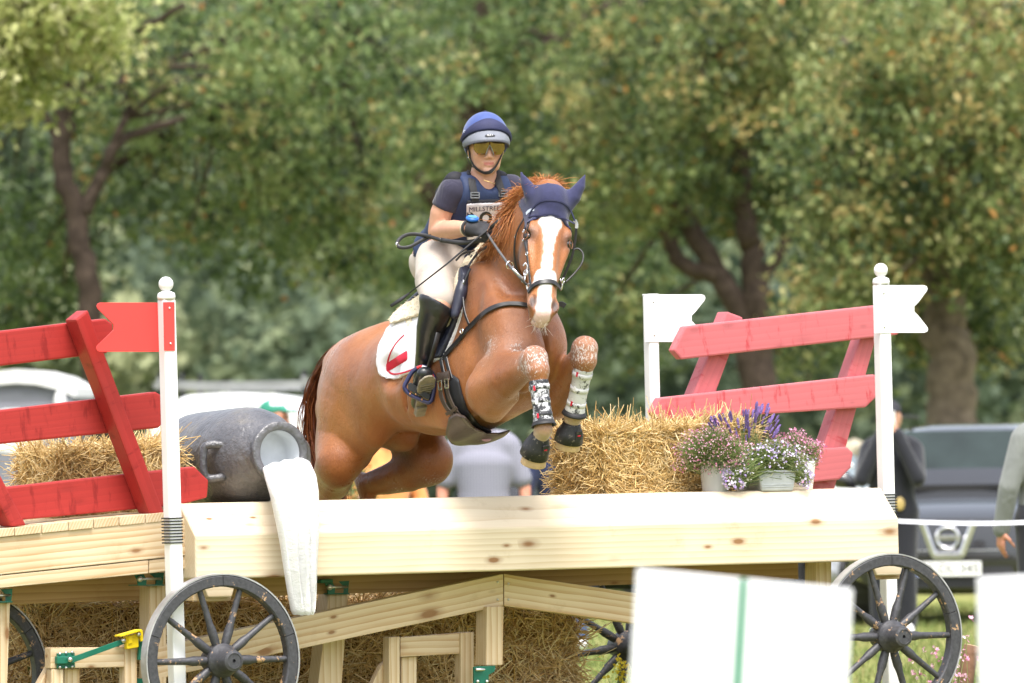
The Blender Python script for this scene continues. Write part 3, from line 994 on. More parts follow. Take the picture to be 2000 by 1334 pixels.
def head_prims(F, c, f, u, s=1.0, face=True):
    f, u = nrm(f), nrm(u)
    l = np.cross(u, f)
    A = np.array((f, l, u))
    q = lambda a, b, d: c + s * (f * a + l * b + u * d)
    F.ell(q(-.012, 0, .028), A, np.array((.098, .076, .092)) * s, .02)
    F.tube([q(.022, 0, -.01), q(.038, 0, -.06), q(.052, 0, -.092)], np.array((.062, .05, .026)) * s, np.array((.066, .052, .030)) * s, l, .03)
    F.tube([q(-.03, -.058, -.035), q(.035, -.036, -.085)], .018 * s, k=.03)
    F.tube([q(-.03, .058, -.035), q(.035, .036, -.085)], .018 * s, k=.03)
    if face:
        for sg in (-1, 1):
            F.ell(q(.056, sg * .038, -.034), A, np.array((.028, .028, .030)) * s, .02)
            F.ell(q(.097, sg * .033, .000), A, np.array((.014, .018, .011)) * s, .012, 's')
            F.ell(q(-.012, sg * .076, -.008), A, np.array((.018, .009, .031)) * s, .008)
            F.ell(q(.094, sg * .0125, -.043), A, np.array((.012, .009, .009)) * s, .006)
        F.tube([q(.078, -.05, .022), q(.088, 0, .018), q(.078, .05, .022)], .011 * s, k=.012)
        F.tube([q(.088, 0, .008), q(.104, 0, -.036)], np.array((.0085, .0115)) * s, k=.010)
        F.tube([q(.080, -.024, -.069), q(.0905, 0, -.066), q(.080, .024, -.069)], np.array((.004, .0062, .004)) * s, k=.005)
        F.tube([q(.079, -.021, -.077), q(.0885, 0, -.079), q(.079, .021, -.077)], np.array((.004, .0075, .004)) * s, k=.005)
        F.tube([q(.086, -.021, -.0725), q(.0955, 0, -.0725), q(.086, .021, -.0725)], .0022 * s, k=.003, op='s')
        F.ell(q(.072, 0, -.103), A, np.array((.020, .022, .016)) * s, .014)
    return q

def hand_prims(F, w, d, n, curl=.5, thumb=1, s=1.0, grow=0.0, k=.006):
    """palm and five fingers; d to the knuckles, n the way the fingers close."""
    d = nrm(d); n = nrm(n - d * (np.asarray(n) @ d)); t = np.cross(n, d) * thumb
    F.tube([w - d * .02, w + d * .02, w + d * .085 * s], np.array((.022, .017, .014)) * s, np.array((.026, .036, .041)) * s, t, .012, grow=grow)
    tips = []
    for i, ln in enumerate((.078, .087, .080, .062)):
        p = w + d * (.082 - .006 * abs(i - 1)) * s + t * (.030 - .0205 * i) * s
        a, pts, c_ = curl * .55, [p], curl * (1 + .06 * i)
        for seg in (.45, .32, .23):
            dd = d * math.cos(a) + n * math.sin(a)
            pts.append(pts[-1] + dd * ln * seg * s); a += c_
        F.tube(pts, np.array((.0098, .0092, .0084, .0070)) * s, k=k, grow=grow)
        tips.append(pts[-1])
    p = w + d * .022 * s + t * .030 * s
    d1 = nrm(d * .62 + t * .62 + n * .35); d2 = nrm(d * .85 + t * .1 + n * .55 * (1 + curl))
    F.tube([p, p + d1 * .042 * s, p + d1 * .042 * s + d2 * .032 * s, p + d1 * .042 * s + d2 * .056 * s], np.array((.014, .0115, .010, .008)) * s, k=k * 1.5, grow=grow)
    return tips

def spectator(name, label, loc, ang, shirt, trousers, skin, arms=None, cap=None, hair=None, sleeve='long', s=1.0, group="spectators behind the fence", jacket_plaid=None):
    """standing grown-up facing `ang`; arms = {side: (elbow, wrist, hand dir, palm normal)} in body axes (forward, left, up)."""
    root = empty(name, loc, label, "person", group)
    f = np.array((math.cos(ang), math.sin(ang), 0)); l = np.array((-math.sin(ang), math.cos(ang), 0))
    loc = np.asarray(loc, float)
    q = lambda a, b, z: loc + s * (f * a + l * b + ZV * z)
    v = lambda a, b, z: f * a + l * b + ZV * z
    lo = q(0, 0, 0) - np.array((.75, .75, .06)); hi = q(0, 0, 1.86) + np.array((.75, .75, .06))
    B = Field(lo, hi, .0125); S = Field(lo, hi, .0125); T = Field(lo, hi, .0125)
    tor = [q(0, 0, .95), q(.01, 0, 1.10), q(.0, 0, 1.28), q(-.02, 0, 1.42)]
    tH, tW = np.array((.11, .10, .115, .07)) * s, np.array((.165, .15, .18, .15)) * s
    B.tube(tor, tH, tW, l, .04); S.tube(tor, tH, tW, l, .04, grow=.02)
    B.tube([q(-.02, 0, 1.42), q(.015, 0, 1.56)], .055 * s, k=.03)
    S.tube([q(-.02, -.13, 1.435), q(-.02, .13, 1.435)], .06 * s, k=.05, grow=.012)
    head_prims(B, q(.03, 0, 1.645), f, ZV, s)
    arms = arms or {}
    for sd in (-1, 1):
        e, w_, hd, pn = arms.get(sd, ((-.02, sd * .27, 1.13), (.05, sd * .28, .89), (.1, 0, -1), (0, -sd, 0)))
        pts = [q(-.02, sd * .175, 1.40), q(*e), q(*w_)]
        B.tube(pts, np.array((.052, .042, .029)) * s, k=.03)
        hand_prims(B, pts[2], v(*hd), v(*pn), .35, -sd, s * 1.05, k=.008)
        if sleeve == 'long':
            S.tube(pts, np.array((.056, .046, .036)) * s, k=.04, grow=.014)
        else:
            S.tube([pts[0], pts[0] + (pts[1] - pts[0]) * .78], np.array((.06, .056)) * s, k=.04, grow=.016)
        leg = [q(0, sd * .095, .93), q(.02, sd * .10, .50), q(-.02, sd * .105, .10)]
        B.tube(leg, np.array((.085, .056, .040)) * s, k=.02)
        T.tube(leg, np.array((.09, .066, .056)) * s, k=.03, grow=.014)
        B.tube([q(-.06, sd * .105, .045), q(.16, sd * .12, .035)], np.array((.04, .032)) * s, np.array((.036, .042)) * s, l, .02)
        sh = Field(q(0, sd * .11, .05) - .25, q(0, sd * .11, .05) + .25, .0125)
        sh.tube([q(-.07, sd * .105, .05), q(.04, sd * .11, .06), q(.17, sd * .12, .04)], np.array((.05, .05, .036)) * s, np.array((.042, .046, .046)) * s, l, .02)
        link("shoe", sh.mesh("shoe"), WHITEPL, root, smooth=True)
    T.tube([q(0, 0, .95), q(.01, 0, 1.03)], np.array((.12, .11)) * s, np.array((.175, .165)) * s, l, .05, grow=.008)
    link("body", B.mesh("body"), skin, root, smooth=True)
    link("shirt", S.mesh("shirt"), shirt, root, smooth=True)
    link("trousers", T.mesh("trousers"), trousers, root, smooth=True)
    hc = q(.03, 0, 1.645)
    for sd in (-1, 1):
        ball("eye", hc + f * .083 * s + l * sd * .033 * s, .011, pmat("eye", (.03, .025, .02), .15), root)
    if hair is not None or cap is not None:
        Hf = Field(hc - .2, hc + .22, .01)
        A = np.array((f, l, ZV))
        Hf.ell(hc + s * (f * -.02 + ZV * .04), A, np.array((.105, .086, .095)) * s, .02)
        sf, G = Hf.sub(hc - .2, hc + .22)
        cut = (G - hc) @ f * .8 - ((G - hc) @ ZV) * 1.0 + .005 if cap is None else -((G - hc) @ ZV) + .035 + ((G - hc) @ f) * .12
        Hf.F = np.maximum(Hf.F, cut.astype(np.float32))
        if cap is not None:
            Hf.tube([hc + f * .07 * s + ZV * .055 * s, hc + f * .165 * s + ZV * .045 * s], .009 * s, np.array((.075, .055)) * s, l, .015)
            link("cap", Hf.mesh("cap"), cap, root, smooth=True)
        else:
            link("hair", Hf.mesh("hair"), hair, root, smooth=True)
    return root, q, v

def creases(m, scale=13, strength=.55, dist=.02, squeeze=(1.0, 1.0, .45)):
    """soft folds pressed into a cloth material."""
    nt = m.node_tree; b = nt.nodes["Principled BSDF"]
    old = b.inputs["Normal"].links[0].from_socket if b.inputs["Normal"].links else None
    v = coords(nt, squeeze)
    f = noise(nt, v, scale, 2, .5, 1.2)
    r_ = mth(nt, 'ABSOLUTE', mth(nt, 'SUBTRACT', f, .5))
    bm_ = nt.nodes.new("ShaderNodeBump"); bm_.inputs["Strength"].default_value = strength; bm_.inputs["Distance"].default_value = dist
    nt.links.new(r_, bm_.inputs["Height"])
    if old is not None: nt.links.new(old, bm_.inputs["Normal"])
    nt.links.new(bm_.outputs[0], b.inputs["Normal"])

def cloth(name, col, rough=.8, scale=9, var=.12):
    m = pmat(name, col, rough, var, scale, .25, 180, spec=.2, sheen=.25)
    creases(m)
    return m

NAVY = cloth("navy_cloth", (.022, .028, .07))
BLACKCLOTH = cloth("black_cloth", (.017, .018, .024))
ORANGE = cloth("orange_cloth", (.75, .30, .10))
GREYGREEN = cloth("grey_green_cloth", (.17, .18, .17))
DENIM = cloth("blue_denim", (.05, .08, .16))
# checked shirt: fine vertical and horizontal lines woven in
m, nt, b = nodes("checked_shirt")
v_ = coords(nt, (1, 1, 1), rand=False)
wx = N(nt, "ShaderNodeTexWave", bands_direction='X'); wx.inputs["Scale"].default_value = 16; nt.links.new(v_, wx.inputs["Vector"])
wz = N(nt, "ShaderNodeTexWave", bands_direction='Z'); wz.inputs["Scale"].default_value = 16; nt.links.new(v_, wz.inputs["Vector"])
k_ = mth(nt, 'ADD', ramp(nt, wx.outputs["Fac"], [(.55, 0), (.8, .6)]), ramp(nt, wz.outputs["Fac"], [(.6, 0), (.85, .35)]))
nt.links.new(mixc(nt, k_, (.27, .27, .32), (.11, .11, .16)), b.inputs["Base Color"]); b.inputs["Roughness"].default_value = .85
CHECKED = m

def gp(px, Y):
    p = P(px, 900, Y); return (p[0], p[1], 0.0)

spectator("person", "man in a grey checked short sleeved shirt standing behind the horse's belly", gp(944, 58), -math.pi / 2, CHECKED, DENIM, SKIN_RED, sleeve='short', s=1.03)
spectator("person", "person in a dark navy top standing behind the horse's front hooves", gp(1096, 60), math.pi / 2 + .3, NAVY, DENIM, SKIN, hair=HAIR_BR, s=1.0)
spectator("person", "person in an orange top seen between the horse's hind legs", gp(752, 61), -math.pi / 2 + .3, ORANGE, DENIM, SKIN, hair=HAIR_BR, s=.97)
spectator("person", "person in a green cap with a white front behind the milk churn", gp(531, 62), -.35, GREYGREEN, DENIM, SKIN_RED, s=1.02,
          cap=pmat("green_cap", (.02, .20, .13), .7))
_o = [o for o in bpy.data.objects if o.name.startswith("cap")][-1]
# white printed front of the green cap
capm, cnt, cb = nodes("green_white_cap")
geo = N(cnt, "ShaderNodeTexCoord")
sp = N(cnt, "ShaderNodeSeparateXYZ"); cnt.links.new(geo.outputs["Generated"], sp.inputs[0])
wmask = mth(cnt, 'MULTIPLY', mth(cnt, 'GREATER_THAN', sp.outputs[0], .30), mth(cnt, 'GREATER_THAN', sp.outputs[2], .60))
wmask = mth(cnt, 'MULTIPLY', wmask, mth(cnt, 'LESS_THAN', sp.outputs[2], .88))
cnt.links.new(mixc(cnt, wmask, (.02, .20, .13), (.75, .78, .76)), cb.inputs["Base Color"]); cb.inputs["Roughness"].default_value = .7
_o.data.materials.clear(); _o.data.materials.append(capm)

up_arms = {sd: ((.18, sd * .21, 1.19), (.19, sd * .06, 1.52), (-.05, -sd * .35, 1), (-.4, -sd, .1)) for sd in (-1, 1)}
wr, wq, wv = spectator("person", "woman in black clothes and black cap holding a pale phone to her face", gp(1741, 63), -math.pi / 2 - .12, BLACKCLOTH, BLACKCLOTH, SKIN, arms=up_arms,
                       cap=pmat("black_cap", (.02, .02, .025), .7), s=.985)
ph = empty("phone", wq(.24, 0, 1.6), "pale phone held up by the woman in black", "phone")
Mph = frame(wq(.20, .01, 1.615), wv(0, 1, 0), ZV)
box("phone_body", (0, 0, 0), (.075, .01, .155), Mph, pmat("pale_phone", (.7, .68, .66), .3), ph, .008)
for k in range(2):
    ball("camera_lens", None, (.009, .004, .009), DARKPL, ph, Mph @ Matrix.Translation(Vector((-.022, .006, .055 - .025 * k))), 12)
ball("belt_badge", wq(.135, -.07, .985), (.03, .012, .045), pmat("gold_print", (.45, .33, .12), .4), wr)
ball("belt_badge", wq(.135, .07, 1.0), (.035, .012, .05), pmat("gold_print", (.45, .33, .12), .4), wr)
ball("sleeve_badge", wq(.06, -.30, 1.29), (.02, .02, .022), WHITEPL, wr)
spectator("person", "person in a grey green jacket cut off by the right edge", gp(2044, 50), math.pi / 2 + .5, GREYGREEN, BLACKCLOTH, SKIN_RED, hair=HAIR_BR, s=1.02)

# rope tape strung behind the fence
a, bb = P(1722, 1016, 47), P(2190, 1006, 47)
tp = empty("tape_barrier", (a[0], a[1], 0), "white barrier tape strung across the field at the right", "barrier tape")
sg = np.array([a + (bb - a) * t - ZV * .03 * math.sin(math.pi * t) for t in np.linspace(0, 1, 14)])
Vt = np.concatenate([sg + ZV * .013, sg - ZV * .013]); n_ = len(sg)
tm = mesh_np("tape", Vt, [[i, i + 1, n_ + i + 1, n_ + i] for i in range(n_ - 1)])
to = link("tape", tm, pmat("white_tape", (.75, .75, .85), .5), tp)
md = to.modifiers.new("thickness", 'SOLIDIFY'); md.thickness = .002
for e in (a, bb):
    tube("stake", [np.array((e[0], e[1], 0)), np.array((e[0], e[1], e[2] + .08))], .012, WHITEPL, tp, 8)
# ------------------------------------------------------------------ the wagon fence
PINE = wood_mat("pine", (.70, .58, .41), (.48, .31, .155), knots=1.15)
PINE_PALE = wood_mat("pale_pine", (.74, .65, .50), (.62, .50, .34), knots=1.2)
PINE_DARK = wood_mat("dark_pine", (.46, .31, .15), (.33, .20, .085))  # darker, browner pine for the under sill
RED = wood_mat("red_painted_wood", None, None, paint=((.37, .030, .027), (.20, .012, .012)), rough=.42)
RED_PINK = wood_mat("pinkish_red_painted_wood", None, None, paint=((.55, .145, .16), (.42, .03, .04)), rough=.42)  # lighter, pinker red than the left gate's paint
GREEN = pmat("green_paint", (.008, .12, .075), .38, .15, 20, dirt=((.25, .26, .24), .70))
YELLOW = pmat("yellow_paint", (.80, .58, .01), .4, .06)
BOLT = pmat("zinc_bolt", (.62, .62, .64), .3, .1, metal=1.0)
WHITE = pmat("white_post_plastic", (.80, .80, .81), .32, .03)
WHITE_FLAG = pmat("white_flag_plastic", (.80, .81, .82), .4, .02)
RED_FLAG = pmat("red_flag_plastic", (.72, .055, .05), .4, .04)
BLACKR = pmat("black_rubber", (.02, .02, .022), .55)

def hp(ho):
    return lambda x, y: HP(x, y, ho)

def extrude_x(name, prof, a, b, yv, zv, mat, parent=None, bevel=.008, label=None):
    """profile [(y, z)] carried from a to b; y along yv, z along zv."""
    a, b = np.asarray(a, float), np.asarray(b, float)
    L = np.linalg.norm(b - a); ex = (b - a) / L
    M = Matrix([[ex[i], yv[i], zv[i], (a[i] + b[i]) / 2] for i in range(3)] + [[0, 0, 0, 1]])
    bm = bmesh.new()
    f = [bm.verts.new((-L / 2, y, z)) for y, z in prof]; g = [bm.verts.new((L / 2, y, z)) for y, z in prof]
    n = len(prof)
    bm.faces.new(f); bm.faces.new(g[::-1])
    for i in range(n): bm.faces.new((f[i], g[i], g[(i + 1) % n], f[(i + 1) % n]))
    bmesh.ops.recalc_face_normals(bm, faces=bm.faces)
    bevel_bm(bm, bevel, 3)
    o = link(name, bm_mesh(name, bm), mat, parent, M)
    if label: o["label"] = label
    return o

fence = empty("wagon_fence", HP(865, 1487, .2), "pine wagon shaped jumping fence with long chamfered beam and plank deck", "jumping fence")
BL, BR = HP(383, 1136, .55), HP(1757, 1090, .55)
UPB = ZV
extrude_x("beam", [(0, 0), (0, .195), (-.145, .337), (-.36, .337), (-.36, 0)], BL, BR, HV, ZV, PINE_PALE, fence, .012, "long pale chamfered top beam")
# tilted left deck: side board, its split strip, and seven plank ends
px_ = lambda pts, ho, t, mat, name, ex=None, bev=.004, parent=fence, label=None: prism_px(name, pts, hp(ho), -HV * t, mat, parent, ex if ex is not None else DV, bev, label)
d_t = HP(322, 1017, .45) - HP(0, 1050, .45)
px_([(-160, 1066), (372, 1012), (372, 1084), (-160, 1139)], .45, .07, PINE, "side_board", d_t)
px_([(-160, 1141), (290, 1094), (290, 1120), (-160, 1164)], .447, .065, PINE, "side_strip", d_t)
px_([(291.5, 1094), (372, 1085), (372, 1109), (291.5, 1120)], .445, .065, PINE, "side_strip", d_t)
edges = [-162, -112, -66, -20, 29, 82, 134, 183, 233, 284, 322]
top = lambda x: 1032 - (x / 322) * 31
for i in range(len(edges) - 1):
    a, bb = edges[i] + .7, edges[i + 1] - .7
    j = random.uniform(-1.2, 1.2)
    px_([(a, top(a) + j), (bb, top(bb) + j), (bb, top(bb) + 17), (a, top(a) + 17.5)], .46 + random.uniform(-.006, .006), 1.05, PINE, "deck_plank", -HV, .003)
# main deck boards behind the beam
for k in range(2):
    ho = .16 - k * .15
    a, bb = HP(345, 1003, .40), HP(1716, 957, .40)
    sh = -HV * (.40 - ho)
    extrude_x("deck_board", [(0, -.04), (0, -.004 * (k % 2)), (-.143, -.004 * (k % 2)), (-.143, -.04)], a + sh, bb + sh, HV, ZV, PINE, fence, .004)
# lower sill seen under the beam, rear
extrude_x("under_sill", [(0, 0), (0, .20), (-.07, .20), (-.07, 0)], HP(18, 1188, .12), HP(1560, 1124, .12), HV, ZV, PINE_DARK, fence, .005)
# bolster behind the front beam's left end
px_([(376, 1130), (400, 1130), (400, 1174), (376, 1174)], .50, .12, PINE, "post_block", ZV)
# bracing rafters, posts and trestles
px_([(303, 1264), (983, 1121), (983, 1183), (303, 1327)], .30, .07, PINE, "brace", HP(983, 1121, .3) - HP(303, 1264, .3))
px_([(985, 1121), (1330, 1171), (1330, 1230), (985, 1183)], .30, .07, PINE, "brace", HP(1330, 1171, .3) - HP(985, 1121, .3))
px_([(951, 1185), (984, 1184), (982, 1299), (949, 1300)], .33, .10, PINE, "post", ZV)
px_([(292, 1145), (325, 1144), (325, 1520), (292, 1520)], .30, .10, PINE, "post", ZV)
px_([(-14, 1178), (20, 1177), (8, 1520), (-28, 1520)], .34, .10, PINE, "post", ZV)
px_([(642, 1161), (680, 1160), (655, 1520), (600, 1520)], .10, .10, PINE, "post", ZV)
px_([(1594, 1098), (1624, 1097), (1624, 1520), (1594, 1520)], .35, .10, PINE, "post", ZV)
# left trestle
px_([(99, 1265), (243, 1264), (243, 1303), (99, 1306)], .40, .06, PINE, "trestle_rail")
px_([(101, 1307), (124, 1307), (124, 1500), (101, 1500)], .40, .06, PINE, "trestle_leg", ZV)
px_([(126, 1307), (156, 1306), (156, 1500), (126, 1500)], .36, .06, PINE, "trestle_leg", ZV)
px_([(244, 1258), (268, 1257), (268, 1500), (244, 1500)], .405, .06, PINE, "trestle_leg", ZV)
px_([(99, 1298), (99, 1330), (60, 1400), (46, 1390)], .335, .05, PINE, "trestle_stay", ZV)
# small middle trestle
px_([(782, 1245), (899, 1236), (899, 1277), (782, 1283)], .20, .05, PINE, "trestle_rail")
px_([(760, 1245), (781, 1243), (781, 1500), (760, 1500)], .215, .06, PINE, "trestle_leg", ZV)
px_([(784, 1284), (814, 1281), (814, 1500), (784, 1500)], .17, .05, PINE, "trestle_leg", ZV)
px_([(900, 1236), (926, 1234), (926, 1500), (900, 1500)], .215, .06, PINE, "trestle_leg", ZV)
px_([(745, 1300), (760, 1286), (760, 1322), (720, 1400), (700, 1390)], .16, .04, PINE, "trestle_stay", ZV)
# axle bolster blocks behind the tops of the two front wheels
for cx, cy in ((427, 1141), (1733, 1098)):
    px_([(cx - 31, cy), (cx + 33, cy - 2), (cx + 26, cy + 25), (cx - 20, cy + 26)], .585, .035, PINE_PALE, "axle_block", bev=.006)
    px_([(cx - 38, cy + 6), (cx + 28, cy + 4), (cx + 24, cy + 33), (cx - 24, cy + 34)], .548, .04, PINE, "axle_block", bev=.006)

# green breakaway clips
def clip(x, y, w, hgt, ho, far=False):
    """two cheeks on a base plate with a pin between, under a beam."""
    c = fence
    px_([(x, y), (x + w * .42, y - 1), (x + w * .42, y + hgt * .22), (x, y + hgt * .25)], ho + .03, .05, GREEN, "clip_plate", bev=.002)
    px_([(x + w * .16, y + hgt * .25), (x + w * .42, y + hgt * .22), (x + w * .50, y + hgt * .55), (x + w * .48, y + hgt), (x + w * .26, y + hgt), (x + w * .24, y + hgt * .6)], ho + .03, .012, GREEN, "clip_cheek", bev=.002)
    px_([(x + w * .58, y + hgt * .1), (x + w, y + hgt * .05), (x + w * .95, y + hgt), (x + w * .76, y + hgt), (x + w * .78, y + hgt * .5)], ho - .01, .012, GREEN, "clip_cheek", bev=.002)
    px_([(x + w * .2, y + hgt * .93), (x + w, y + hgt * .9), (x + w, y + hgt), (x + w * .2, y + hgt)], ho + .02, .08, GREEN, "clip_base", bev=.002)
    a, bb = HP(x + w * .3, y + hgt * .52, ho + .035), HP(x + w * .9, y + hgt * .5, ho)
    tube("clip_pin", [a, bb], .006, BOLT, c, 8)
    ball("bolt_head", a, .014, BOLT, c, None, 12)
clip(253, 1117, 68, 27, .33)
clip(-30, 1148, 55, 29, .37)
clip(627, 1132, 56, 29, .13)
# strap with its end plates and the yellow release catch
for yy in (1276, 1292):
    px_([(112, yy), (146, yy - 2), (147, yy + 12), (112, yy + 14)], .412, .011, GREEN, "strap_plate", bev=.003)
px_([(112, 1282), (146, 1281), (146, 1296), (112, 1297)], .428, .027, GREEN, "strap_socket", bev=.004)
for a, bb in ((117, 1277), (129, 1275), (141, 1274), (117, 1303), (129, 1304), (141, 1302)):
    ball("plate_screw", HP(a, bb, .414), .007, BOLT, fence, None, 8)
px_([(136, 1285), (243, 1247), (245, 1257), (139, 1296)], .44, .008, GREEN, "strap", HP(243, 1247, .44) - HP(136, 1285, .44), .002)
for a, bb in ((137, 1288), (241, 1251)):
    ball("strap_bolt", HP(a, bb, .445), .012, BOLT, fence, None, 12)
px_([(235, 1241), (277, 1229), (278, 1232), (236, 1244)], .47, .06, YELLOW, "catch_lid", bev=.002)
px_([(246, 1242), (271, 1236), (271, 1264), (249, 1268)], .445, .03, YELLOW, "catch", bev=.003)
px_([(251, 1243), (259, 1241), (259, 1256), (251, 1258)], .452, .006, YELLOW, "catch_tongue", bev=.002)
px_([(272, 1234), (279, 1231), (280, 1252), (275, 1253)], .45, .012, YELLOW, "catch_hook", bev=.002)
ball("catch_bolt", HP(271, 1239, .455), .011, BOLT, fence, None, 12)
px_([(273, 1250), (281, 1245), (278, 1290), (271, 1289)], .43, .02, GREEN, "catch_bracket", bev=.003)
px_([(266, 1325), (286, 1325), (286, 1420), (266, 1420)], .37, .03, GREEN, "bracket", bev=.003)
# centre post shoe
px_([(926, 1302), (968, 1300), (966, 1312), (955, 1318), (953, 1400), (926, 1400)], .35, .012, GREEN, "bracket", bev=.002)
px_([(926, 1302), (938, 1301), (938, 1400), (926, 1400)], .28, .012, GREEN, "bracket", bev=.002)
tube("clip_pin", [HP(930, 1308, .37), HP(966, 1307, .31)], .007, BOLT, fence, 8)
for a, bb in ((933, 1331), (951, 1331)):
    ball("plate_screw", HP(a, bb, .353), .009, BOLT, fence, None, 8)
for a, bb in ((972, 1137), (972, 1171), (993, 1140), (993, 1171)):
    ball("plate_screw", HP(a, bb, .301), .006, BOLT, fence, None, 8)

# ------------------------------------------------------------------ wheels
m, nt, b = nodes("worn_black_wheel_paint")
v = coords(nt)
f1 = noise(nt, v, 14, 6, .72); f2 = noise(nt, v, 60, 3, .6)
msk = ramp(nt, mth(nt, 'ADD', mth(nt, 'MULTIPLY', f1, .8), mth(nt, 'MULTIPLY', f2, .2)), [(.575, 0), (.60, 1)])
c = mixc(nt, msk, ramp(nt, f2, [(.3, (.028, .028, .033)), (.7, (.06, .06, .068))]), (.42, .26, .14))
nt.links.new(c, b.inputs["Base Color"]); b.inputs["Roughness"].default_value = .5
bump(nt, b, mth(nt, 'SUBTRACT', f2, msk), .35, .003)
WHEELP = m
TYREIRON = pmat("worn_iron_tyre", (.40, .40, .41), .42, .3, 10, .2, 40, metal=.5)

def arc_mesh(r0, r1, w, a0, a1, n=10, ch=.006):
    prof = [(r0 + ch, -w), (r1 - ch, -w), (r1, -w + ch), (r1, w - ch), (r1 - ch, w), (r0 + ch, w), (r0, w - ch), (r0, -w + ch)]
    V, F = [], []
    for i in range(n + 1):
        a = a0 + (a1 - a0) * i / n
        for r, x in prof: V.append((x, r * math.cos(a), r * math.sin(a)))
    k = len(prof)
    for i in range(n):
        for j in range(k):
            j2 = (j + 1) % k
            F.append([i * k + j, (i + 1) * k + j, (i + 1) * k + j2, i * k + j2])
    F.append(list(range(k))); F.append([n * k + j for j in range(k)][::-1])
    me = mesh_np("felloe", V, F); autosmooth(me, 30)
    return me

WR = .385
felloe_me = arc_mesh(WR - .058, WR - .007, .028, 0, 2 * math.pi / 5 - .008)
felloe_me.materials.append(WHEELP)
tyre_me = lathe_mesh("tyre", [(WR - .0065, -.027), (WR, -.027), (WR, .027), (WR - .0065, .027)], 72, True)
tyre_me.materials.append(TYREIRON); autosmooth(tyre_me, 40)
hub_me = lathe_mesh("hub", [(.0, -.10), (.05, -.10), (.058, -.06), (.074, -.03), (.076, .03), (.062, .05), (.052, .07), (.050, .11), (.046, .125), (.034, .13), (.033, .127), (.008, .127), (.007, .11), (0, .11)], 28, cap=False)
hub_me.materials.append(WHEELP); autosmooth(hub_me, 30)
_sp = [np.array((0, r, 0)) for r in (.055, .09, .14, .17, .24, WR - .05)]
spoke_me = tube_mesh("spoke", _sp, [.017, .021, .022, .0165, .0150, .0135], 8); autosmooth(spoke_me, 50)
spoke_me.materials.append(WHEELP)

def wheel(px, py, ho, spin, label, tilt=0.0):
    c = HP(px, py, ho)
    M = Matrix([[HV[i], DV[i], ZV[i], c[i]] for i in range(3)] + [[0, 0, 0, 1]])
    if np.linalg.det(np.array(M)[:3, :3]) < 0:
        M = Matrix([[HV[i], -DV[i], ZV[i], c[i]] for i in range(3)] + [[0, 0, 0, 1]])
    M = M @ Matrix.Rotation(spin, 4, 'X')
    root = bpy.data.objects.new("wheel", None); COL.objects.link(root)
    root.parent = fence; root.empty_display_size = .1
    root.matrix_basis = parent_world(fence).inverted() @ Matrix.Translation(Vector(c.tolist()))
    root["label"] = label
    for k in range(5):
        link("felloe", felloe_me, None, root, M @ Matrix.Rotation(k * 2 * math.pi / 5 + .31, 4, 'X'))
    link("tyre", tyre_me, None, root, M)
    link("hub", hub_me, None, root, M)
    for k in range(10):
        link("spoke", spoke_me, None, root, M @ Matrix.Rotation(k * math.pi / 5, 4, 'X'))
    return root
wheel(431, 1290, .70, 0.0, "black spoked wheel with worn paint in front of the left white post")
wheel(1737, 1243, .70, 0.0, "black spoked wheel with bare wood patches under the beam's right end")
wheel(-62, 1322, -.04, .3, "dark rear wheel half out of frame at the bottom left corner")
wheel(1224, 1262, -.80, .12, "dark rear wheel whose spokes show left of the white board")

# ------------------------------------------------------------------ red gates
gate = empty("red_gate", HP(200, 1010, .40), "bright red slatted wagon side with slanting posts behind the red flag", "slatted gate", "red slatted wagon sides")
def gp_(pts, ho, t, mat, name, parent, ex, bev=.009):
    return prism_px(name, pts, hp(ho), -HV * t, mat, parent, ex, bev)
exr = HP(220, 623, .32) - HP(0, 648, .32)
exp_ = HP(310, 1000, .44) - HP(160, 615, .44)
gp_([(148, 624), (172, 605), (322, 1003), (292, 1003)], .44, .11, RED, "post", gate, exp_)
gp_([(-178, 650), (-154, 631), (52, 1026), (22, 1029)], .44, .11, RED, "post", gate, exp_)
gp_([(-180, 668), (206, 622), (221, 632), (221, 675), (209, 690), (-180, 737)], .325, .06, RED, "rail", gate, exr)
gp_([(-180, 822), (305, 765), (322, 776), (322, 823), (310, 836), (-180, 886)], .325, .06, RED, "rail", gate, exr)
gp_([(-180, 972), (380, 911), (408, 938), (405, 972), (350, 987), (-180, 1036)], .325, .06, RED, "rail", gate, exr)

gate2 = empty("red_gate", HP(1550, 960, -.35), "pinkish red slatted wagon side behind the flower pots", "slatted gate", "red slatted wagon sides")
exr = HP(1704, 598, -.3) - HP(1339, 637, -.3)
exp_ = HP(1604, 957, -.4) - HP(1700, 620, -.4)
gp_([(1339, 637), (1752, 592), (1766, 606), (1766, 636), (1754, 654), (1331, 702), (1316, 684)], -.30, .055, RED_PINK, "rail", gate2, exr)
gp_([(1289, 777), (1710, 731), (1711, 777), (1691, 796), (1290, 822), (1274, 806)], -.30, .055, RED_PINK, "rail", gate2, exr)
gp_([(1420, 888), (1655, 873), (1667, 884), (1662, 914), (1640, 937), (1420, 957)], -.30, .055, RED_PINK, "rail", gate2, exr)
gp_([(1688, 640), (1728, 600), (1629, 960), (1578, 960)], -.362, .09, RED_PINK, "post", gate2, exp_)
gp_([(1420, 608), (1452, 620), (1386, 800), (1340, 900), (1300, 960), (1262, 960), (1330, 830)], -.362, .09, RED_PINK, "post", gate2, HP(1280, 960, -.36) - HP(1436, 612, -.36))

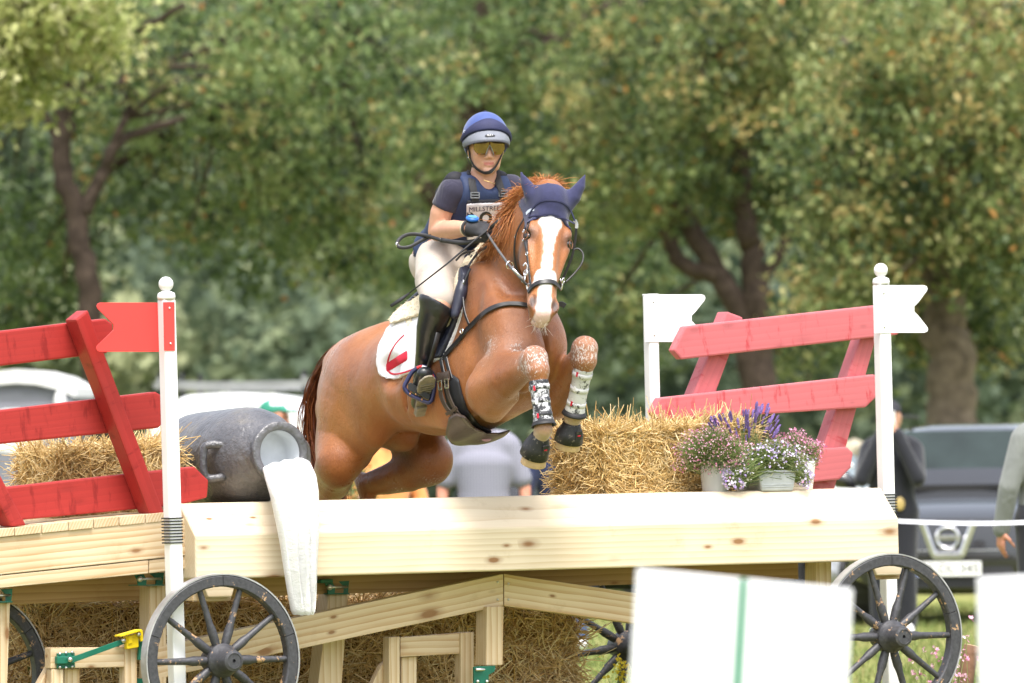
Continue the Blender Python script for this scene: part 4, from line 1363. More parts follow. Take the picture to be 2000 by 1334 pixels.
# ------------------------------------------------------------------ flag poles
def pole(name, label, top_px, bot_px, ho, w, flag_mat, flag_poly, wrap_poly, screws, ball_, collar, side):
    a, bb = HP(*top_px, ho), HP(*bot_px, ho)
    gnd = bb + (bb - a) * ((bb[2] - .0) / (a[2] - bb[2])) if bb[2] > 0.02 else bb
    root = empty(name, gnd, label, "flag pole", "flag poles marking the fence")
    ex = nrm(a - gnd)
    M = Matrix([[DV[i], HV[i], ex[i], 0] for i in range(3)] + [[0, 0, 0, 1]])
    Lp = np.linalg.norm(a - gnd)
    beam_between("pole", gnd, a, w, w, HV, WHITE, root, .008)
    if ball_:
        cc = a + ex * .012
        Mz = frame(cc, ex, HV)
        link("cap", lathe_mesh("cap", [(0, -.012), (w * .62, -.012), (w * .66, 0), (w * .6, .016), (w * .28, .026), (w * .26, .034), (.0, .034)], 24, cap=False), WHITE, root, Mz, True)
        ball("ball", a + ex * .068, .033, WHITE, root, None, 24)
    else:
        box("cap", (0, 0, 0), (.008, w * 1.02, w * 1.02), frame(a + ex * .003, ex, HV), WHITE, root, .002)
    prism_px("flag", flag_poly, hp(ho + side), -HV * .005, flag_mat, root, DV, .001)
    prism_px("flag_wrap", wrap_poly, hp(ho + w / 2 + .004), -HV * .0035, flag_mat, root, DV, .001)
    for s_ in screws:
        ball("screw", HP(*s_, ho + w / 2 + .004), .006, BOLT, root, None, 10)
    if collar:
        c0, c1 = HP(*collar[0], ho), HP(*collar[1], ho)
        for k in range(9):
            t = c0 + (c1 - c0) * k / 8
            box("collar_ring", (0, 0, 0), (.006, w + .010, w + .010), frame(t, ex, HV), BLACKR, root, .002)
    return root

def swallow(x0, y0, x1, y1, notch, r=7, flip=False):
    """swallow-tailed flag outline: fixed edge x0, tail edge x1, rounded tips."""
    s = 1 if x1 > x0 else -1
    ym = (y0 + y1) / 2
    pts = [(x0, y0), (x1 - s * r, y0), (x1 - s * 2, y0 + 2), (x1, y0 + r), (x1 - s * 2, y0 + r + 5),
           (notch + s * 8, ym - 13), (notch, ym - 5), (notch, ym + 5), (notch + s * 8, ym + 13),
           (x1 - s * 1, y1 - r - 5), (x1 + s * 1, y1 - r), (x1 - s * 1, y1 - 2), (x1 - s * r, y1), (x0, y1)]
    return pts

pole("flag_pole", "white pole with a red swallow tailed flag in front of the left deck", (325, 585), (346, 1334), .625, .062, RED_FLAG,
     swallow(313, 591, 189, 687, 222), [(319, 590), (341, 590), (342, 685), (321, 685)], [(331, 602), (333, 671)], True, [(336, 1012), (337, 1060)], -.028)
pole("flag_pole", "white pole with a white swallow tailed flag and ball top at the right", (1721, 556), (1740, 1334), .22, .062, WHITE_FLAG,
     swallow(1716, 557, 1812, 650, 1786), [(1706, 558), (1737, 557), (1739, 650), (1708, 651)], [(1726, 572), (1727, 638)], True, [(1732, 966), (1733, 1012)], .034)
pole("flag_pole", "white pole without ball top whose white flag is partly behind the pinkish red rail", (1270, 577), (1287, 1334), -.42, .055, WHITE_FLAG,
     swallow(1268, 575, 1378, 668, 1351), [(1258, 577), (1280, 576), (1281, 667), (1260, 668)], [(1276, 589), (1278, 654)], False, None, .031)

# ------------------------------------------------------------------ milk churn and its poured milk
m, nt, b = nodes("churn_paint")
v = coords(nt)
f1 = noise(nt, v, 5, 4); f2 = noise(nt, v, 34, 5, .65)
c = ramp(nt, f1, [(.35, (.060, .060, .067)), (.6, (.105, .103, .11)), (.75, (.15, .135, .11))])
c = mixc(nt, ramp(nt, f2, [(.60, 0), (.70, .30)]), c, (.22, .21, .18))
nt.links.new(c, b.inputs["Base Color"]); b.inputs["Roughness"].default_value = .32; b.inputs["Specular IOR Level"].default_value = .7
bump(nt, b, noise(nt, v, 26, 4, .6), .9, .014)
CHURN = m
PALE_IN = pmat("churn_inside", (.52, .55, .58), .5, .12, 8, .2, 60, dirt=((.15, .14, .12), .68))
churn = empty("milk_churn", HP(450, 992, .1), "big dark grey milk churn lying on the deck with its mouth to the front", "milk churn")
ax = nrm(HV + ZV * .045)
mouth = HP(549, 884, .45)
M = frame(mouth - ax * .83, ax, ZV)
link("body", lathe_mesh("body", [(0, 0), (.185, 0), (.208, .012), (.220, .05), (.222, .10), (.222, .52), (.218, .57), (.202, .64), (.175, .70), (.150, .745), (.137, .775), (.134, .80), (.140, .81), (.141, .825), (.133, .83), (.108, .83), (.103, .825), (.102, .66), (0, .66)], 56, cap=False), CHURN, churn, M, True)
link("lining", lathe_mesh("lining", [(.101, .815), (.0995, .70), (0, .70)], 40, cap=False), PALE_IN, churn, M, True)
Mn = np.array(M)
cw = lambda x, y, z: Mn[:3, :3] @ np.array((x, y, z)) + Mn[:3, 3]
for sg in (1, -1):
    hpts = [cw(.63, sg * .175, .045), cw(.60, sg * .238, .05), cw(.585, sg * .262, .025), cw(.58, sg * .264, -.065), cw(.585, sg * .238, -.10), cw(.615, sg * .175, -.095)]
    tube("handle", spline(hpts, 5), .0185, CHURN, churn, 12)
milk_mat, nt, b = nodes("foam_milk")
v = coords(nt)
nt.links.new(ramp(nt, noise(nt, v, 9), [(.3, (.66, .66, .67)), (.7, (.76, .76, .76))]), b.inputs["Base Color"])
b.inputs["Roughness"].default_value = .6
bump(nt, b, mth(nt, 'ADD', noise(nt, v, 130, 3, .6), noise(nt, v, 26, 3, .6)), .6, .008)
rows = [(916, 522, 580, .36, .005), (910, 515, 586, .44, .012), (908, 513, 594, .52, .020), (916, 516, 606, .595, .030), (938, 522, 617, .65, .036), (962, 529, 620, .685, .044), (1000, 537, 621, .69, .044),
        (1060, 549, 619, .685, .042), (1120, 558, 616, .675, .04), (1170, 566, 613, .665, .036), (1192, 570, 611, .66, .034), (1200, 573, 608, .658, .024)]
rw = np.array(rows); tt = np.linspace(0, len(rows) - 1, 60)
rw = np.stack([np.interp(tt, np.arange(len(rows)), rw[:, k]) for k in range(5)], 1)
V, n_ = [], 40
for i, (y, x0, x1, ho, th) in enumerate(rw):
    cen = HP((x0 + x1) / 2, y, ho)
    half = np.linalg.norm(HP(x1, y, ho) - HP(x0, y, ho)) / 2
    dirn = nrm(HP(rw[min(i + 1, 59)][1], rw[min(i + 1, 59)][0], rw[min(i + 1, 59)][3]) - HP(rw[max(i - 1, 0)][1], rw[max(i - 1, 0)][0], rw[max(i - 1, 0)][3]))
    nn = nrm(np.cross(DV, dirn)); nn = nn if nn @ (HV + ZV) > 0 else -nn
    rip = np.clip((y - 985) / 80, 0, 1)
    for j in range(n_):
        a = 2 * math.pi * j / n_
        cx, cz = math.cos(a), math.sin(a)
        r = (abs(cx) ** 3 + abs(cz) ** 3) ** (-1 / 3)
        off = cz * r * th
        if cz > 0: off += (.25 + rip) * (.013 * math.sin(cx * 11 + .6 * math.sin(y * .03)) + .008 * math.sin(cx * 23 + 1)) * (1 - abs(cx) ** 4)
        V.append(cen + DV * cx * r * half + nn * off + ZV * (.018 * cx * r * np.clip((960 - y) / 45, 0, 1)))
F = [[i * n_ + j, i * n_ + (j + 1) % n_, (i + 1) * n_ + (j + 1) % n_, (i + 1) * n_ + j] for i in range(59) for j in range(n_)]
F += [list(range(n_))[::-1], [59 * n_ + j for j in range(n_)]]
me = mesh_np("poured_milk", V, F)
bm = bmesh.new(); bm.from_mesh(me); bmesh.ops.recalc_face_normals(bm, faces=bm.faces); bm.to_mesh(me); bm.free()
autosmooth(me, 60)
tag(link("poured_milk", me, milk_mat), "white foam milk pouring from the churn down the front of the beam", "milk")

# ------------------------------------------------------------------ straw bales
def straw_mat(name, stops):
    m, nt, b = nodes(name)
    at = N(nt, "ShaderNodeAttribute", attribute_name="tint")
    nt.links.new(ramp(nt, at.outputs["Fac"], stops), b.inputs["Base Color"])
    b.inputs["Roughness"].default_value = .42; b.inputs["Specular IOR Level"].default_value = .4
    return m
STRAW = straw_mat("straw", [(0, (.34, .19, .06)), (.35, (.60, .39, .14)), (.7, (.76, .56, .25)), (1, (.88, .74, .45))])
STRAW_SHADED = straw_mat("shaded_straw", [(0, (.22, .11, .04)), (.35, (.56, .34, .135)), (.7, (.80, .57, .28)), (1, (.92, .78, .52))])  # copy of straw for the under-wagon bales, shade deepened into its dark tones
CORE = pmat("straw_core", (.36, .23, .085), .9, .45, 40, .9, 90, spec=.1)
CORE_SHADED = pmat("shaded_straw_core", (.20, .11, .042), .9, .45, 40, .9, 90, spec=.1)  # darker than straw_core: shade under the deck put into the colour
TWINE = pmat("bale_twine", (.55, .33, .10), .7)

def bale(label, o, ex, size, n, mat, core, seed, fluff=1.0, ls=1.0, group="straw bales"):
    """o = middle of the underside; size along ex, depth, height."""
    r = np.random.default_rng(seed)
    ex = nrm(ex); ez = ZV; ey = np.cross(ez, ex)
    ez = np.cross(ex, ey)
    root = empty("straw_bale", o, label, "straw bale", group)
    L, D, H_ = size
    M = frame(o + ez * H_ / 2, ex, ez)
    bm = bmesh.new(); bmesh.ops.create_cube(bm, size=1)
    bmesh.ops.subdivide_edges(bm, edges=bm.edges[:], cuts=14, use_grid_fill=True)
    for v in bm.verts:
        p = np.array(v.co)
        q = np.sign(p) * (np.abs(p * 2) ** 1.0) / 2
        rr = max(0, (abs(p[0] * 2) ** 8 + abs(p[1] * 2) ** 8 + abs(p[2] * 2) ** 8) ** (1 / 8))
        p = p / max(rr, .3) if rr > 1 else p
        v.co = Vector((p * np.array((L - .03, D - .03, H_ - .03)) + r.normal(size=3) * .007).tolist())
    link("core", bm_mesh("core", bm), core, root, M, True)
    # strands
    hs = np.array((L, D, H_)) / 2
    A = np.array((D * H_, D * H_, L * H_, L * H_, L * D, L * D * .2))
    face = r.choice(6, n, p=A / A.sum())
    p = r.uniform(-1, 1, (n, 3)) * hs
    axn = face // 2; sgn = np.where(face % 2 == 0, -1.0, 1.0)
    nv = np.zeros((n, 3)); nv[np.arange(n), axn] = sgn
    rows_ = np.arange(n)
    p[rows_, axn] = sgn * (hs[axn] - r.uniform(.0, .022, n))
    d = r.normal(size=(n, 3)) * np.array((1.0, 1.0, .8))
    lift = r.normal(size=n) * .09 + .05 * fluff
    edge = (np.abs(p[:, 0]) > hs[0] - .06) | (np.abs(p[:, 2]) > hs[2] - .05)
    lift = np.where(edge, lift + np.abs(r.normal(size=n)) * .16 * fluff, lift)
    wild = r.uniform(size=n) < .022 * fluff
    lift = np.where(wild, r.uniform(.4, 1.6, n), lift)
    d -= nv * (d * nv).sum(1, keepdims=True); d /= np.linalg.norm(d, axis=1, keepdims=True)
    d = d + nv * lift[:, None]; d /= np.linalg.norm(d, axis=1, keepdims=True)
    ln = ls * r.uniform(.04, .125, n) * np.where(wild, .75, 1)
    ln = np.where(r.uniform(size=n) < .1, ln * 1.3, ln)
    bend = r.normal(size=(n, 3)) * .16
    w = (.45 + .55 * ls) * r.uniform(.0013, .0030, n)
    p0, p1, p2 = p - nv * .006, p + d * ln[:, None] * .5, p + (d + bend) * ln[:, None]
    sd = np.cross(d, nv + r.normal(size=(n, 3)) * .5); sd /= np.maximum(np.linalg.norm(sd, axis=1, keepdims=True), 1e-6)
    up = np.cross(sd, d)
    V = np.empty((n, 9, 3))
    for k, q in enumerate((p0, p1, p2)):
        for j in range(3):
            a = 2 * math.pi * j / 3
            V[:, k * 3 + j] = q + (sd * math.cos(a) + up * math.sin(a)) * w[:, None] * (1 if k < 2 else .7)
    b_ = np.arange(n)[:, None] * 9
    F = []
    for k in range(2):
        for j in range(3):
            j2 = (j + 1) % 3
            F.append(b_ + [[k * 3 + j, k * 3 + j2, k * 3 + 3 + j2, k * 3 + 3 + j]])
    F = np.concatenate(F)
    me = mesh_np("straw", V.reshape(-1, 3), F)
    attr(me, "tint", np.repeat(np.clip(r.beta(2.2, 1.6, n) + np.where(wild, .15, 0), 0, 1), 9))
    s = link("straw", me, mat, root, M); s["kind"] = "stuff"
    for t in (-.24, .24):
        lp = [(t * L, a * (hs[1] + .004), b2 * (hs[2] + .004)) for a, b2 in ((-1, -.9), (-1, .9), (-.92, 1), (.92, 1), (1, .9), (1, -.9), (.92, -1), (-.92, -1), (-1, -.9))]
        Mn_ = np.array(M)
        tube("twine", [Mn_[:3, :3] @ np.array(q) + Mn_[:3, 3] for q in lp], .0035, TWINE, root, 5)
    return root

p = HP(1278, 962, -.05)
bale("bright yellow straw bale on the deck beside the flower pots", p, DV + ZV * .02, (.80, .40, .30), 24000, STRAW, CORE, 1, 1.25)
p = HP(196, 1016, -.16)
bale("straw bale on the tilted deck behind the bright red rails", p, DV + ZV * .05, (.58, .40, .33), 14000, STRAW, CORE, 2, 1.0)
zt = HP(350, 1176, 0)[2]
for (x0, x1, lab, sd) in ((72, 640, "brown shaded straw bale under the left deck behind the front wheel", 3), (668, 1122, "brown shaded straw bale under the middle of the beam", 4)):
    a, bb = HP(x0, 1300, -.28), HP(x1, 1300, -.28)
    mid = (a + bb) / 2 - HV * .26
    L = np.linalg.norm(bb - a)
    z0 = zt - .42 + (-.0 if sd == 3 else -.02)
    bale(lab, np.array((mid[0], mid[1], z0)), DV, (L, .5, .42), 13000, STRAW_SHADED, CORE_SHADED, sd, 1.5, 1.5)
    bale(lab.replace("brown shaded straw bale under", "lower straw bale on the grass under"), np.array((mid[0], mid[1], 0.0)), DV, (L + .03, .5, max(.2, z0 - .01)), 1500, STRAW_SHADED, CORE_SHADED, sd + 5, .6)

# ------------------------------------------------------------------ flower pots
def flat_mat(name, col, rough=.6):
    return pmat(name, col, rough, .22, 30)
ZINC = pmat("zinc_pot", (.42, .44, .45), .45, .15, 12, .15, 50, metal=.35)
GREYPOT = pmat("grey_pot", (.36, .37, .39), .45, .06, 8)
STEMG = leaf_mat("stem_green", [(0, (.07, .13, .03)), (.6, (.17, .22, .07)), (1, (.33, .34, .14))], .25)
PINK = leaf_mat("pink_petals", [(0, (.58, .16, .32)), (.5, (.72, .34, .50)), (1, (.82, .60, .68))], .3)
LILAC = leaf_mat("lilac_white_petals", [(0, (.38, .26, .66)), (.45, (.62, .5, .80)), (.7, (.82, .80, .86)), (.92, (.8, .8, .84)), (1, (.72, .16, .42))], .3)
PURPLE = pmat("lavender_purple", (.135, .085, .25), .75, .35, 60, .5, 160)

def petals(name, C, size, T, rng, mat, parent):
    """five-petalled little flowers, one per row of C."""
    n = len(C)
    nn = rng.normal(size=(n, 3)) + np.array((.25, -.6, .7)); nn /= np.linalg.norm(nn, axis=1, keepdims=True)
    a = np.cross(nn, rng.normal(size=(n, 3))); a /= np.linalg.norm(a, axis=1, keepdims=True)
    bb = np.cross(nn, a)
    s = size * rng.uniform(.7, 1.35, (n, 1))
    V = np.empty((n, 11, 3)); V[:, 0] = C
    for k in range(10):
        t = 2 * math.pi * k / 10; rr = 1.0 if k % 2 == 0 else .55
        V[:, 1 + k] = C + (a * math.cos(t) + bb * math.sin(t)) * s * rr * .5 + nn * s * .14 * rr
    b_ = np.arange(n)[:, None] * 11
    F = np.concatenate([b_ + [[0, 1 + k, 1 + (k + 1) % 10]] for k in range(10)])
    me = mesh_np(name, V.reshape(-1, 3), F); attr(me, "tint", np.repeat(T, 11))
    o = link(name, me, mat, parent); o["kind"] = "stuff"
    return o

def stems(name, base, ends, w, rng, mat, parent, sag=.0):
    n = len(ends)
    b0 = base + rng.normal(size=(n, 3)) * .02
    mid = (b0 + ends) / 2 + rng.normal(size=(n, 3)) * .02 + ZV * sag
    sd = rng.normal(size=(n, 3)); sd[:, 1] *= .3; sd /= np.linalg.norm(sd, axis=1, keepdims=True); sd *= w
    V = np.stack([b0 - sd, b0 + sd, mid + sd, mid - sd, ends + sd * .5, ends - sd * .5], 1)
    b_ = np.arange(n)[:, None] * 6
    F = np.concatenate([b_ + [[0, 1, 2, 3]], b_ + [[3, 2, 4, 5]]])
    me = mesh_np(name, V.reshape(-1, 3), F); attr(me, "tint", np.repeat(rng.uniform(0, 1, n), 6))
    o = link(name, me, mat, parent); o["kind"] = "stuff"
    return o

def cloud(c, r, n, rng, shell=.55):
    d = rng.normal(size=(n, 3)); d /= np.linalg.norm(d, axis=1, keepdims=True)
    wv_ = 1 + .10 * np.sin(d[:, :1] * 7 + 1) + .09 * np.sin(d[:, 2:] * 9) + .07 * np.sin(d[:, 1:2] * 8 + d[:, :1] * 6)
    return c + d * (rng.uniform(shell, 1, (n, 1)) ** .7) * np.array(r) * wv_

rg = np.random.default_rng(5)
hf = .34
# left pot: grey bucket with a ball of tiny pink flowers
b0 = HP(1397, 963, hf)
pt = empty("potted_flowers", b0, "round mound of tiny pink flowers in a tall plain grey bucket", "potted plant", "pots of flowers on the beam")
link("pot", lathe_mesh("pot", [(0, 0), (.058, 0), (.060, .004), (.074, .17), (.076, .175), (.070, .175), (.066, .165), (0, .165)], 32, cap=False), GREYPOT, pt, frame(b0, ZV, HV), True)
c = HP(1391, 882, hf)
pts_ = cloud(c, (.178, .15, .125), 3000, rg, .5)
stems("foliage", b0 + ZV * .16, cloud(c, (.17, .15, .12), 5200, rg, .2), .0014, rg, STEMG, pt)
petals("blossom", pts_[::2], .0085, rg.uniform(0, 1, len(pts_[::2])), rg, PINK, pt)
# lavender behind
b0 = HP(1455, 963, hf - .12)
pt = empty("lavender_pot", b0, "lavender with upright dark purple flower spikes between the pink mounds", "potted plant", "pots of flowers on the beam")
link("pot", lathe_mesh("pot", [(0, 0), (.05, 0), (.062, .11), (.064, .12), (.056, .12), (0, .115)], 24, cap=False), GREYPOT, pt, frame(b0, ZV, HV), True)
spk = tube_mesh("flower_spike", [np.array((0, 0, z)) for z in (-.03, -.026, -.012, 0, .014, .026, .033)], [.002, .0075, .0068, .0085, .0072, .0062, .002], 7)
bm = bmesh.new(); bm.from_mesh(spk)
for v in bm.verts:
    v.co += Vector((random.uniform(-1, 1), random.uniform(-1, 1), random.uniform(-1, 1))) * .0016
bm.to_mesh(spk); bm.free()
spk.materials.append(PURPLE)
ends = []
for i in range(62):
    x = random.choice([random.uniform(1388, 1460), random.uniform(1455, 1524), random.uniform(1460, 1524)])
    top_y = 806 + (abs(x - 1460) / 75) ** 2 * 16 - (14 if 1465 < x < 1505 else 0)
    y = top_y + random.uniform(0, 62) ** 1.0 * random.uniform(.2, 1)
    q = HP(x, y, hf - .12 + random.uniform(-.1, .1))
    ends.append(q)
    lean = nrm(q - (b0 + ZV * .1))
    Mx = frame(q, np.cross(lean, HV), lean) @ Matrix.Scale(random.uniform(.55, .95), 4)
    link("flower_spike", spk, None, pt, Mx)
ends = np.array(ends)
stems("foliage", b0 + ZV * .12, np.concatenate([ends, cloud(HP(1470, 880, hf - .12), (.10, .09, .075), 700, rg, .1)]), .0016, rg, STEMG, pt)
# zinc trough with trailing lilac flowers
b0 = HP(1508, 959, hf + .03)
pt = empty("flower_trough", b0, "small zinc trough with trailing pale green stems and lilac white flowers", "potted plant", "pots of flowers on the beam")
ex2 = DV
prof = [(-.085, 0), (.085, 0), (.105, .086), (-.105, .086)]
prism_pts("trough", [b0 + ex2 * a + ZV * bb + HV * .05 for a, bb in prof], -HV * .11, ZINC, pt, ex2, .008)
prism_pts("rim", [b0 + ex2 * a + ZV * bb + HV * .057 for a, bb in [(-.11, .086), (.11, .086), (.112, .096), (-.112, .096)]], -HV * .124, ZINC, pt, ex2, .003)
for zz in (.02, .03):
    prism_pts("ridge", [b0 + ex2 * a + ZV * bb + HV * .0525 for a, bb in [(-.088, zz - .003), (.088, zz - .003), (.088, zz + .003), (-.088, zz + .003)]], -HV * .004, ZINC, pt, ex2, .001)
cs = [(1490, 895, .13, .055), (1540, 900, .11, .06), (1445, 925, .055, .055), (1575, 935, .04, .05), (1440, 945, .04, .03), (1520, 880, .12, .05), (1420, 935, .03, .05)]
E = np.concatenate([cloud(HP(x, y, hf + .05), (a, .09, bb), 520, rg, .15) for x, y, a, bb in cs])
stems("foliage", b0 + ZV * .10, E, .0016, rg, STEMG, pt, .03)
Pf = np.concatenate([cloud(HP(x, y, hf + .06), (a * 1.02, .10, bb * 1.05), 150, rg, .6) for x, y, a, bb in cs])
petals("blossom", Pf, .0125, rg.uniform(0, 1, len(Pf)), rg, LILAC, pt)
# right rear pot, pink
b0 = HP(1566, 959, hf - .10)
pt = empty("potted_flowers", b0, "loose mound of deep pink flowers at the right end of the row of pots", "potted plant", "pots of flowers on the beam")
link("pot", lathe_mesh("pot", [(0, 0), (.05, 0), (.066, .13), (.068, .14), (.06, .14), (0, .13)], 28, cap=False), WHITEPL, pt, frame(b0, ZV, HV), True)
c = HP(1550, 880, hf - .12)
pts_ = cloud(c, (.135, .11, .095), 1300, rg, .45)
stems("foliage", b0 + ZV * .13, cloud(c, (.13, .11, .09), 2600, rg, .2), .0014, rg, STEMG, pt)
petals("blossom", pts_, .0105, rg.uniform(0, .8, len(pts_)), rg, PINK, pt)
# low flowers round the fence
def sprig(name, label, px, py, ho, w, hgt, n, mat, size, cat="flowering plant"):
    base = HP(px, py, ho); base[2] = 0
    t = empty(name, base, label, cat)
    top_ = HP(px, py, ho)
    E = top_ + rg.normal(size=(n, 3)) * np.array((w, w * .6, hgt))
    stems("foliage", base, np.concatenate([E, E - ZV * rg.uniform(.02, .2, (n, 1))]), .0022, rg, STEMG, t)
    petals("blossom", np.concatenate([E + rg.normal(size=(n, 3)) * .012 for _ in range(4)]), size, rg.uniform(.2, 1, n * 4), rg, mat, t)
    return t
sprig("gaura_plant", "wispy pink flowering plant on the grass right of the right wheel", 1850, 1296, .45, .085, .07, 34, PINK, .022)
YELLOWP = leaf_mat("yellow_petals", [(0, (.70, .5, .02)), (1, (.85, .72, .08))], .3)
sprig("yellow_flowers", "small yellow flowers low beside the rear wheel left of the white board", 1212, 1318, -.5, .03, .05, 26, YELLOWP, .02)
sprig("pink_flowers", "red and pink flowers just left of the bale behind the red rails", 68, 925, -.35, .04, .03, 16, PINK, .02)
lg = HP(1886, 1300, .3)
lo_ = empty("log", (lg[0], lg[1], 0), "short brown log standing among pink flowers right of the right wheel", "log")
LOGB = pmat("log_bark", (.16, .085, .05), .85, .4, 12, .9, 40)
a, bb = HP(1868, 1400, .3), HP(1897, 1262, .3)
tube("trunk", spline([np.array((a[0], a[1], -.01)), (a + bb) / 2 + DV * .008, bb], 4), np.linspace(.042, .036, 9), LOGB, lo_, 12)
tube("branch_stub", [HP(1893, 1290, .3), HP(1915, 1268, .3)], [.02, .016], LOGB, lo_, 8)
link("cut_end", lathe_mesh("cut_end", [(0, .0), (.034, 0), (.034, .004), (0, .004)], 16, cap=False), PINE, lo_, frame(bb, nrm(bb - a), HV))

# ------------------------------------------------------------------ blurred white boards close to the camera
BOARD = pmat("white_board", (.71, .715, .74), .5, .015)
STRIPE = pmat("green_stripe", (.03, .22, .12), .5)
fg = lambda Yq: (lambda x, y: P(x, y, Yq))
t = empty("sign_board", (P(1450, 1300, 20.6)[0], 20.6, 0), "blurred white board with a thin green stripe close to the camera", "sign board", "white boards close to the camera")
prism_px("board", [(1243, 1110), (1666, 1151), (1650, 1480), (1222, 1480)], fg(20.6), np.array((0, .02, 0)), BOARD, t, np.array((1.0, 0, 0)), .006)
prism_px("stripe", [(1446, 1130), (1459, 1131), (1440, 1480), (1424, 1480)], fg(20.594), np.array((0, .003, 0)), STRIPE, t, np.array((0, 0, 1.0)), 0)
for x in (1290, 1590):
    q = P(x, 1470, 20.64)
    beam_between("stake", np.array((q[0], 20.645, 0)), np.array((q[0], 20.645, q[2] + .25)), .05, .03, np.array((1.0, 0, 0)), WHITEPL, t)
t = empty("sign_board", (P(2060, 1300, 20.9)[0], 20.9, 0), "blurred plain white board cut off by the right edge of the picture", "sign board", "white boards close to the camera")
prism_px("board", [(1908, 1128), (2240, 1112), (2240, 1480), (1916, 1480)], fg(20.9), np.array((0, .02, 0)), BOARD, t, np.array((1.0, 0, 0)), .006)
for x in (1960, 2190):
    q = P(x, 1470, 20.94)
    beam_between("stake", np.array((q[0], 20.945, 0)), np.array((q[0], 20.945, q[2] + .25)), .05, .03, np.array((1.0, 0, 0)), WHITEPL, t)
# ------------------------------------------------------------------ the horse
RT = -DV                                   # the horse's right
hs_lo, hs_hi = np.array((-1.15, 37.55, .62)), np.array((.62, 40.75, 2.75))
HB = Field(hs_lo, hs_hi, .0085)
def chain(pts, H, W=None, k=.05, L=None, op='u', F=None):
    (F or HB).tube([BP(*p) for p in pts], H, W, DV if L is None else L, k, op)
def lump(p, r, k=.04, op='u', axes=None):
    HB.ell(BP(*p), np.array((HV, DV, ZV)) if axes is None else axes, r, k, op)

# trunk
chain([(672, 800, 0), (708, 768, 0), (760, 747, 0), (810, 738, 0), (860, 728, 0), (925, 702, 0), (985, 680, 0), (1018, 676, 0)],
      [.150, .218, .232, .246, .290, .333, .310, .215], [.130, .208, .248, .268, .280, .260, .240, .205], .06)
# croup and loins, withers
chain([(672, 706, 0), (712, 690, 0), (770, 668, 0)], [.06, .085, .09], [.10, .15, .12], .10)
chain([(830, 630, 0), (900, 575, 0), (945, 540, 0)], [.07, .08, .08], [.09, .07, .06], .12)
# neck
chain([(992, 610, 0), (1016, 520, 0), (1048, 435, 0), (1070, 398, 0)], [.245, .185, .140, .112], [.155, .118, .098, .086], .10)
chain([(950, 530, 0), (992, 450, 0), (1042, 376, 0)], [.05, .05, .045], [.035, .032, .030], .08)
# breast muscles
for sg in (1, -1):
    chain([(1012, 625, .09 * sg), (1030, 685, .095 * sg), (1020, 745, .07 * sg)], [.10, .090, .055], [.085, .078, .05], .04)
    # shoulder blade and point of shoulder
    chain([(935, 560, .14 * sg), (965, 635, .182 * sg), (990, 690, .182 * sg)], [.11, .12, .085], [.055, .062, .058], .06)
    lump((780, 700, .20 * sg), (.09, .055, .07), .09)                 # point of hip
    chain([(800, 770, .19 * sg), (870, 770, .21 * sg), (930, 740, .19 * sg)], [.13, .16, .15], [.08, .08, .07], .09)
# right foreleg
chain([(985, 705, .20), (952, 772, .225)], [.085, .098], [.070, .080], .04)
chain([(950, 762, .24), (984, 742, .238), (1018, 722, .228), (1040, 712, .222)], [.112, .092, .064, .054], [.090, .076, .056, .050], .018)
chain([(950, 722, .24), (990, 708, .238), (1030, 697, .226)], [.050, .044, .030], [.046, .040, .030], .03)
chain([(962, 800, .17), (1000, 776, .18)], [.06, .03], [.06, .03], .05)
chain([(1042, 702, .222), (1050, 722, .222)], [.061, .055], [.060, .054], .018)
lump((1046, 697, .222), (.034, .054, .044), .025)
chain([(1051, 728, .222), (1055, 765, .222), (1060, 815, .222), (1061, 838, .222)], [.042, .035, .034, .042], [.042, .033, .033, .040], .02)
chain([(1061, 840, .222), (1052, 862, .222), (1048, 876, .222)], [.040, .033, .040], [.038, .033, .040], .015)
# left foreleg
chain([(1064, 700, -.185), (1084, 775, -.175)], [.092, .092], [.075, .078], .05)
chain([(1084, 776, -.17), (1106, 744, -.16), (1128, 708, -.15), (1138, 694, -.15)], [.098, .080, .060, .054], [.076, .066, .054, .050], .035)
chain([(1141, 682, -.15), (1143, 703, -.15)], [.060, .054], [.059, .053], .018)
lump((1144, 678, -.15), (.034, .052, .040), .025)
chain([(1143, 704, -.15), (1136, 745, -.15), (1125, 795, -.15), (1120, 812, -.15)], [.042, .035, .034, .042], [.042, .033, .033, .040], .02)
chain([(1120, 812, -.15), (1115, 834, -.15), (1113, 848, -.15)], [.040, .033, .042], [.038, .033, .042], .015)
# right hind leg, trailing
chain([(700, 762, .14), (684, 815, .155), (673, 860, .155), (659, 905, .222), (648, 940, .135), (640, 962, .13)],
      [.20, .19, .165, .122, .085, .060], [.108, .116, .112, .094, .070, .050], .12)
chain([(745, 775, .17), (730, 835, .165), (700, 885, .15)], [.12, .10, .05], [.07, .065, .04], .10)
chain([(682, 800, .15), (664, 880, .15), (650, 930, .14)], [.12, .108, .080], [.075, .08, .066], .08)
chain([(640, 955, .13), (632, 968, .13), (612, 1040, .13), (598, 1092, .13)], [.056, .055, .038, .042], [.044, .042, .032, .040], .02)
chain([(636, 944, .13), (629, 962, .13)], [.030, .034], [.022, .024], .02)
chain([(598, 1092, .13), (590, 1118, .13), (580, 1142, .13)], [.042, .035, .055], [.040, .034, .05], .02)
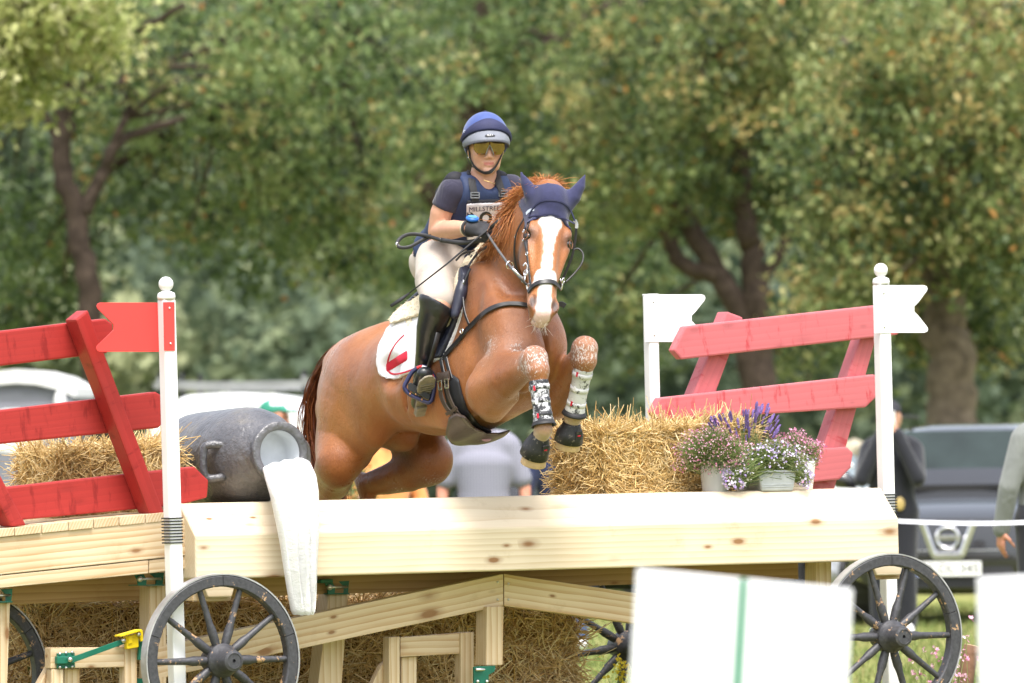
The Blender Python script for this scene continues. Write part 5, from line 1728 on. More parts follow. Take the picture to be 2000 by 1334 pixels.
# left hind leg, folded under
chain([(768, 770, -.13), (806, 845, -.15), (838, 895, -.17)], [.19, .165, .118], [.10, .105, .095], .06)
chain([(842, 900, -.17), (800, 922, -.12), (758, 936, -.08), (716, 946, -.045)], [.108, .092, .072, .052], [.09, .078, .058, .042], .04)
chain([(704, 936, -.04), (716, 950, -.045), (722, 1000, -.045), (728, 1050, -.045)], [.038, .050, .038, .042], [.028, .040, .032, .040], .02)
chain([(728, 1050, -.045), (724, 1078, -.045), (716, 1104, -.045)], [.042, .034, .055], [.04, .034, .05], .02)
lump((782, 858, .0), (.13, .06, .06), .06)                            # sheath
# grooves that part the muscles
chain([(1030, 580, .150), (1050, 520, .132), (1064, 470, .105)], .012, k=.05, op='s')
chain([(925, 570, .235), (916, 640, .275), (914, 720, .285), (930, 785, .235)], .016, k=.065, op='s')
lump((768, 722, .275), (.07, .03, .055), .08, 's')
for i in range(4):
    chain([(786 + 19 * i, 752 - 3 * i, .298), (798 + 18 * i, 790, .262), (806 + 18 * i, 815, .225)], .006, k=.03, op='s')
# folds: between the forearms and under the elbow
chain([(1062, 650, .0), (1055, 760, .0)], [.02, .02], [.012, .02], .05, op='s')

# head
_yp = BP(1076, 392, 0)[1]
POLL = P(1081, 390, _yp - .02); NOSE = P(1064, 607, _yp - .34)
HA = nrm(NOSE - POLL); HLEN = np.linalg.norm(NOSE - POLL)
_fw = np.array((math.sin(math.radians(10)), -math.cos(math.radians(10)), 0))
HF = nrm(_fw - HA * (_fw @ HA)); HL = np.cross(HA, HF)
HL = HL if HL[0] < 0 else -HL                 # towards the horse's right
hq = lambda s, f, l: POLL + HA * (s * HLEN / .6) + HF * f + HL * l
HAX = np.array((HA, HF, HL))
def hch(pts, H, W=None, k=.03, op='u'): HB.tube([hq(*p) for p in pts], H, W, HL, k, op)
def hel(p, r, k=.02, op='u'): HB.ell(hq(*p), HAX, r, k, op)
hch([(0, -.105, 0), (.10, -.115, 0), (.19, -.125, 0), (.31, -.105, 0), (.42, -.085, 0), (.52, -.078, 0), (.575, -.080, 0)],
    [.095, .112, .120, .100, .080, .070, .050], [.078, .094, .097, .074, .060, .063, .054], .04)
for sg in (1, -1):
    hel((.20, -.17, .058 * sg), (.10, .085, .038), .03)              # jowl
    hel((.155, -.040, .080 * sg), (.045, .026, .026), .025)          # brow
    hch([(.20, -.060, .088 * sg), (.29, -.062, .070 * sg), (.38, -.06, .052 * sg)], [.022, .018, .012], k=.02)
    hel((.187, -.046, .098 * sg), (.021, .020, .018), .010, 's')     # eye socket
    hel((.540, -.042, .050 * sg), (.040, .032, .024), .02)           # nostril rim
    hch([(.514, -.026, .056 * sg), (.542, -.018, .054 * sg), (.566, -.026, .040 * sg)], [.012, .0195, .013], k=.007, op='s')
    hel((.45, -.10, .048 * sg), (.05, .03, .014), .02)
hch([(.08, -.012, 0), (.28, -.016, 0), (.46, -.022, 0)], [.014, .012, .012], [.05, .034, .028], .03)
hel((.580, -.050, 0), (.030, .034, .042), .02)                       # upper lip
hel((.590, -.105, 0), (.028, .034, .036), .02)                       # lower lip and chin
hch([(.604, -.080, -.04), (.612, -.078, 0), (.604, -.080, .04)], [.006, .006, .006], k=.008, op='s')

horse = empty("horse", BP(865, 1000, 0), "chestnut horse with a white blaze leaping over the beam with folded forelegs", "horse")
hme = HB.mesh("body", 3)
HN = len(hme.vertices)
HV_ = np.empty(HN * 3, np.float32); hme.vertices.foreach_get("co", HV_); HV_ = HV_.reshape(-1, 3).astype(float)
def smooth01(x, a, b):
    t = np.clip((x - a) / (b - a), 0, 1); return t * t * (3 - 2 * t)
rel = HV_ - POLL
hs_, hf_, hl_ = rel @ HA * .6 / HLEN, rel @ HF, rel @ HL
inhead = (hs_ > -.02) & (hs_ < .68) & (hf_ > -.3) & (hf_ < .06) & (np.abs(hl_) < .16)
wob = .0022 * np.sin(hs_ * 61) + .0018 * np.sin(hs_ * 143 + 1)
half = np.interp(hs_, [.03, .08, .12, .17, .23, .32, .40, .47, .52, .60, .66], [.02, .045, .052, .036, .020, .021, .024, .030, .031, .036, .04]) + wob
ctr = np.interp(hs_, [.05, .17, .4, .6], [.006, .004, .006, .0])
front = smooth01(hf_, -.085, -.05)
blaze = smooth01(half - np.abs(hl_ - ctr), -.006, .006) * np.where(hs_ > .5, smooth01(hf_, -.16, -.12), front) * inhead
tape = smooth01(.052 + wob * 1.6 - np.abs(hl_), -.003, .003) * smooth01(hs_, .375, .382) * (1 - smooth01(hs_, .432, .438)) * front * inhead
white = np.maximum(blaze * smooth01(hs_, .045, .06), tape)
muz = inhead * smooth01(hs_, .535, .575)
darkz = inhead * np.maximum(
    np.exp(-(((hs_ - .187) / .035) ** 2 + ((np.abs(hl_) - .095) / .04) ** 2)) * (np.abs(hl_) > .05),
    0)
nost = inhead * np.exp(-((((hs_ - .545) / .034) ** 2 + ((np.abs(hl_) - .053) / .0175) ** 2)) ** 1.5) * (hf_ > -.09)
px_v = 1000 + K * ((HV_ - CAM) @ CR) / ((HV_ - CAM) @ _F); py_v = 667 - K * ((HV_ - CAM) @ CU) / ((HV_ - CAM) @ _F)
latv = (HV_ - CC) @ RT
legmask = lambda p, r: np.exp(-((HV_ - BP(*p)) ** 2).sum(1) / r ** 2)
dust = np.maximum.reduce([legmask((1046, 706, .222), .10), legmask((1143, 690, -.15), .085) * 1.15, legmask((975, 690, .20), .09) * 1.0, legmask((1010, 690, .17), .06) * 1.0, legmask((1010, 765, .17), .06) * .8,
                          legmask((700, 945, -.04), .10) * 1.1, legmask((790, 955, -.12), .09) * .8, legmask((850, 935, -.17), .08) * .7, legmask((645, 935, .15), .09) * .9, legmask((655, 900, .20), .06) * .7])
dust = np.where(inhead, 0, dust)
# dark inner thighs and groin hair, pale pasterns
pale = np.clip(1.6 * np.maximum(legmask((1058, 852, .222), .06), legmask((1117, 828, -.15), .06)), 0, 1)
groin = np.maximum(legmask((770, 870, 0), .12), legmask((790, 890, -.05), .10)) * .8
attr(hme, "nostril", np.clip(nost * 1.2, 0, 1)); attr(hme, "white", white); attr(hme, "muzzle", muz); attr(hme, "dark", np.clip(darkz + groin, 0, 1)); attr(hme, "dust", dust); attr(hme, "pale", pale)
wet = np.clip(np.maximum.reduce([legmask((980, 560, .10), .20), legmask((1040, 640, 0), .20), legmask((1000, 700, .2), .16) * .6, legmask((1060, 420, .0), .12) * .5]), 0, 1)
wet = np.where(inhead & (hf_ > -.12), 0, wet)
attr(hme, "wet", wet)

m, nt, b = nodes("chestnut_coat")
v = coords(nt, rand=False)
A_ = lambda n: N(nt, "ShaderNodeAttribute", attribute_name=n).outputs["Fac"]
mp = N(nt, "ShaderNodeMapping"); mp.inputs["Scale"].default_value = (60, 60, 22); mp.inputs["Rotation"].default_value = (.3, .5, 0); nt.links.new(v, mp.inputs[0])
hair = noise(nt, mp.outputs[0], 3.2, 4, .7)
big = noise(nt, v, 3.2, 3)
c = ramp(nt, big, [(.32, (.215, .062, .013)), (.5, (.300, .098, .022)), (.68, (.385, .142, .036))])
c = mixc(nt, .22, c, ramp(nt, hair, [(.35, (.13, .036, .008)), (.65, (.42, .18, .06))]))
c = mixc(nt, mth(nt, 'MULTIPLY', mth(nt, 'MULTIPLY', A_("wet"), ramp(nt, noise(nt, v, 6, 5, .6), [(.3, .2), (.6, 1.0)])), .75), c, (.105, .034, .016))
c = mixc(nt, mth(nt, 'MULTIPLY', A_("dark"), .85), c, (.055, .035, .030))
c = mixc(nt, mth(nt, 'MULTIPLY', A_("pale"), .75), c, (.50, .40, .29))
c = mixc(nt, A_("white"), c, ramp(nt, hair, [(.3, (.72, .69, .66)), (.7, (.84, .82, .80))]))
pk = mth(nt, 'MULTIPLY', A_("muzzle"), A_("white"))
c = mixc(nt, pk, c, ramp(nt, big, [(.35, (.62, .40, .36)), (.65, (.72, .58, .54))]))
c = mixc(nt, mth(nt, 'MULTIPLY', A_("nostril"), .92), c, (.05, .035, .033))
mp2 = N(nt, "ShaderNodeMapping"); mp2.inputs["Scale"].default_value = (64, 64, 30); mp2.inputs["Rotation"].default_value = (.9, .4, .3); nt.links.new(v, mp2.inputs[0])
spl = noise(nt, mp2.outputs[0], 2.2, 6, .72)
dm = mth(nt, 'MULTIPLY', A_("dust"), 1.0)
thr = mth(nt, 'SUBTRACT', mth(nt, 'ADD', spl, mth(nt, 'MULTIPLY', dm, .27)), .70)
spm = mth(nt, 'MULTIPLY', thr, 14.0, True)
spm = mth(nt, 'MULTIPLY', spm, mth(nt, 'MULTIPLY', dm, 4.0, True))
c = mixc(nt, mth(nt, 'MULTIPLY', spm, .88), c, (.78, .76, .75))
c = mixc(nt, mth(nt, 'MULTIPLY', dm, .22), c, (.45, .33, .28))
nt.links.new(c, b.inputs["Base Color"])
nt.links.new(ramp(nt, noise(nt, v, 7, 5, .65), [(.32, .25), (.66, .46)]), b.inputs["Roughness"]); b.inputs["Specular IOR Level"].default_value = .5
b.inputs["Sheen Weight"].default_value = .12; b.inputs["Sheen Roughness"].default_value = .4
mp3 = N(nt, "ShaderNodeMapping"); mp3.inputs["Scale"].default_value = (1, 1, .55); mp3.inputs["Rotation"].default_value = (.2, .6, .2); nt.links.new(v, mp3.inputs[0])
vein = N(nt, "ShaderNodeTexNoise", noise_type='RIDGED_MULTIFRACTAL'); vein.inputs["Scale"].default_value = 9; vein.inputs["Detail"].default_value = 2; nt.links.new(mp3.outputs[0], vein.inputs["Vector"])
hgt = mth(nt, 'ADD', mth(nt, 'MULTIPLY', hair, .35), mth(nt, 'MULTIPLY', noise(nt, v, 11, 3), .9))
hgt = mth(nt, 'ADD', hgt, mth(nt, 'MULTIPLY', spm, .25))
hgt = mth(nt, 'ADD', hgt, mth(nt, 'MULTIPLY', ramp(nt, vein.outputs['Fac'], [(.5, 0), (1.0, 1.0)]), .3))
bump(nt, b, hgt, .6, .014)
COAT = m
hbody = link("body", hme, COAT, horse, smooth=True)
HBVH = BVHTree.FromPolygons([tuple(p) for p in HV_], [tuple(p.vertices) for p in hme.polygons])
DARKEYE = pmat("horse_eye", (.018, .010, .006), .06, .3, spec=.8)
EYEW = pmat("eye_rim", (.16, .065, .03), .5)
for sg in (1, -1):
    ball("eye", hq(.187, -.055, .0905 * sg), .0195, DARKEYE, horse, None, 20)
    lid = [hq(.187 + .022 * math.cos(a), -.048 + .0115 * math.sin(a), (.1060 - .010 * math.sin(a)) * sg) for a in np.linspace(0, 2 * math.pi, 17)]
    tube("eyelid", lid, .0022, EYEW, horse, 8)

# hooves
HOOF = pmat("pale_hoof", (.52, .36, .20), .55, .25, 14, .3, 60, dirt=((.14, .10, .07), .62))
def hoof(a, bb, r0, r1):
    M = frame(a, bb - a, HV)
    L = np.linalg.norm(bb - a)
    link("hoof", lathe_mesh("hoof", [(0, -.01), (r0 * .9, -.01), (r0, 0), ((r0 + r1) / 2 + .002, L * .5), (r1, L * .96), (r1 * .97, L), (r1 * .8, L + .001), (r1 * .7, L - .008), (0, L - .012)], 28, cap=False), HOOF, horse, M, True)
hoof(BP(1048, 874, .222), BP(1041, 907, .222), .044, .058)
hoof(BP(1113, 846, -.15), BP(1108, 876, -.15), .044, .058)
hoof(BP(582, 1138, .13), BP(574, 1160, .13), .045, .058)
hoof(BP(717, 1100, -.045), BP(712, 1122, -.045), .045, .058)

# hair: mane, tail, whiskers
def strands(name, R0, D, L, w, mat, parent, rng, sag, seg=5, wave=.02, tint=None):
    n = len(R0)
    t = np.linspace(0, 1, seg + 1)
    ph = rng.uniform(0, 6.28, (n, 2)); wa = rng.normal(size=(n, 3))
    V = np.empty((n, (seg + 1) * 3, 3))
    sd = np.cross(D, rng.normal(size=(n, 3))); sd /= np.maximum(np.linalg.norm(sd, axis=1, keepdims=True), 1e-6)
    up = np.cross(sd, D)
    for k, s in enumerate(t):
        p = R0 + D * L[:, None] * s + sag * (s * s) * L[:, None] + wa * (wave * np.sin(s * 4 + ph[:, :1]) - wave * np.sin(ph[:, :1])) * s
        ww = w * (1 - .75 * s ** 2)
        for j in range(3):
            a = 2 * math.pi * j / 3
            V[:, k * 3 + j] = p + (sd * math.cos(a) + up * math.sin(a)) * (ww[:, None] if np.ndim(ww) else ww)
    b_ = np.arange(n)[:, None] * ((seg + 1) * 3)
    F = np.concatenate([b_ + [[k * 3 + j, k * 3 + (j + 1) % 3, k * 3 + 3 + (j + 1) % 3, k * 3 + 3 + j]] for k in range(seg) for j in range(3)])
    me = mesh_np(name, V.reshape(-1, 3), F)
    attr(me, "tint", np.repeat(rng.uniform(0, 1, n) if tint is None else tint, (seg + 1) * 3))
    o = link(name, me, mat, parent, smooth=True); o["kind"] = "stuff"
    return o
MANE = straw_mat("mane_hair", [(0, (.24, .065, .014)), (.5, (.40, .135, .03)), (1, (.58, .25, .075))])
TAILH = straw_mat("tail_hair", [(0, (.09, .022, .008)), (.5, (.19, .05, .014)), (1, (.32, .10, .03))])
yE_ = hq(.0, -.06, 0)[1]
rg = np.random.default_rng(3)
crest = spline([BP(968, 492, .0), BP(987, 452, .0), BP(1008, 412, .0), BP(1034, 378, .0), BP(1058, 362, .0), BP(1074, 362, .0)], 12)
n = 7000
u_ = rg.uniform(0, len(crest) - 1.001, n); i0 = u_.astype(int); fr = (u_ - i0)[:, None]
R0 = crest[i0] * (1 - fr) + crest[i0 + 1] * fr + rg.normal(size=(n, 3)) * .010 + HV * .005 - ZV * .012
uu = u_ / len(crest)
D = RT * rg.uniform(.35, 1.0, (n, 1)) + ZV * (rg.normal(size=(n, 1)) * .28 + .10 + .35 * smooth01(uu, .55, .85)[:, None]) - HV * (rg.normal(.05, .2, (n, 1)) + 1.3 * smooth01(uu, .45, .7)[:, None])
dn = (rg.uniform(size=(n, 1)) < .6) & (uu < .5)[:, None]
D = np.where(dn, RT * rg.uniform(.45, .8, (n, 1)) - ZV * rg.uniform(.2, 1.0, (n, 1)) + HV * rg.uniform(-.1, .45, (n, 1)), D)
R0 = R0 + np.where(dn, RT * .02 + HV * .02, 0)
D /= np.linalg.norm(D, axis=1, keepdims=True)
L = rg.uniform(.07, .13, n) * np.interp(uu, [0, .25, .5, .75, 1], [.55, .62, .85, .9, .6])
L = np.where(dn[:, 0], L * 1.5, L)
strands("mane", R0, D, L, .0019, MANE, horse, rg, np.array((0, 0, -.62)) + RT * .05, 6, .016)
# tuft standing up behind the ears
n2 = 900
R2 = np.stack([P(1036 + 48 * t_, 372 - 8 * math.sin(math.pi * t_), yE_ + .06) for t_ in rg.uniform(0, 1, n2)]) + rg.normal(size=(n2, 3)) * .012
D2 = ZV * rg.uniform(.3, .9, (n2, 1)) + CR * rg.normal(-.15, .7, (n2, 1)) + _F * rg.normal(.3, .3, (n2, 1))
D2 /= np.linalg.norm(D2, axis=1, keepdims=True)
strands("mane_tuft", R2, D2, rg.uniform(.035, .085, n2), .0018, MANE, horse, rg, np.array((0, 0, -.5)) + CR * .4, 5, .012)
# tail
tp = spline([BP(690, 684, 0), BP(664, 700, -.02), BP(640, 745, -.04), BP(626, 810, -.04), BP(628, 880, -.05), BP(648, 960, -.06), BP(655, 1030, -.06)], 8)
n = 900; TV, o_ = [], 0
for_n = rg.normal(size=(n, 3)) * .022
wdt = np.interp(np.linspace(0, 1, len(tp)), [0, .15, .5, .8, 1], [.6, 1.0, 1.5, 1.6, 1.2])
segs = len(tp)
V = np.empty((n, segs * 3, 3)); ph = rg.uniform(0, 6.28, n); cut = rg.uniform(.75, 1.0, n)
stray = (rg.uniform(size=n) < .06) * rg.uniform(.5, 2.0, n)
for k in range(segs):
    kk = np.clip(k * cut, 0, segs - 1.001); a = kk.astype(int); f_ = (kk - a)[:, None]
    p = tp[a] * (1 - f_) + tp[a + 1] * f_
    p = p + for_n * (wdt[k] + (stray * k / segs)[:, None]) + np.stack([np.sin(ph + k * .5), np.cos(ph + k * .4), 0 * ph], -1) * .004
    w_ = .0024 * (1 - .6 * (k / segs) ** 2)
    for j in range(3):
        an = 2 * math.pi * j / 3
        V[:, k * 3 + j] = p + (np.array((1, 0, 0)) * math.cos(an) + np.array((0, 1, .2)) * math.sin(an)) * w_
b_ = np.arange(n)[:, None] * (segs * 3)
F = np.concatenate([b_ + [[k * 3 + j, k * 3 + (j + 1) % 3, k * 3 + 3 + (j + 1) % 3, k * 3 + 3 + j]] for k in range(segs - 1) for j in range(3)])
me = mesh_np("tail", V.reshape(-1, 3), F); attr(me, "tint", np.repeat(rg.uniform(0, 1, n), segs * 3))
o = link("tail", me, TAILH, horse, smooth=True); o["kind"] = "stuff"
# chin whiskers
n = 40
R0 = np.stack([hq(.585 + rg.uniform(0, .03), -.10 + rg.uniform(-.03, .04), rg.uniform(-.035, .035)) for _ in range(n)])
D = np.stack([nrm(HA * .8 + HF * rg.normal(.1, .4) + HL * rg.normal(.1, .6)) for _ in range(n)])
strands("whiskers", R0, D, rg.uniform(.02, .05, n), .0009, straw_mat("whisker_hair", [(0, (.5, .4, .3)), (1, (.75, .68, .6))]), horse, rg, np.array((0, 0, -.3)), 4, .006)

# ------------------------------------------------------------------ tack
LEATHER = pmat("black_leather", (.018, .017, .018), .38, .25, 20, .25, 220, spec=.5)
LEATHERB = pmat("brown_leather", (.06, .042, .032), .42, .3, 14, .3, 160, dirt=((.42, .40, .37), .71))
NAVYCL = pmat("navy_jersey", (.030, .032, .085), .75, .12, 30, .25, 400, spec=.2, sheen=.3)
PADW = pmat("white_quilt", (.78, .77, .79), .85, .05, 20, .35, 130, spec=.15)
PADRED = pmat("red_trim", (.55, .015, .04), .7)
FLEECE = pmat("cream_fleece", (.72, .62, .44), .95, .2, 40, .8, 170, spec=.05, sheen=.4)

def hit(px, py, bvh=None):
    r = ray(px, py); d = Vector(r.tolist()).normalized()
    loc, n, i, dist = (bvh or HBVH).ray_cast(Vector(CAM.tolist()), d)
    return (np.array(loc), np.array(n)) if loc is not None else (None, None)

def strap(name, pix, w, t, mat, parent, off=.002, bvh=None, n=6, smooth=True, label=None, free=()):
    """flat strap laid over the surface met at pix; indices in `free` are (i, Y) points hanging in air."""
    free = dict(free)
    pts, nr = [], []
    raw = []
    for i, q in enumerate(pix):
        if i in free:
            raw.append((P(q[0], q[1], free[i]), None)); continue
        raw.append(hit(*q, bvh))
    known = [i for i, r_ in enumerate(raw) if r_[0] is not None]
    out = []
    for i, r_ in enumerate(raw):
        if r_[0] is None and not known:
            out.append((P(pix[i][0], pix[i][1], 38.35), None))
        elif r_[0] is None:
            j = min(known, key=lambda k: abs(k - i)); out.append((P(pix[i][0], pix[i][1], raw[j][0][1]), raw[j][1]))
        else: out.append(r_)
    pts = [p for p, _ in out]
    nr = [(-ray(*pix[i]) if q is None else q) for i, (_, q) in enumerate(out)]
    S = spline(pts, n); NN = spline(nr, n)
    NN /= np.linalg.norm(NN, axis=1, keepdims=True)
    if not free:
        for i in range(len(S)):
            v_ = S[i] - CAM
            loc, nn, _, _ = (bvh or HBVH).ray_cast(Vector(CAM.tolist()), Vector(v_.tolist()).normalized())
            if loc is not None and np.linalg.norm(np.array(loc) - S[i]) < .06:
                S[i] = np.array(loc); NN[i] = nrm(NN[i] + np.array(nn))
        for _ in range(2):
            S[1:-1] = (S[:-2] + 2 * S[1:-1] + S[2:]) / 4; NN[1:-1] = (NN[:-2] + 2 * NN[1:-1] + NN[2:]) / 4
    T = np.gradient(S, axis=0); T /= np.maximum(np.linalg.norm(T, axis=1, keepdims=True), 1e-9)
    B = np.cross(NN, T); B /= np.maximum(np.linalg.norm(B, axis=1, keepdims=True), 1e-9)
    NN = np.cross(T, B)
    ring = [(-.5, 0), (-.42, 1), (.42, 1), (.5, 0), (.42, -.6), (-.42, -.6)]
    wv = np.full(len(S), w) if np.isscalar(w) else np.interp(np.linspace(0, 1, len(S)), np.linspace(0, 1, len(w)), w)
    V = np.concatenate([[S[i] + B[i] * a * wv[i] + NN[i] * (off + t * (.5 + .5 * c_)) for a, c_ in ring] for i in range(len(S))])
    k = len(ring)
    F = [[i * k + j, i * k + (j + 1) % k, (i + 1) * k + (j + 1) % k, (i + 1) * k + j] for i in range(len(S) - 1) for j in range(k)]
    F += [list(range(k))[::-1], [(len(S) - 1) * k + j for j in range(k)]]
    me = mesh_np(name, V, F); autosmooth(me, 50)
    o = link(name, me, mat, parent)
    if label: o["label"] = label
    return o

def ring_at(name, p, nv, r, rr, mat, parent, squash=1.0):
    M = frame(p, nv, ZV)
    prof = [(r + rr * math.cos(a), rr * math.sin(a)) for a in np.linspace(0, 2 * math.pi, 8, endpoint=False)]
    me = lathe_mesh(name, prof, 24, True)
    if squash != 1: me.transform(Matrix.Diagonal(Vector((1, squash, 1, 1))))
    return link(name, me, mat, parent, M, True)

# ear bonnet
bon = empty("ear_bonnet", hq(.0, -.05, 0), "dark navy fabric ear bonnet over the horse's ears and forehead", "ear bonnet")
lo, hi = POLL - .26, POLL + .26
bf, G = HB.sub(lo, hi)
rg_ = G - POLL
s_, f_, l_ = rg_ @ HA * .6 / HLEN, rg_ @ HF, rg_ @ HL
lim = .098 + .018 * (np.abs(l_) / .08) ** 2
bf.F = np.maximum(bf.F - .006, np.maximum(s_ - lim, -(f_ + .105 + .5 * np.maximum(.03 - s_, 0))).astype(np.float32))
bf.F = np.maximum(bf.F, (-(s_ + .05)).astype(np.float32))
yE = hq(.0, -.06, 0)[1]
EA = lambda x, y, d=0: P(x, y, yE - .03 + d)
for pts, r_ in (([(1056, 398), (1040, 380), (1027, 358), (1018, 337)], [.045, .040, .026, .006]), ([(1104, 402), (1118, 386), (1132, 365), (1143, 341)], [.043, .040, .027, .006])):
    bf.tube([EA(*p) for p in pts], np.array(r_) * .8, np.array(r_) * .98, CR, .022)
link("bonnet", bf.mesh("bonnet", 2), NAVYCL, bon, smooth=True)
BBVH = BVHTree.FromPolygons([tuple(v.co) for v in bon.children[0].data.vertices], [tuple(p.vertices) for p in bon.children[0].data.polygons])
BBVH = None
_bo = bon.children[0]
_Vb = np.array([parent_world(_bo) @ v.co for v in _bo.data.vertices])
BBVH = BVHTree.FromPolygons([tuple(p) for p in _Vb], [tuple(p.vertices) for p in _bo.data.polygons])
strap("piping", [(1034, 424), (1038, 412), (1052, 396), (1072, 391), (1094, 394), (1112, 408), (1122, 432)], .008, .004, pmat("bonnet_piping", (.018, .02, .06), .6), bon, 0, BBVH)
strap("bonnet_edge", [(1033, 424), (1050, 421), (1076, 423), (1100, 427), (1123, 437)], .007, .004, pmat("bonnet_binding", (.02, .02, .06), .6), bon, 0, BBVH)

# bridle
br = empty("bridle", hq(.3, 0, 0), "black leather bridle with noseband and metal bit on the horse's head", "bridle")
strap("cheekpiece", [(1036, 418), (1027, 440), (1025, 462), (1029, 486), (1033, 515), (1036, 548), (1038, 568)], .012, .004, LEATHER, br)
strap("noseband_strap", [(1044, 416), (1032, 445), (1030, 470), (1031, 500), (1035, 530), (1039, 560)], .009, .004, LEATHER, br)
strap("noseband", [(1034, 572), (1040, 563), (1050, 555), (1064, 551), (1078, 552), (1087, 559), (1092, 568)], .024, .009, LEATHER, br)
strap("browband", [(1030, 418), (1036, 412), (1046, 409)], .016, .006, CHROME, br)
strap("throatlatch", [(1026, 428), (1016, 445), (1010, 462), (1007, 490), (1010, 520), (1020, 540)], .010, .004, LEATHER, br, .006)
strap("cheekpiece", [(1126, 440), (1124, 465), (1119, 495), (1110, 520), (1099, 545), (1091, 562)], .012, .004, LEATHER, br)
strap("browband", [(1122, 430), (1126, 438), (1126, 446)], .016, .006, CHROME, br)
for (x, y) in ((1025, 452), (1009, 462), (1024, 470), (1031, 496)):
    p_, nn = hit(x, y)
    if p_ is not None: ring_at("buckle", p_ + nn * .006, nn, .008, .0022, CHROME, br, .8)
bp_, bn_ = hit(1037, 545)
bp_ = bp_ + HL * .018
for (x, y, r_) in ((1027, 533, .013), (1022, 546, .012), (1033, 560, .014)):
    ring_at("bit_ring", P(x, y, bp_[1] - .01), nrm(HL - _F * .6), r_, .0028, CHROME, br)
tube("bit_shank", spline([P(1022, 520, bp_[1] - .01), P(1026, 514, bp_[1] - .01), P(1030, 522, bp_[1] - .01), P(1026, 540, bp_[1] - .01), P(1025, 553, bp_[1] - .01), P(1033, 563, bp_[1] - .01), P(1037, 556, bp_[1] - .01)], 5), .0032, CHROME, br, 8)
tube("curb_rein", spline([P(1120, 488, yE - .12), P(1130, 486, yE - .12), P(1139, 497, yE - .13), P(1136, 515, yE - .15), P(1122, 534, yE - .17), P(1104, 552, yE - .2)], 6), .0045, LEATHER, br, 8)
tube("bit_shank", spline([P(1094, 545, yE - .2), P(1098, 556, yE - .2), P(1096, 566, yE - .2)], 5), .004, CHROME, br, 8)
ring_at("bit_ring", P(1100, 548, yE - .2), nrm(-HL - _F * .6), .012, .003, CHROME, br)

# region tools on the horse's flank
def SG(px, py, lat):
    p = BP(px, py, lat) - CC
    return np.array((p @ HV, p[2]))
def shell(name, poly, grow, mat, parent, lo, hi, relax=2, inset=None, latmin=None, h=None, fn=None, label=None):
    f, G = HB.sub(lo, hi)
    D_ = G - CC
    sd = poly_sd(poly, D_ @ HV, D_[..., 2])
    if inset is not None: sd = np.abs(sd + inset[0]) - inset[1]
    g = grow if fn is None else fn(D_)
    F_ = np.maximum(f.F - g, sd)
    F_ = np.maximum(F_, -(f.F + .012))
    if latmin is not None: F_ = np.maximum(F_, latmin - D_ @ RT)
    f.F = F_.astype(np.float32)
    o = link(name, f.mesh(name, relax), mat, parent, smooth=True)
    if label: o["label"] = label
    return o
pad_poly = [SG(795, 634, .02), SG(770, 662, .17), SG(757, 690, .23), SG(748, 716, .26), SG(751, 734, .265), SG(764, 742, .27), SG(790, 734, .28), SG(820, 722, .285), SG(845, 708, .28), SG(868, 699, .27),
            SG(879, 672, .26), SG(893, 625, .24), SG(908, 580, .21), SG(925, 540, .15), SG(948, 505, .04), SG(948, 505, .04) + np.array((.02, .25)), SG(795, 634, .02) + np.array((-.0, .25))]
lo = np.array((-.75, 38.2, 1.4)); hi = np.array((.45, 40.1, 2.5))
pad = empty("saddle_pad", BP(800, 700, .28), "white quilted saddle pad with red piping and a red rectangle on the horse's flank", "saddle pad")
shell("pad", pad_poly, .014, PADW, pad, lo, hi)
_Vp = pad.children[0]
_W = np.array([parent_world(_Vp) @ v.co for v in _Vp.data.vertices])
PBV = BVHTree.FromPolygons([tuple(p) for p in _W], [tuple(p.vertices) for p in _Vp.data.polygons])
strap("piping", [(790, 654), (776, 668), (765, 685), (758, 704), (757, 720), (765, 730), (780, 730), (800, 724), (822, 715), (845, 704)], .008, .003, PADRED, pad, 0, PBV)
strap("piping", [(862, 690), (868, 668), (878, 638), (890, 606), (902, 576)], .006, .003, PADRED, pad, 0, PBV)
# half pad of cream fleece
fp = [SG(806, 622, .02), SG(806, 632, .08), SG(840, 615, .17), SG(872, 640, .24), SG(884, 640, .24), SG(896, 598, .23), SG(910, 558, .19), SG(934, 520, .10), SG(956, 490, .03), SG(956, 490, .03) + np.array((.02, .25)), SG(806, 622, .02) + np.array((0, .25))]
flp = empty("fleece_half_pad", BP(900, 560, .2), "cream fleece half pad showing under the saddle at front and back", "half pad")
fl = shell("fleece", fp, .034, FLEECE, flp, lo, hi, 1)
# fleece tufts
_Vf = np.array([v.co for v in fl.data.vertices]); _Nf = np.array([v.normal for v in fl.data.vertices])
Mw = np.array(parent_world(fl)); _Vf = _Vf @ Mw[:3, :3].T + Mw[:3, 3]
pick = rg.choice(len(_Vf), 3500)
dd = _Nf[pick] + rg.normal(size=(len(pick), 3)) * .5; dd /= np.linalg.norm(dd, axis=1, keepdims=True)
strands("fleece_tufts", _Vf[pick] - dd * .003, dd, rg.uniform(.008, .018, len(pick)), .0016, straw_mat("fleece_fibre", [(0, (.50, .40, .25)), (.5, (.72, .62, .44)), (1, (.84, .77, .62))]), flp, rg, np.array((0, 0, -.4)), 2, .002)

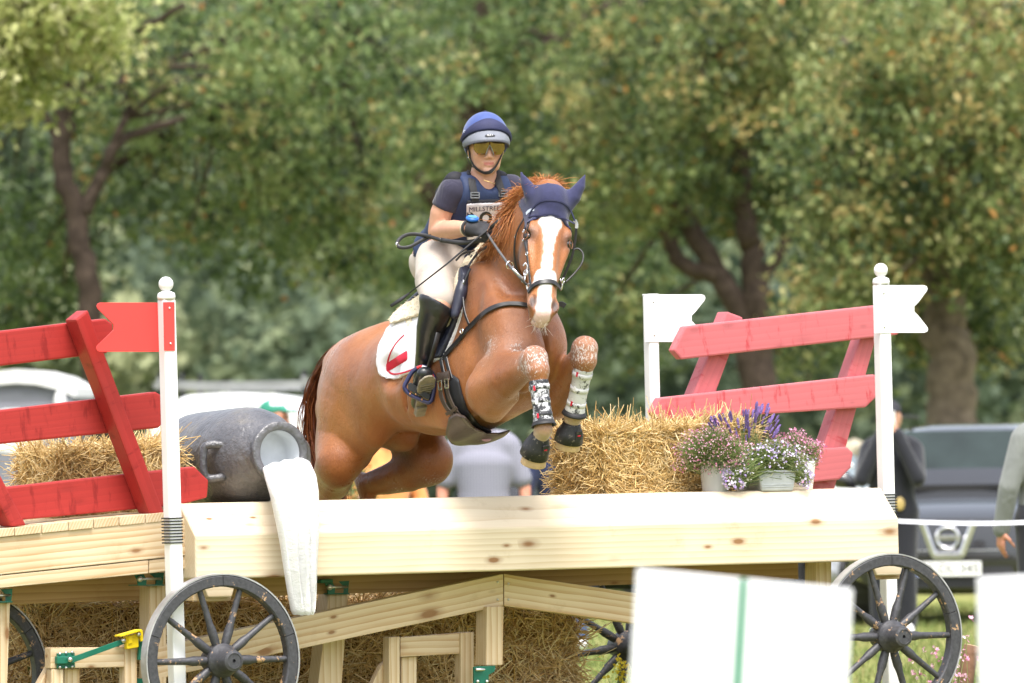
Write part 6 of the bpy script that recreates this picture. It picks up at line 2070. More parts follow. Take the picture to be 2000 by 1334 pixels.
# breastplate
bpl = empty("breastplate", BP(950, 612, .2), "black leather breastplate strap across the horse's chest and shoulder", "breastplate")
strap("chest_strap", [(868, 700), (884, 682), (900, 664), (912, 648), (926, 634), (942, 618), (960, 605), (985, 597), (1010, 596), (1030, 599)], .026, .010, LEATHER, bpl, .004)
strap("chest_strap", [(1092, 594), (1098, 594), (1104, 598)], .024, .008, LEATHER, bpl, .002)
strap("shoulder_strap", [(924, 634), (918, 618), (914, 596), (913, 572), (917, 550), (926, 528)], .014, .006, LEATHER, bpl, .020)
strap("shoulder_strap", [(926, 528), (936, 512), (946, 500), (958, 492), (968, 486)], .014, .006, LEATHER, bpl, .034)
strap("shoulder_strap", [(902, 520), (914, 508), (928, 505), (936, 510)], .014, .007, LEATHER, bpl, .036)
for (x, y) in ((911, 649), (913, 553), (934, 510)):
    p_, nn = hit(x, y)
    if p_ is not None: ring_at("buckle", p_ + nn * .026, nn, .011, .003, CHROME, bpl)

# girth with stud guard
gi = empty("stud_girth", BP(905, 850, .15), "brown leather stud guard girth under the horse's belly", "girth")
def screen_shell(name, pix, grow, mat, parent, lo, hi, lat0, relax=2, label=None, src=None):
    f, G = (src or HB).sub(lo, hi)
    R_ = G - CAM
    zc = R_ @ _F
    X, Y_ = 1000 + K * (R_ @ CR) / zc, 667 - K * (R_ @ CU) / zc
    sd = poly_sd(pix, X, Y_) / 430.0
    k_ = .02
    a_ = f.F - grow
    F_ = np.maximum(a_, sd) + np.maximum(k_ - np.abs(a_ - sd), 0) ** 2 / (4 * k_)
    F_ = np.maximum(F_, lat0 - (G - CC) @ RT)
    f.F = F_.astype(np.float32)
    o = link(name, f.mesh(name, relax), mat, parent, smooth=True)
    if label: o["label"] = label
    return o
screen_shell("red_rectangle", [(752, 709), (797, 681), (798, 704), (753, 732)], .0215, PADRED, pad, np.array((-.75, 38.2, 1.4)), np.array((.0, 40.1, 2.2)), .12, 1)
lo = np.array((-.35, 37.9, 1.30)); hi = np.array((.25, 39.7, 1.95))
screen_shell("girth_lining", [(862, 735), (880, 728), (897, 740), (904, 770), (914, 800), (938, 830), (965, 842), (1002, 834), (1008, 846), (960, 862), (920, 862), (890, 830), (872, 790)], .016, pmat("black_girth_lining", (.015, .015, .018), .6), gi, lo, hi, -.22)
screen_shell("stud_guard", [(876, 815), (890, 806), (908, 812), (926, 834), (950, 845), (975, 845), (1000, 838), (986, 856), (955, 870), (925, 878), (900, 878), (880, 866), (870, 848)], .058, LEATHERB, gi, lo, hi, -.20, 3)
strap("girth_strap", [(866, 702), (870, 722), (875, 742)], .022, .006, LEATHER, gi, .012)
strap("girth_strap", [(876, 700), (881, 720), (887, 740)], .022, .006, LEATHER, gi, .012)
strap("girth_strap", [(870, 755), (871, 772), (880, 792), (893, 806)], [.03, .03, .026, .026], .007, LEATHERB, gi, .024)
strap("girth_strap", [(882, 750), (886, 770), (895, 790), (905, 804)], [.024, .024, .022, .022], .007, LEATHERB, gi, .026)
strap("girth_loop", [(882, 803), (893, 797), (903, 790)], .016, .006, LEATHERB, gi, .034)
strap("girth_end", [(862, 738), (873, 737), (886, 733)], .045, .008, LEATHERB, gi, .020)
for (x, y) in ((872, 752), (885, 748)):
    p_, nn = hit(x, y)
    Mb = frame(p_ + nn * .034, HV, nn)
    for dx, dz in ((-.016, 0), (.016, 0)):
        beam_between("buckle_bar", p_ + nn * .036 + np.array(Mb.col[0][:3]) * dx - np.array(Mb.col[1][:3]) * .02, p_ + nn * .036 + np.array(Mb.col[0][:3]) * dx + np.array(Mb.col[1][:3]) * .02, .005, .005, ZV, CHROME, gi, .001)
    for dy in (-.02, .02):
        beam_between("buckle_bar", p_ + nn * .036 - np.array(Mb.col[0][:3]) * .018 + np.array(Mb.col[1][:3]) * dy, p_ + nn * .036 + np.array(Mb.col[0][:3]) * .018 + np.array(Mb.col[1][:3]) * dy, .005, .005, ZV, CHROME, gi, .001)
_Vg = [o for o in gi.children if o.name.startswith('stud_guard')][0]
_W = np.array([parent_world(_Vg) @ v.co for v in _Vg.data.vertices])
GBV = BVHTree.FromPolygons([tuple(p) for p in _W], [tuple(p.vertices) for p in _Vg.data.polygons])
p_, nn = hit(950, 858, GBV)
gb = ball("girth_badge", p_, (.022, .006, .010), pmat("pink_badge", (.45, .25, .38), .3), gi)

# leg boots
m, nt, b = nodes("tendon_boot")
v = coords(nt)
f1 = noise(nt, v, 42, 6, .75); f2 = noise(nt, v, 9, 3)
msk = ramp(nt, mth(nt, 'ADD', mth(nt, 'MULTIPLY', f1, .7), mth(nt, 'MULTIPLY', f2, .3)), [(.50, 0), (.56, .9)])
nt.links.new(mixc(nt, msk, (.020, .020, .024), (.66, .66, .68)), b.inputs["Base Color"]); b.inputs["Roughness"].default_value = .5
bump(nt, b, f1, .5, .005)
BOOTD = m
m2 = BOOTD.copy(); m2.name = "dusty_tendon_boot"
for nd in m2.node_tree.nodes:
    if nd.type == 'VALTORGB': nd.color_ramp.elements[0].position = .40; nd.color_ramp.elements[1].position = .45
BELLM = pmat("rubber_bell_boot", (.022, .022, .025), .5, .3, 12, .3, 60, dirt=((.22, .19, .16), .60))
def leg_boot(label, a, bb, mat, tl, stripe):
    root = empty("tendon_boot", a, label, "leg boot", "tendon boots on the horse's forelegs")
    a, bb = np.asarray(a), np.asarray(bb); ax_ = nrm(bb - a); L_ = np.linalg.norm(bb - a)
    lo_, hi_ = np.minimum(a, bb) - .12, np.maximum(a, bb) + .12
    f = Field(lo_, hi_, .006)
    f.tube([a, a + ax_ * L_ * .4, a + ax_ * L_ * .8, bb], [.047, .041, .043, .049], [.045, .040, .042, .049], DV, .01)
    G = f.all(); t_ = (G - a) @ ax_
    f.F = np.maximum(f.F, np.maximum(-t_, t_ - L_ + .004).astype(np.float32))
    link("shell", f.mesh("shell", 2), mat, root, smooth=True)
    for k, tt_ in enumerate((.10, .42, .74)):
        c0 = a + ax_ * L_ * tt_
        rr = np.interp(tt_, [0, .4, .8, 1], [.046, .0405, .0425, .048])
        link("boot_strap", lathe_mesh("boot_strap", [(rr, 0), (rr + .0022, .001), (rr + .0022, .022), (rr, .023)], 28, True), mat, root, frame(c0, ax_, DV), True)
        if stripe:
            q = c0 + RT * (rr + .002) * .86 + HV * (rr + .002) * .5
            box("strap_tab", (0, 0, 0), (.022, .004, .010), frame(q + ax_ * .014, ax_, nrm(np.cross(RT * .86 + HV * .5, ax_))), PADRED if k != 1 else PADW, root, .001)
    # drape of the rubber lining at the foot of the boot
    link("boot_lining", lathe_mesh("boot_lining", [(.048, -.012), (.056, .004), (.058, .010), (.050, .008), (.042, -.01)], 24, True), BLACKR, root, frame(bb, ax_, DV), True)
    return root
leg_boot("black boot with pale scuffs on the horse's right foreleg at the left", BP(1052, 744, .222), BP(1062, 828, .222), BOOTD, .2, True)
leg_boot("boot almost white with dust on the horse's left foreleg at the right", BP(1140, 717, -.15), BP(1122, 806, -.15), m2, .2, True)
def bell(label, a, bb, r0, r1):
    root = empty("bell_boot", a, label, "bell boot", "bell boots on the horse's front hooves")
    L_ = np.linalg.norm(np.asarray(bb) - a)
    M = frame(a, bb - a, DV)
    link("bell", lathe_mesh("bell", [(r0 - .006, 0), (r0, -.002), (r0 + .004, .006), (r0 + .007, .016), ((r0 + r1) / 2 + .009, L_ * .5), (r1, L_), (r1 - .005, L_ + .001), ((r0 + r1) / 2 + .002, L_ * .5), (r0 - .003, .012)], 32, True), BELLM, root, M, True)
    q = a + (bb - a) * .55 + (RT * .1 + HV * .86 - _F * .0) * .0
    sd = nrm(np.cross(bb - a, -_F)) ; sd = sd if sd[0] > 0 else -sd
    pp = a + (bb - a) * .6 + nrm(-_F * .75 + sd * .65) * ((r0 + r1) / 2 + .010)
    box("bell_tab", (0, 0, 0), (.045, .006, .034), frame(pp, nrm(bb - a), nrm(np.cross(-_F * .75 + sd * .65, bb - a))), BELLM, root, .003)
    box("tab_mark", (0, -.0, 0), (.006, .009, .016), frame(pp, nrm(bb - a), nrm(np.cross(-_F * .75 + sd * .65, bb - a))), PADRED, root, .001)
bell("black bell boot on the hoof hanging lower at the left", BP(1055, 850, .222), BP(1043, 889, .222), .038, .066)
bell("black bell boot on the right hoof in front of the straw bale", BP(1117, 826, -.15), BP(1110, 862, -.15), .038, .066)
# ------------------------------------------------------------------ saddle and rider
sad = empty("saddle", BP(860, 600, .1), "dark navy leather saddle with flap and knee roll under the rider", "saddle")
NAVYL = pmat("navy_leather", (.020, .022, .040), .42, .2, 16, .25, 160, spec=.5)
flap = [SG(918, 520, .16), SG(908, 535, .21), SG(893, 580, .25), SG(880, 630, .27), SG(870, 672, .28), SG(864, 698, .28), SG(845, 700, .29), SG(826, 690, .29), SG(818, 650, .27), SG(826, 610, .22), SG(850, 570, .15), SG(880, 530, .1)]
shell("flap", flap, .032, NAVYL, sad, np.array((-.75, 38.2, 1.4)), np.array((.45, 40.1, 2.5)), 2)
for sg in (1, -1):
    kf = Field(np.array((-.6, 38.2, 1.7)), np.array((.4, 39.9, 2.5)), .01)
    kf.tube([BP(912, 526, .17 * sg), BP(900, 570, .23 * sg), BP(888, 615, .27 * sg)], [.022, .03, .022], k=.02)
    link("knee_roll", kf.mesh("knee_roll"), NAVYL, sad, smooth=True)

sf = Field(np.array((-.7, 38.2, 1.7)), np.array((.5, 40.2, 2.6)), .01)
sf.tube([BP(930, 508, 0), BP(890, 545, 0), BP(850, 585, 0), BP(822, 602, 0)], [.04, .045, .045, .04], [.07, .11, .13, .10], DV, .04)
link("seat", sf.mesh("seat"), NAVYL, sad, smooth=True)
rf = Field(np.array((-.9, 38.2, 1.6)), np.array((.3, 40.3, 2.3)), .01)
rf.tube([BP(812, 640, .19), BP(806, 622, .10), BP(804, 612, 0), BP(806, 616, -.10), BP(812, 630, -.18)], [.044, .052, .050, .05, .042], k=.03)
ff = link("fleece_roll", rf.mesh("fleece_roll"), FLEECE, sad, smooth=True)

person = empty("person", BP(870, 500, 0), "rider in navy body protector and helmet crouched over the chestnut horse holding the reins", "person")
Z3 = ZV
rl = np.array((-.50, 38.1, 1.55)); rh = np.array((.55, 39.75, 3.05))
R_ = Field(rl, rh, .0075)
tor = [BP(866, 508, 0), BP(886, 475, 0), BP(916, 425, 0), BP(937, 378, 0)]
tH, tW = np.array((.125, .105, .110, .075)), np.array((.155, .128, .150, .145))
R_.tube(tor, tH, tW, DV, .04)
shR, shL = BP(881, 373, .155), BP(999, 365, -.155)
elR, wrR = BP(855, 452, .19), BP(918, 446, .205)
elL, wrL = BP(1012, 440, -.20), BP(1004, 470, -.10)
R_.tube([BP(906, 376, .09), BP(973, 369, -.09)], .058, k=.04)
HC = BP(949, 288, 0)
hf = nrm(np.array((math.sin(math.radians(9)), -math.cos(math.radians(9)), -.05)))
hl = nrm(np.cross(Z3, hf)); hu = np.cross(hf, hl); hu = hu if hu[2] > 0 else -hu
R_.tube([BP(938, 372, 0), HC - hu * .07 - hf * .02], [.062, .055], k=.03)
armR = [shR, shR * .45 + elR * .55 - np.array((.012, 0, 0)), elR, elR * .5 + wrR * .5 + np.array((0, 0, .002)), wrR]
R_.tube(armR, [.052, .050, .045, .043, .030], k=.03)
R_.tube([shL, elL, wrL], [.050, .044, .030], k=.03)
dR = nrm(P(962, 452, wrR[1] - .035) - wrR); nR = nrm(np.array((-.1, .75, -.75)))
dL = nrm(HV * .9 - ZV * .35); nL = nrm(np.array((-.5, 0, -.8)))
hand_prims(R_, wrR, dR, nR, 1.15, -1, .98)
hand_prims(R_, wrL, dL, nL, 1.15, 1, .98)
hipR, thR, knR = BP(866, 512, .10), BP(853, 548, .22), BP(855, 594, .305)
boR = [BP(853, 600, .325), BP(841, 640, .32), BP(833, 690, .30), BP(827, 722, .28), BP(823, 748, .27)]
toR, heR = P(830, 729, boR[4][1] - .20), P(817, 786, boR[4][1] - .02)
hipL, thL, knL = BP(880, 512, -.10), BP(975, 548, -.24), BP(1010, 594, -.31)
boL = [knL, knL + (boR[1] - boR[0]), knL + (boR[2] - boR[0]), knL + (boR[4] - boR[0])]
R_.tube([hipR, thR, knR], [.12, .092, .066], k=.04)
R_.tube([hipL, thL, knL], [.12, .092, .066], k=.04)
R_.tube(boR, [.055, .05, .042, .036, .034], k=.02); R_.tube(boL, [.055, .05, .042, .034], k=.02)
R_.tube([heR + hu * .02, (heR + toR) / 2, toR], [.034, .034, .028], [.032, .038, .036], DV, .03)
link("body", R_.mesh("body", 2), SKIN, person, smooth=True)
# a finer head over the same neck
hd = Field(HC - np.array((.17, .17, .17)), HC + np.array((.17, .17, .17)), .004)
q = head_prims(hd, HC, hf, hu, 1.0)
hd.tube([HC - hu * .07 - hf * .02, BP(938, 372, 0)], [.054, .058], k=.03)
hd.F = np.maximum(hd.F, -((hd.all() - HC) @ hu + .155).astype(np.float32))
hme2 = hd.mesh("head", 2)
hm = np.empty(len(hme2.vertices) * 3, np.float32); hme2.vertices.foreach_get("co", hm); hm = hm.reshape(-1, 3) - HC
lf, ll, lu = hm @ hf, hm @ hl, hm @ hu
attr(hme2, "lips", np.exp(-((lu + .0725) / .0085) ** 4) * (np.abs(ll) < .025) * smooth01(.026 - np.abs(ll), 0, .006) * (lf > .075))
attr(hme2, "blush", np.exp(-(((np.abs(ll) - .045) / .02) ** 2 + ((lu + .04) / .02) ** 2)) * (lf > .03))
m, nt, b = nodes("face_skin")
v = coords(nt, rand=False)
c = ramp(nt, noise(nt, v, 30, 3), [(.3, (.58, .31, .215)), (.7, (.66, .38, .27))])
c = mixc(nt, mth(nt, 'MULTIPLY', N(nt, "ShaderNodeAttribute", attribute_name="blush").outputs["Fac"], .3), c, (.60, .22, .16))
c = mixc(nt, mth(nt, 'MULTIPLY', N(nt, "ShaderNodeAttribute", attribute_name="lips").outputs["Fac"], .8), c, (.48, .14, .13))
nt.links.new(c, b.inputs["Base Color"]); b.inputs["Roughness"].default_value = .48; b.inputs["Subsurface Weight"].default_value = .08; b.inputs["Subsurface Radius"].default_value = (.01, .004, .002)
link("head", hme2, m, person, smooth=True)
for sg in (-1, 1):
    ball("eye", HC + hf * .083 + hl * sg * .033, .0115, pmat("rider_eye", (.05, .04, .03), .15), person)

# clothes
TEE = cloth("dark_tee", (.030, .028, .050), .85, 12)
VEST = pmat("navy_vest", (.024, .038, .092), .6, .12, 14, .3, 260, spec=.3)
VESTB = pmat("black_vest_panel", (.022, .022, .028), .7, .1, 14, .25, 300, spec=.25)
BREECH = pmat("beige_breeches", (.47, .405, .35), .75, .06, 8, .3, 300, spec=.2, sheen=.15)
creases(VEST, 11, .4, .012); creases(BREECH, 12, .45, .016, (1.0, 1.0, .6))
def clip_plane(F, p, n, lo=None):
    G = F.all(); F.F = np.maximum(F.F, ((G - p) @ nrm(n)).astype(np.float32))
tee = Field(rl, rh, .0075)
tee.tube(tor, tH, tW, DV, .04, grow=.010)
tee.tube([BP(906, 376, .09), BP(973, 369, -.09)], .058, k=.04, grow=.008)
clip_plane(tee, BP(866, 500, 0), nrm(BP(866, 508, 0) - BP(886, 475, 0)))
tee.tube([BP(951, 388, 0) + HV * .15, BP(946, 372, 0) + HV * .12, BP(943, 348, 0) + HV * .06], [.012, .046, .066], k=.015, op='s')
tee.tube([BP(940, 372, 0), BP(944, 334, 0)], [.060, .074], k=.02, op='s')
for a, e in ((shR, armR[1]), (shL, shL * .5 + elL * .5)):
    slv = Field(rl, rh, .0075)
    slv.tube([a, e], [.054, .054], k=.03, grow=.004)
    clip_plane(slv, a + (e - a) * .78, e - a)
    hh = np.maximum(.03 - np.abs(tee.F - slv.F), 0) / .03
    tee.F = np.minimum(tee.F, slv.F) - hh * hh * .03 * .25
link("t_shirt", tee.mesh("t_shirt", 3), TEE, person, smooth=True)
vest = Field(rl, rh, .0075)
vest.tube(tor, tH, tW, DV, .04, grow=.030)
vest.tube([BP(906, 377, .085), BP(970, 371, -.085)], .062, k=.05, grow=.012)
clip_plane(vest, BP(872, 492, 0), nrm(BP(866, 508, 0) - BP(886, 475, 0)))
vest.tube([BP(940, 368, 0), BP(944, 334, 0)], [.056, .068], k=.02, op='s')
vest.tube([BP(952, 391, 0) + HV * .15, BP(946, 372, 0) + HV * .12, BP(943, 348, 0) + HV * .06], [.008, .030, .050], k=.015, op='s')
for a, e, sg in ((shR, armR[1], 1), (shL, elL, -1)):
    vest.tube([a + RT * .02 * sg, a + (e - a) * .3 + RT * .03 * sg], [.074, .070], k=.02, op='s')
VF = vest
link("body_protector", vest.mesh("body_protector", 2), VEST, person, smooth=True)
vlo, vhi = np.array((-.2, 38.1, 2.1)), np.array((.5, 39.4, 2.85))
vs = lambda name, pix, g, mat, lab=None: screen_shell(name, pix, g, mat, person, vlo, vhi, -.6, 1, lab, VF)
vs("shoulder_panel", [(893, 312), (925, 310), (923, 345), (897, 342)], .006, VESTB)
vs("shoulder_panel", [(968, 318), (996, 316), (996, 345), (972, 346)], .006, VESTB)
bib = vs("number_bib", [(874, 408), (886, 398), (896, 391), (925, 389), (990, 387), (1020, 398), (1012, 440), (992, 482), (892, 484), (866, 476)], .010, VESTB, "black edged number bib")
bib2 = vs("number_cloth", [(880, 408), (892, 400), (900, 395), (925, 393), (988, 391), (1014, 402), (1004, 442), (988, 478), (894, 479), (872, 472)], .0125, pmat("bib_white", (.72, .69, .73), .75, .04, 20, .25, 60))
_V = np.array([parent_world(bib2) @ v.co for v in bib2.data.vertices])
BIB = BVHTree.FromPolygons([tuple(p) for p in _V], [tuple(p.vertices) for p in bib2.data.polygons])
def drape(name, s, px, py, pxw, ang, mat, bvh, off=.003, squash=1.0):
    me = text_mesh(s, 1.0, Matrix.Identity(4), 0)
    co = np.empty(len(me.vertices) * 3, np.float32); me.vertices.foreach_get("co", co); co = co.reshape(-1, 3)
    w = co[:, 0].max() - co[:, 0].min(); sc = pxw / w
    ca, sa = math.cos(ang), math.sin(ang)
    out, last = [], None
    for x, y, _ in co:
        X, Y_ = px + (x * ca + y * squash * sa) * sc, py - (-x * sa * -1 + y * squash * ca) * sc if False else py + (-y * squash * ca + x * -sa) * sc
        p_, nn = hit(X, Y_, bvh)
        if p_ is None: p_ = last if last is not None else P(X, Y_, 38.6)
        last = p_
        r_ = nrm(ray(X, Y_))
        out.append(p_ - r_ * off)
    me.vertices.foreach_set("co", np.asarray(out, np.float32).ravel()); me.materials.clear(); me.update()
    return link(name, me, mat, person)
INK = pmat("bib_ink", (.05, .03, .08), .7)
drape("bib_lettering", "MILLSTREET", 950, 408, 68, .055, INK, BIB)
drape("bib_number", "380", 948, 440, 88, .04, pmat("number_ink", (.03, .028, .022), .7), BIB, squash=1.1)
_V = np.array([parent_world(person.children[-1]) @ v.co for v in person.children[-1].data.vertices])
vob = [o for o in person.children if o.name.startswith("body_protector")][0]
_V = np.array([parent_world(vob) @ v.co for v in vob.data.vertices])
VB = BVHTree.FromPolygons([tuple(p) for p in _V], [tuple(p.vertices) for p in vob.data.polygons])
WEB = pmat("black_webbing", (.035, .035, .038), .75, .1, 30, .3, 400)
strap("shoulder_strap", [(920, 338), (922, 360), (926, 380), (928, 394)], .034, .004, WEB, person, .004, VB)
strap("shoulder_strap", [(970, 335), (974, 356), (980, 376), (983, 392)], .034, .004, WEB, person, .004, VB)
BUCK = pmat("grey_buckle", (.16, .17, .18), .4)
for x, y in ((927, 381), (981, 378)):
    p_, nn = hit(x, y, VB)
    if p_ is None: continue
    nn = nrm(nn - _F * .5)
    Mb = frame(p_ + nn * .011, CR, CU)
    for dx, dz, sx, sz in ((-.019, 0, .005, .028), (.019, 0, .005, .028), (0, .012, .042, .005), (0, -.012, .042, .005), (0, 0, .042, .005)):
        box("buckle", (dx, 0, dz), (sx, .006, sz), Mb, BUCK, person, .001)
# back plate bulge of the air vest behind the right shoulder
ab = Field(rl, rh, .01)
ab.tube([BP(908, 350, .13) - HV * .09, BP(893, 378, .13) - HV * .10, BP(882, 405, .11) - HV * .09], [.04, .045, .03], [.05, .055, .04], DV, .03)
link("air_vest_back", ab.mesh("air_vest_back"), VESTB, person, smooth=True)

bre = Field(rl, rh, .0075)
bre.tube([BP(866, 512, 0), BP(880, 486, 0)], [.128, .112], [.160, .138], DV, .04, grow=.006)
for h_, t_, k_ in ((hipR, thR, knR), (hipL, thL, knL)):
    bre.tube([h_, t_, k_ + ZV * .02, k_ - ZV * .03], [.125, .096, .070, .052], k=.05, grow=.004)
clip_plane(bre, BP(880, 484, 0), nrm(ZV - HV * .25))
link("breeches", bre.mesh("breeches", 3), BREECH, person, smooth=True)

BOOTL = pmat("black_boot_leather", (.014, .015, .018), .30, .2, 12, .35, 60, spec=.6)
SOLE = pmat("worn_sole", (.22, .19, .14), .8, .3, 30, .9, 120)
for bo, kn, sd in ((boR, knR, 1), (boL, knL, -1)):
    bf_ = Field(rl - .3, rh, .0075)
    pts = [bo[0] + ZV * .035] + list(bo)
    rr = [.080, .076, .064, .050, .042, .040] if sd == 1 else [.074, .070, .062, .049, .040]
    bf_.tube(pts, rr, k=.02)
    h2, t2 = (heR, toR) if sd == 1 else (heR + boL[3] - boR[4], toR + boL[3] - boR[4])
    bf_.tube([h2, (h2 + t2) / 2 + ZV * .008, t2], [.036, .038, .030], [.034, .042, .040], DV, .03)
    clip_plane(bf_, bo[0] + ZV * .022, nrm(ZV + RT * sd * -.55 + HV * .15))
    link("riding_boot", bf_.mesh("riding_boot", 2), BOOTL, person, smooth=True)
    # sole with its heel
    nS = nrm(np.cross(t2 - h2, DV)); nS = nS if nS[1] < 0 else -nS
    ex = nrm(t2 - h2); L_ = np.linalg.norm(t2 - h2); ey = nrm(np.cross(nS, ex))
    outl = [(-.03, -.030), (-.038, 0), (-.03, .030), (.03, .032), (L_ * .5, .030), (L_ * .75, .044), (L_ + .0, .040), (L_ + .028, .018), (L_ + .032, 0), (L_ + .028, -.018), (L_, -.038), (L_ * .75, -.042), (L_ * .5, -.030), (.03, -.032)]
    prism_pts("sole", [h2 + nS * .044 + ex * a + ey * c_ for a, c_ in outl], -nS * .010, SOLE, person, ex, .003)
    prism_pts("heel", [h2 + nS * .058 + ex * a + ey * c_ for a, c_ in [(-.028, -.028), (-.036, 0), (-.028, .028), (.035, .030), (.035, -.030)]], -nS * .02, SOLE, person, ex, .004)
    for k in range(5):
        a_ = h2 + ex * (L_ * .55 + k * .018)
        beam_between("sole_rib", a_ - ey * .032 + nS * .046, a_ + ey * .032 + nS * .046, .006, .005, nS, SOLE, person, .001)
# snap tab on the boot top
tube("boot_tab", [BP(843, 592, .345), BP(836, 604, .35), BP(832, 618, .345)], [.012, .014, .010], BOOTL, person, 10)

# glove on the right hand, watch on the wrist
GLOVE = pmat("black_glove", (.024, .024, .028), .7, .15, 30, .35, 300)
gl = Field(wrR - .19, wrR + .21, .0042)
hand_prims(gl, wrR, dR, nR, 1.15, -1, .98, grow=.0035)
gl.tube([wrR - dR * .012, wrR + dR * .03], [.036, .032], k=.01)
clip_plane(gl, wrR - dR * .014, -dR)
link("glove", gl.mesh("glove", 1), GLOVE, person, smooth=True)
gl = Field(wrL - .2, wrL + .2, .006)
hand_prims(gl, wrL, dL, nL, 1.15, 1, .98, grow=.0035)
link("glove", gl.mesh("glove", 1), GLOVE, person, smooth=True)
fd = nrm(wrR - elR)
wp = wrR - fd * .002
link("watch_band", lathe_mesh("watch_band", [(.037, -.012), (.040, -.011), (.040, .011), (.037, .012)], 28, True), BLACKR, person, frame(wp, fd, ZV), True)
wn = nrm(ZV * .92 - _F * .30 + CR * .12)
M = frame(wp + ZV * .043 + CR * .012 - _F * .01, wn, CR)
w_ = link("watch", lathe_mesh("watch", [(0, -.008), (.026, -.008), (.030, -.003), (.030, .004), (.026, .009), (0, .010)], 28, cap=False), pmat("blue_watch_rim", (.03, .14, .50), .3), person, M, True)
link("watch_face", lathe_mesh("watch_face", [(0, .0105), (.022, .0105), (.022, .0115), (0, .0115)], 24, cap=False), pmat("blue_watch_face", (.10, .28, .62), .25), w_, M)
link("bracelet", lathe_mesh("bracelet", [(.036, -.006), (.038, -.006), (.038, .006), (.036, .006)], 24, True), pmat("beige_band", (.62, .48, .34), .5), person, frame(wrR - fd * .024, fd, ZV), True)

# helmet
HELM = pmat("navy_helmet_cover", (.040, .070, .23), .55, .1, 10, .2, 200, spec=.35, sheen=.2)
HELMD = pmat("dark_navy_band", (.022, .025, .075), .7, .1, 20, .4, 400)
HELMG = pmat("grey_peak", (.17, .18, .21), .7, .08, 40, .3, 500)
HK = HC - hu * .011                      # where the helmet sits
he = Field(HC - .2, HC + .25, .006)
A = np.array((hf, hl, hu))
he.ell(HK + hu * .052 - hf * .012, A, np.array((.128, .106, .122)), .02)
G = he.all() - HK
lim_ = .030 - .055 * smooth01(-(G @ hf), -.06, .05) - .0 * (G @ hl)
he.F = np.maximum(he.F, (lim_ - G @ hu).astype(np.float32))
he.ell(HK + hu * .00 + hf * .02, A, np.array((.088, .082, .10)), .01, 's')
hel_o = link("helmet", he.mesh("helmet", 2), HELM, person, smooth=True)
tube("helmet_button", [HK + hu * .173 - hf * .012, HK + hu * .178 - hf * .012], [.010, .006], HELMD, person, 10)
def sheet(name, A_, B_, t, mat, n=26, m_=6, bulge=0.0):
    """curved plate between two edge curves A_(u), B_(u)."""
    V, F = [], []
    us = np.linspace(-1, 1, n)
    for i, u in enumerate(us):
        a, bb = A_(u), B_(u)
        for j in range(m_ + 1):
            s = j / m_
            p = a * (1 - s) + bb * s
            o = nrm(p - (HC + hu * .03)) * bulge * math.sin(math.pi * s)
            V.append(p + o)
    k = m_ + 1
    for i in range(n - 1):
        for j in range(m_):
            F.append([i * k + j, (i + 1) * k + j, (i + 1) * k + j + 1, i * k + j + 1])
    me = mesh_np(name, V, F)
    o = link(name, me, mat, person, smooth=True)
    md = o.modifiers.new("thickness", 'SOLIDIFY'); md.thickness = t; md.offset = 0
    return o
def dome(th, u):
    """point on the helmet shell at bearing th, height u above the head's middle."""
    zz = np.clip((u - .052) / .122, -1, 1); rr = math.sqrt(1 - zz * zz)
    return HK - hf * .012 + hu * u + hf * (.129 * rr * math.cos(th)) + hl * (.107 * rr * math.sin(th))
T0 = math.radians(82)
pa = lambda u: dome(T0 * u, .090 - .058 * abs(u) ** 2.2)
pb = lambda u: dome(T0 * u, .050 - .032 * u * u) + hf * (.052 * (1 - abs(u) ** 2.4)) + hu * (-.004)
sheet("peak", pa, pb, .004, HELMG, bulge=.004)
sheet("peak_edge", lambda u: pb(u) + hu * .001, lambda u: pb(u) - hu * .007 - hf * .001, .006, pmat("peak_binding", (.075, .075, .095), .6), m_=2)
ba = lambda u: dome(T0 * u, .140 - .082 * abs(u) ** 2.0) + nrm(dome(T0 * u, .1) - HC) * .004
bb2 = lambda u: pa(u) + nrm(dome(T0 * u, .06) - HC) * .006
sheet("helmet_band", ba, bb2, .005, HELMD, bulge=.008)
# oval maker's plate on the peak
pc_ = (pa(0) * .42 + pb(0) * .58) + hf * .006 + hl * -.004
nP = nrm(np.cross(hl, pb(0) - pa(0))); nP = nP if nP @ hf > 0 else -nP
Mo = frame(pc_ + nP * .003, nrm(np.cross(Z3, -hf)) if False else -hl if (-hl) @ CR > 0 else hl, np.cross(nP, hl) if np.cross(nP, hl)[2] > 0 else -np.cross(nP, hl))
ov = ball("peak_plate", None, (.024, .0025, .0085), pmat("black_plate", (.015, .015, .018), .3), person, Mo, 24)
Mt = Mo @ Matrix.Translation(Vector((0, -.0032, 0))) @ Matrix.Rotation(math.pi / 2, 4, 'X')
text("plate_lettering", "H.S.1", .0125, Mt, WHITEPL, ov, .0003)
text("helmet_lettering", "GPA", .016, frame(dome(-T0 * .78 if hl[0] > 0 else T0 * .78, .085) + (CR * -1 - _F) * .004, nrm(CR - _F * -.55), nrm(hu + CR * .3)) @ Matrix.Rotation(math.pi / 2, 4, 'X'), WHITEPL, person, .0004)
# chin harness
_V = np.array([v.co for v in hme2.vertices])
FB = BVHTree.FromPolygons([tuple(p) for p in _V], [tuple(p.vertices) for p in hme2.polygons])
strap("chin_strap", [(916, 284), (918, 300), (922, 314), (930, 327), (945, 336), (957, 335), (966, 326), (974, 312), (980, 298), (983, 284)], [.008, .008, .009, .016, .019, .018, .012, .009, .008, .008], .004, WEB, person, .002, FB)
strap("chin_strap", [(912, 288), (914, 304), (919, 318), (926, 326)], .007, .003, WEB, person, .003, FB)
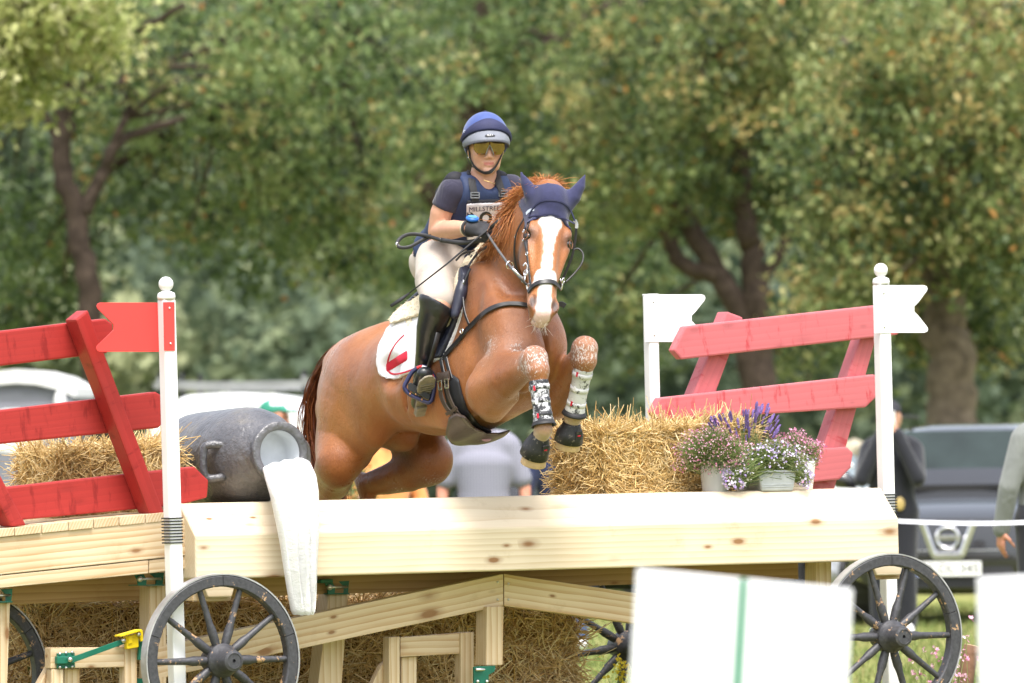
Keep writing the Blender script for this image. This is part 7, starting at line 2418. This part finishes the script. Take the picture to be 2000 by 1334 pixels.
# hair tucked by the ear
# sunglasses
gq = lambda l, u: HC + hf * (.114 - 3.6 * l * l) + hl * l + hu * u
LENS = pmat("gold_mirror_lens", (.30, .20, .085), .1, .25, 30, metal=.85)
FRAMEB = pmat("black_frame", (.02, .02, .022), .35)
nx, V, F = 41, [], []
ls = np.linspace(-.071, .071, nx)
for l in ls:
    al = abs(l)
    topu = .034
    bot = -.032 + .024 * np.clip((al - .05) / .02, 0, 1) ** 1.5
    if al < .018: bot = -.032 + .044 * (1 - al / .018) ** .8
    for j in range(5):
        V.append(gq(l, topu + (bot - topu) * j / 4))
F = [[i * 5 + j, (i + 1) * 5 + j, (i + 1) * 5 + j + 1, i * 5 + j + 1] for i in range(nx - 1) for j in range(4)]
gl_ = link("sunglasses", mesh_np("sunglasses", V, F), LENS, person, smooth=True)
md = gl_.modifiers.new("thickness", 'SOLIDIFY'); md.thickness = .0022
tube("glasses_frame", [gq(l, .035) for l in np.linspace(-.073, .073, 25)], .0032, FRAMEB, gl_, 8)
tube("nose_bridge", [gq(l, -.032 + .046 * (1 - abs(l) / .018) ** .8 if abs(l) < .018 else -.032) + hf * .001 for l in np.linspace(-.019, .019, 13)], .0022, pmat("grey_bridge", (.25, .26, .28), .35), gl_, 8)
tube("lens_divider", [gq(0, .032), gq(0, .014)], .0045, pmat("brown_divider", (.16, .055, .02), .35), gl_, 8)
for sg in (-1, 1):
    tube("temple_arm", [gq(sg * .073, .031), HC + hf * .06 + hl * sg * .077 + hu * .018, HC - hf * .02 + hl * sg * .080 + hu * .008], [.005, .0035, .003], FRAMEB, gl_, 8)
tube("necklace", spline([BP(938, 352, .055) + HV * .03, BP(944, 357, .03) + HV * .065, BP(950, 360, -.01) + HV * .072, BP(957, 356, -.045) + HV * .05], 6), .0022, pmat("gold_chain", (.65, .45, .18), .3, metal=.8), person, 6)
tube("earring", [HC + hl * (.079 if hl[0] < 0 else -.079) - hf * .006 - hu * .042, HC + hl * (.079 if hl[0] < 0 else -.079) - hf * .006 - hu * .050], .004, CHROME, person, 8)

# ------------------------------------------------------------------ stirrup, whip, reins
yS = toR[1] - .0
st = empty("stirrup", P(822, 715, yS), "navy stirrup iron with a red and white top holding the rider's boot", "stirrup")
SNAVY = pmat("navy_stirrup", (.025, .026, .085), .35, .1, 10, spec=.5)
SP = lambda x, y, d=0: P(x, y, toR[1] + .055 + d)
fr_ = spline([SP(820, 716), SP(806, 726), SP(796, 742), SP(790, 757), SP(800, 770), SP(818, 779), SP(838, 786), SP(846, 770), SP(849, 748), SP(845, 731), SP(832, 718), SP(820, 716)], 6)
tube("stirrup_frame", fr_, .0105, SNAVY, st, 10, flat=(np.array((0, 1.0, 0)), 1.5))
tube("stirrup_top", spline([SP(814, 719, -.012), SP(823, 716, -.012), SP(834, 720, -.012), SP(843, 731, -.012), SP(847, 742, -.012)], 6), .0075, pmat("red_stirrup_top", (.65, .03, .03), .35), st, 8)
tube("stirrup_top", spline([SP(824, 716, -.016), SP(832, 719, -.016), SP(839, 726, -.016)], 6), .0078, WHITEPL, st, 8)
prism_pts("tread", [SP(797, 749, -.02), SP(803, 747, -.02), SP(841, 772, -.02), SP(838, 781, -.02), SP(797, 762, -.02)], np.array((0, .05, 0)), BLACKR, st, None, .003)
for x, y in ((801, 769), (812, 770), (824, 780)):
    ball("stirrup_stud", SP(x, y, -.016), .005, pmat("copper_stud", (.55, .28, .15), .3, metal=.7), st, None, 8)
tube("stirrup_leather", [BP(856, 650, .335), BP(846, 690, .35), SP(836, 722, -.01)], .013, LEATHER, st, 8, flat=(HV, .3))

wh = empty("riding_whip", P(870, 515, 38.5), "long thin black riding whip held in the rider's right hand", "whip")
yw = wrR[1] - .065
tube("whip_shaft", [P(968, 437, yw), P(940, 459, yw), P(872, 516, yw - .06), P(800, 572, yw - .10)], [.0065, .0055, .0040, .0030], BLACKR, wh, 8)
tube("whip_grip", [P(979, 428, yw + .005), P(974, 432, yw), P(958, 445, yw)], [.0115, .010, .009], BLACKR, wh, 10)
tube("whip_flap", [P(800, 572, yw - .10), P(783, 585, yw - .11), P(763, 598, yw - .12)], [.0032, .009, .0075], BLACKR, wh, 8, flat=(np.array((0, 1.0, 0)), .3))

re = empty("reins", P(990, 500, 38.3), "black leather reins running from the rider's gloved hand to the bit", "reins")
yh_ = wrR[1] - .05
bitP = P(1028, 556, bp_[1] - .02)
tube("rein", spline([P(951, 455, yh_), P(972, 487, yh_ - .1), P(994, 517, yh_ * .4 + bitP[1] * .6 - .02), P(1012, 538, bitP[1] - .03), bitP], 6), .0060, pmat("grey_rubber_rein", (.10, .10, .105), .7), re, 8, flat=(np.array((0, 1.0, 0)), .6))
ring_at("martingale_ring", P(996, 518, yh_ * .4 + bitP[1] * .6 - .02), nrm(CR * .5 - _F), .017, .003, CHROME, re)
tube("rein_clip", [P(1001, 524, bitP[1] - .035), P(1022, 546, bitP[1] - .03)], [.006, .004], CHROME, re, 8)
def flat_strap(name, pix, w, parent):
    pts = spline([P(x, y, Yq) for x, y, Yq in pix], 6)
    return tube(name, pts, w / 2, LEATHER, parent, 10, flat=(np.array((0, 1.0, 0)), .35))
flat_strap("rein_loop", [(966, 436, yh_), (976, 445, yh_ - .02), (975, 458, yh_ - .03), (960, 466, yh_ - .01), (935, 470, yh_ + .05), (900, 474, yh_ + .06), (862, 469, yh_ + .1)], .022, re)
flat_strap("rein_end", [(862, 469, yh_ + .1), (835, 461, yh_ + .15), (806, 457, yh_ + .17), (787, 462, yh_ + .17), (776, 474, yh_ + .16), (781, 483, yh_ + .15), (800, 482, yh_ + .15), (822, 470, yh_ + .16), (842, 460, yh_ + .17)], .017, re)
ring_at("rein_buckle", P(777, 478, yh_ + .158), nrm(CR - _F), .010, .003, CHROME, re)
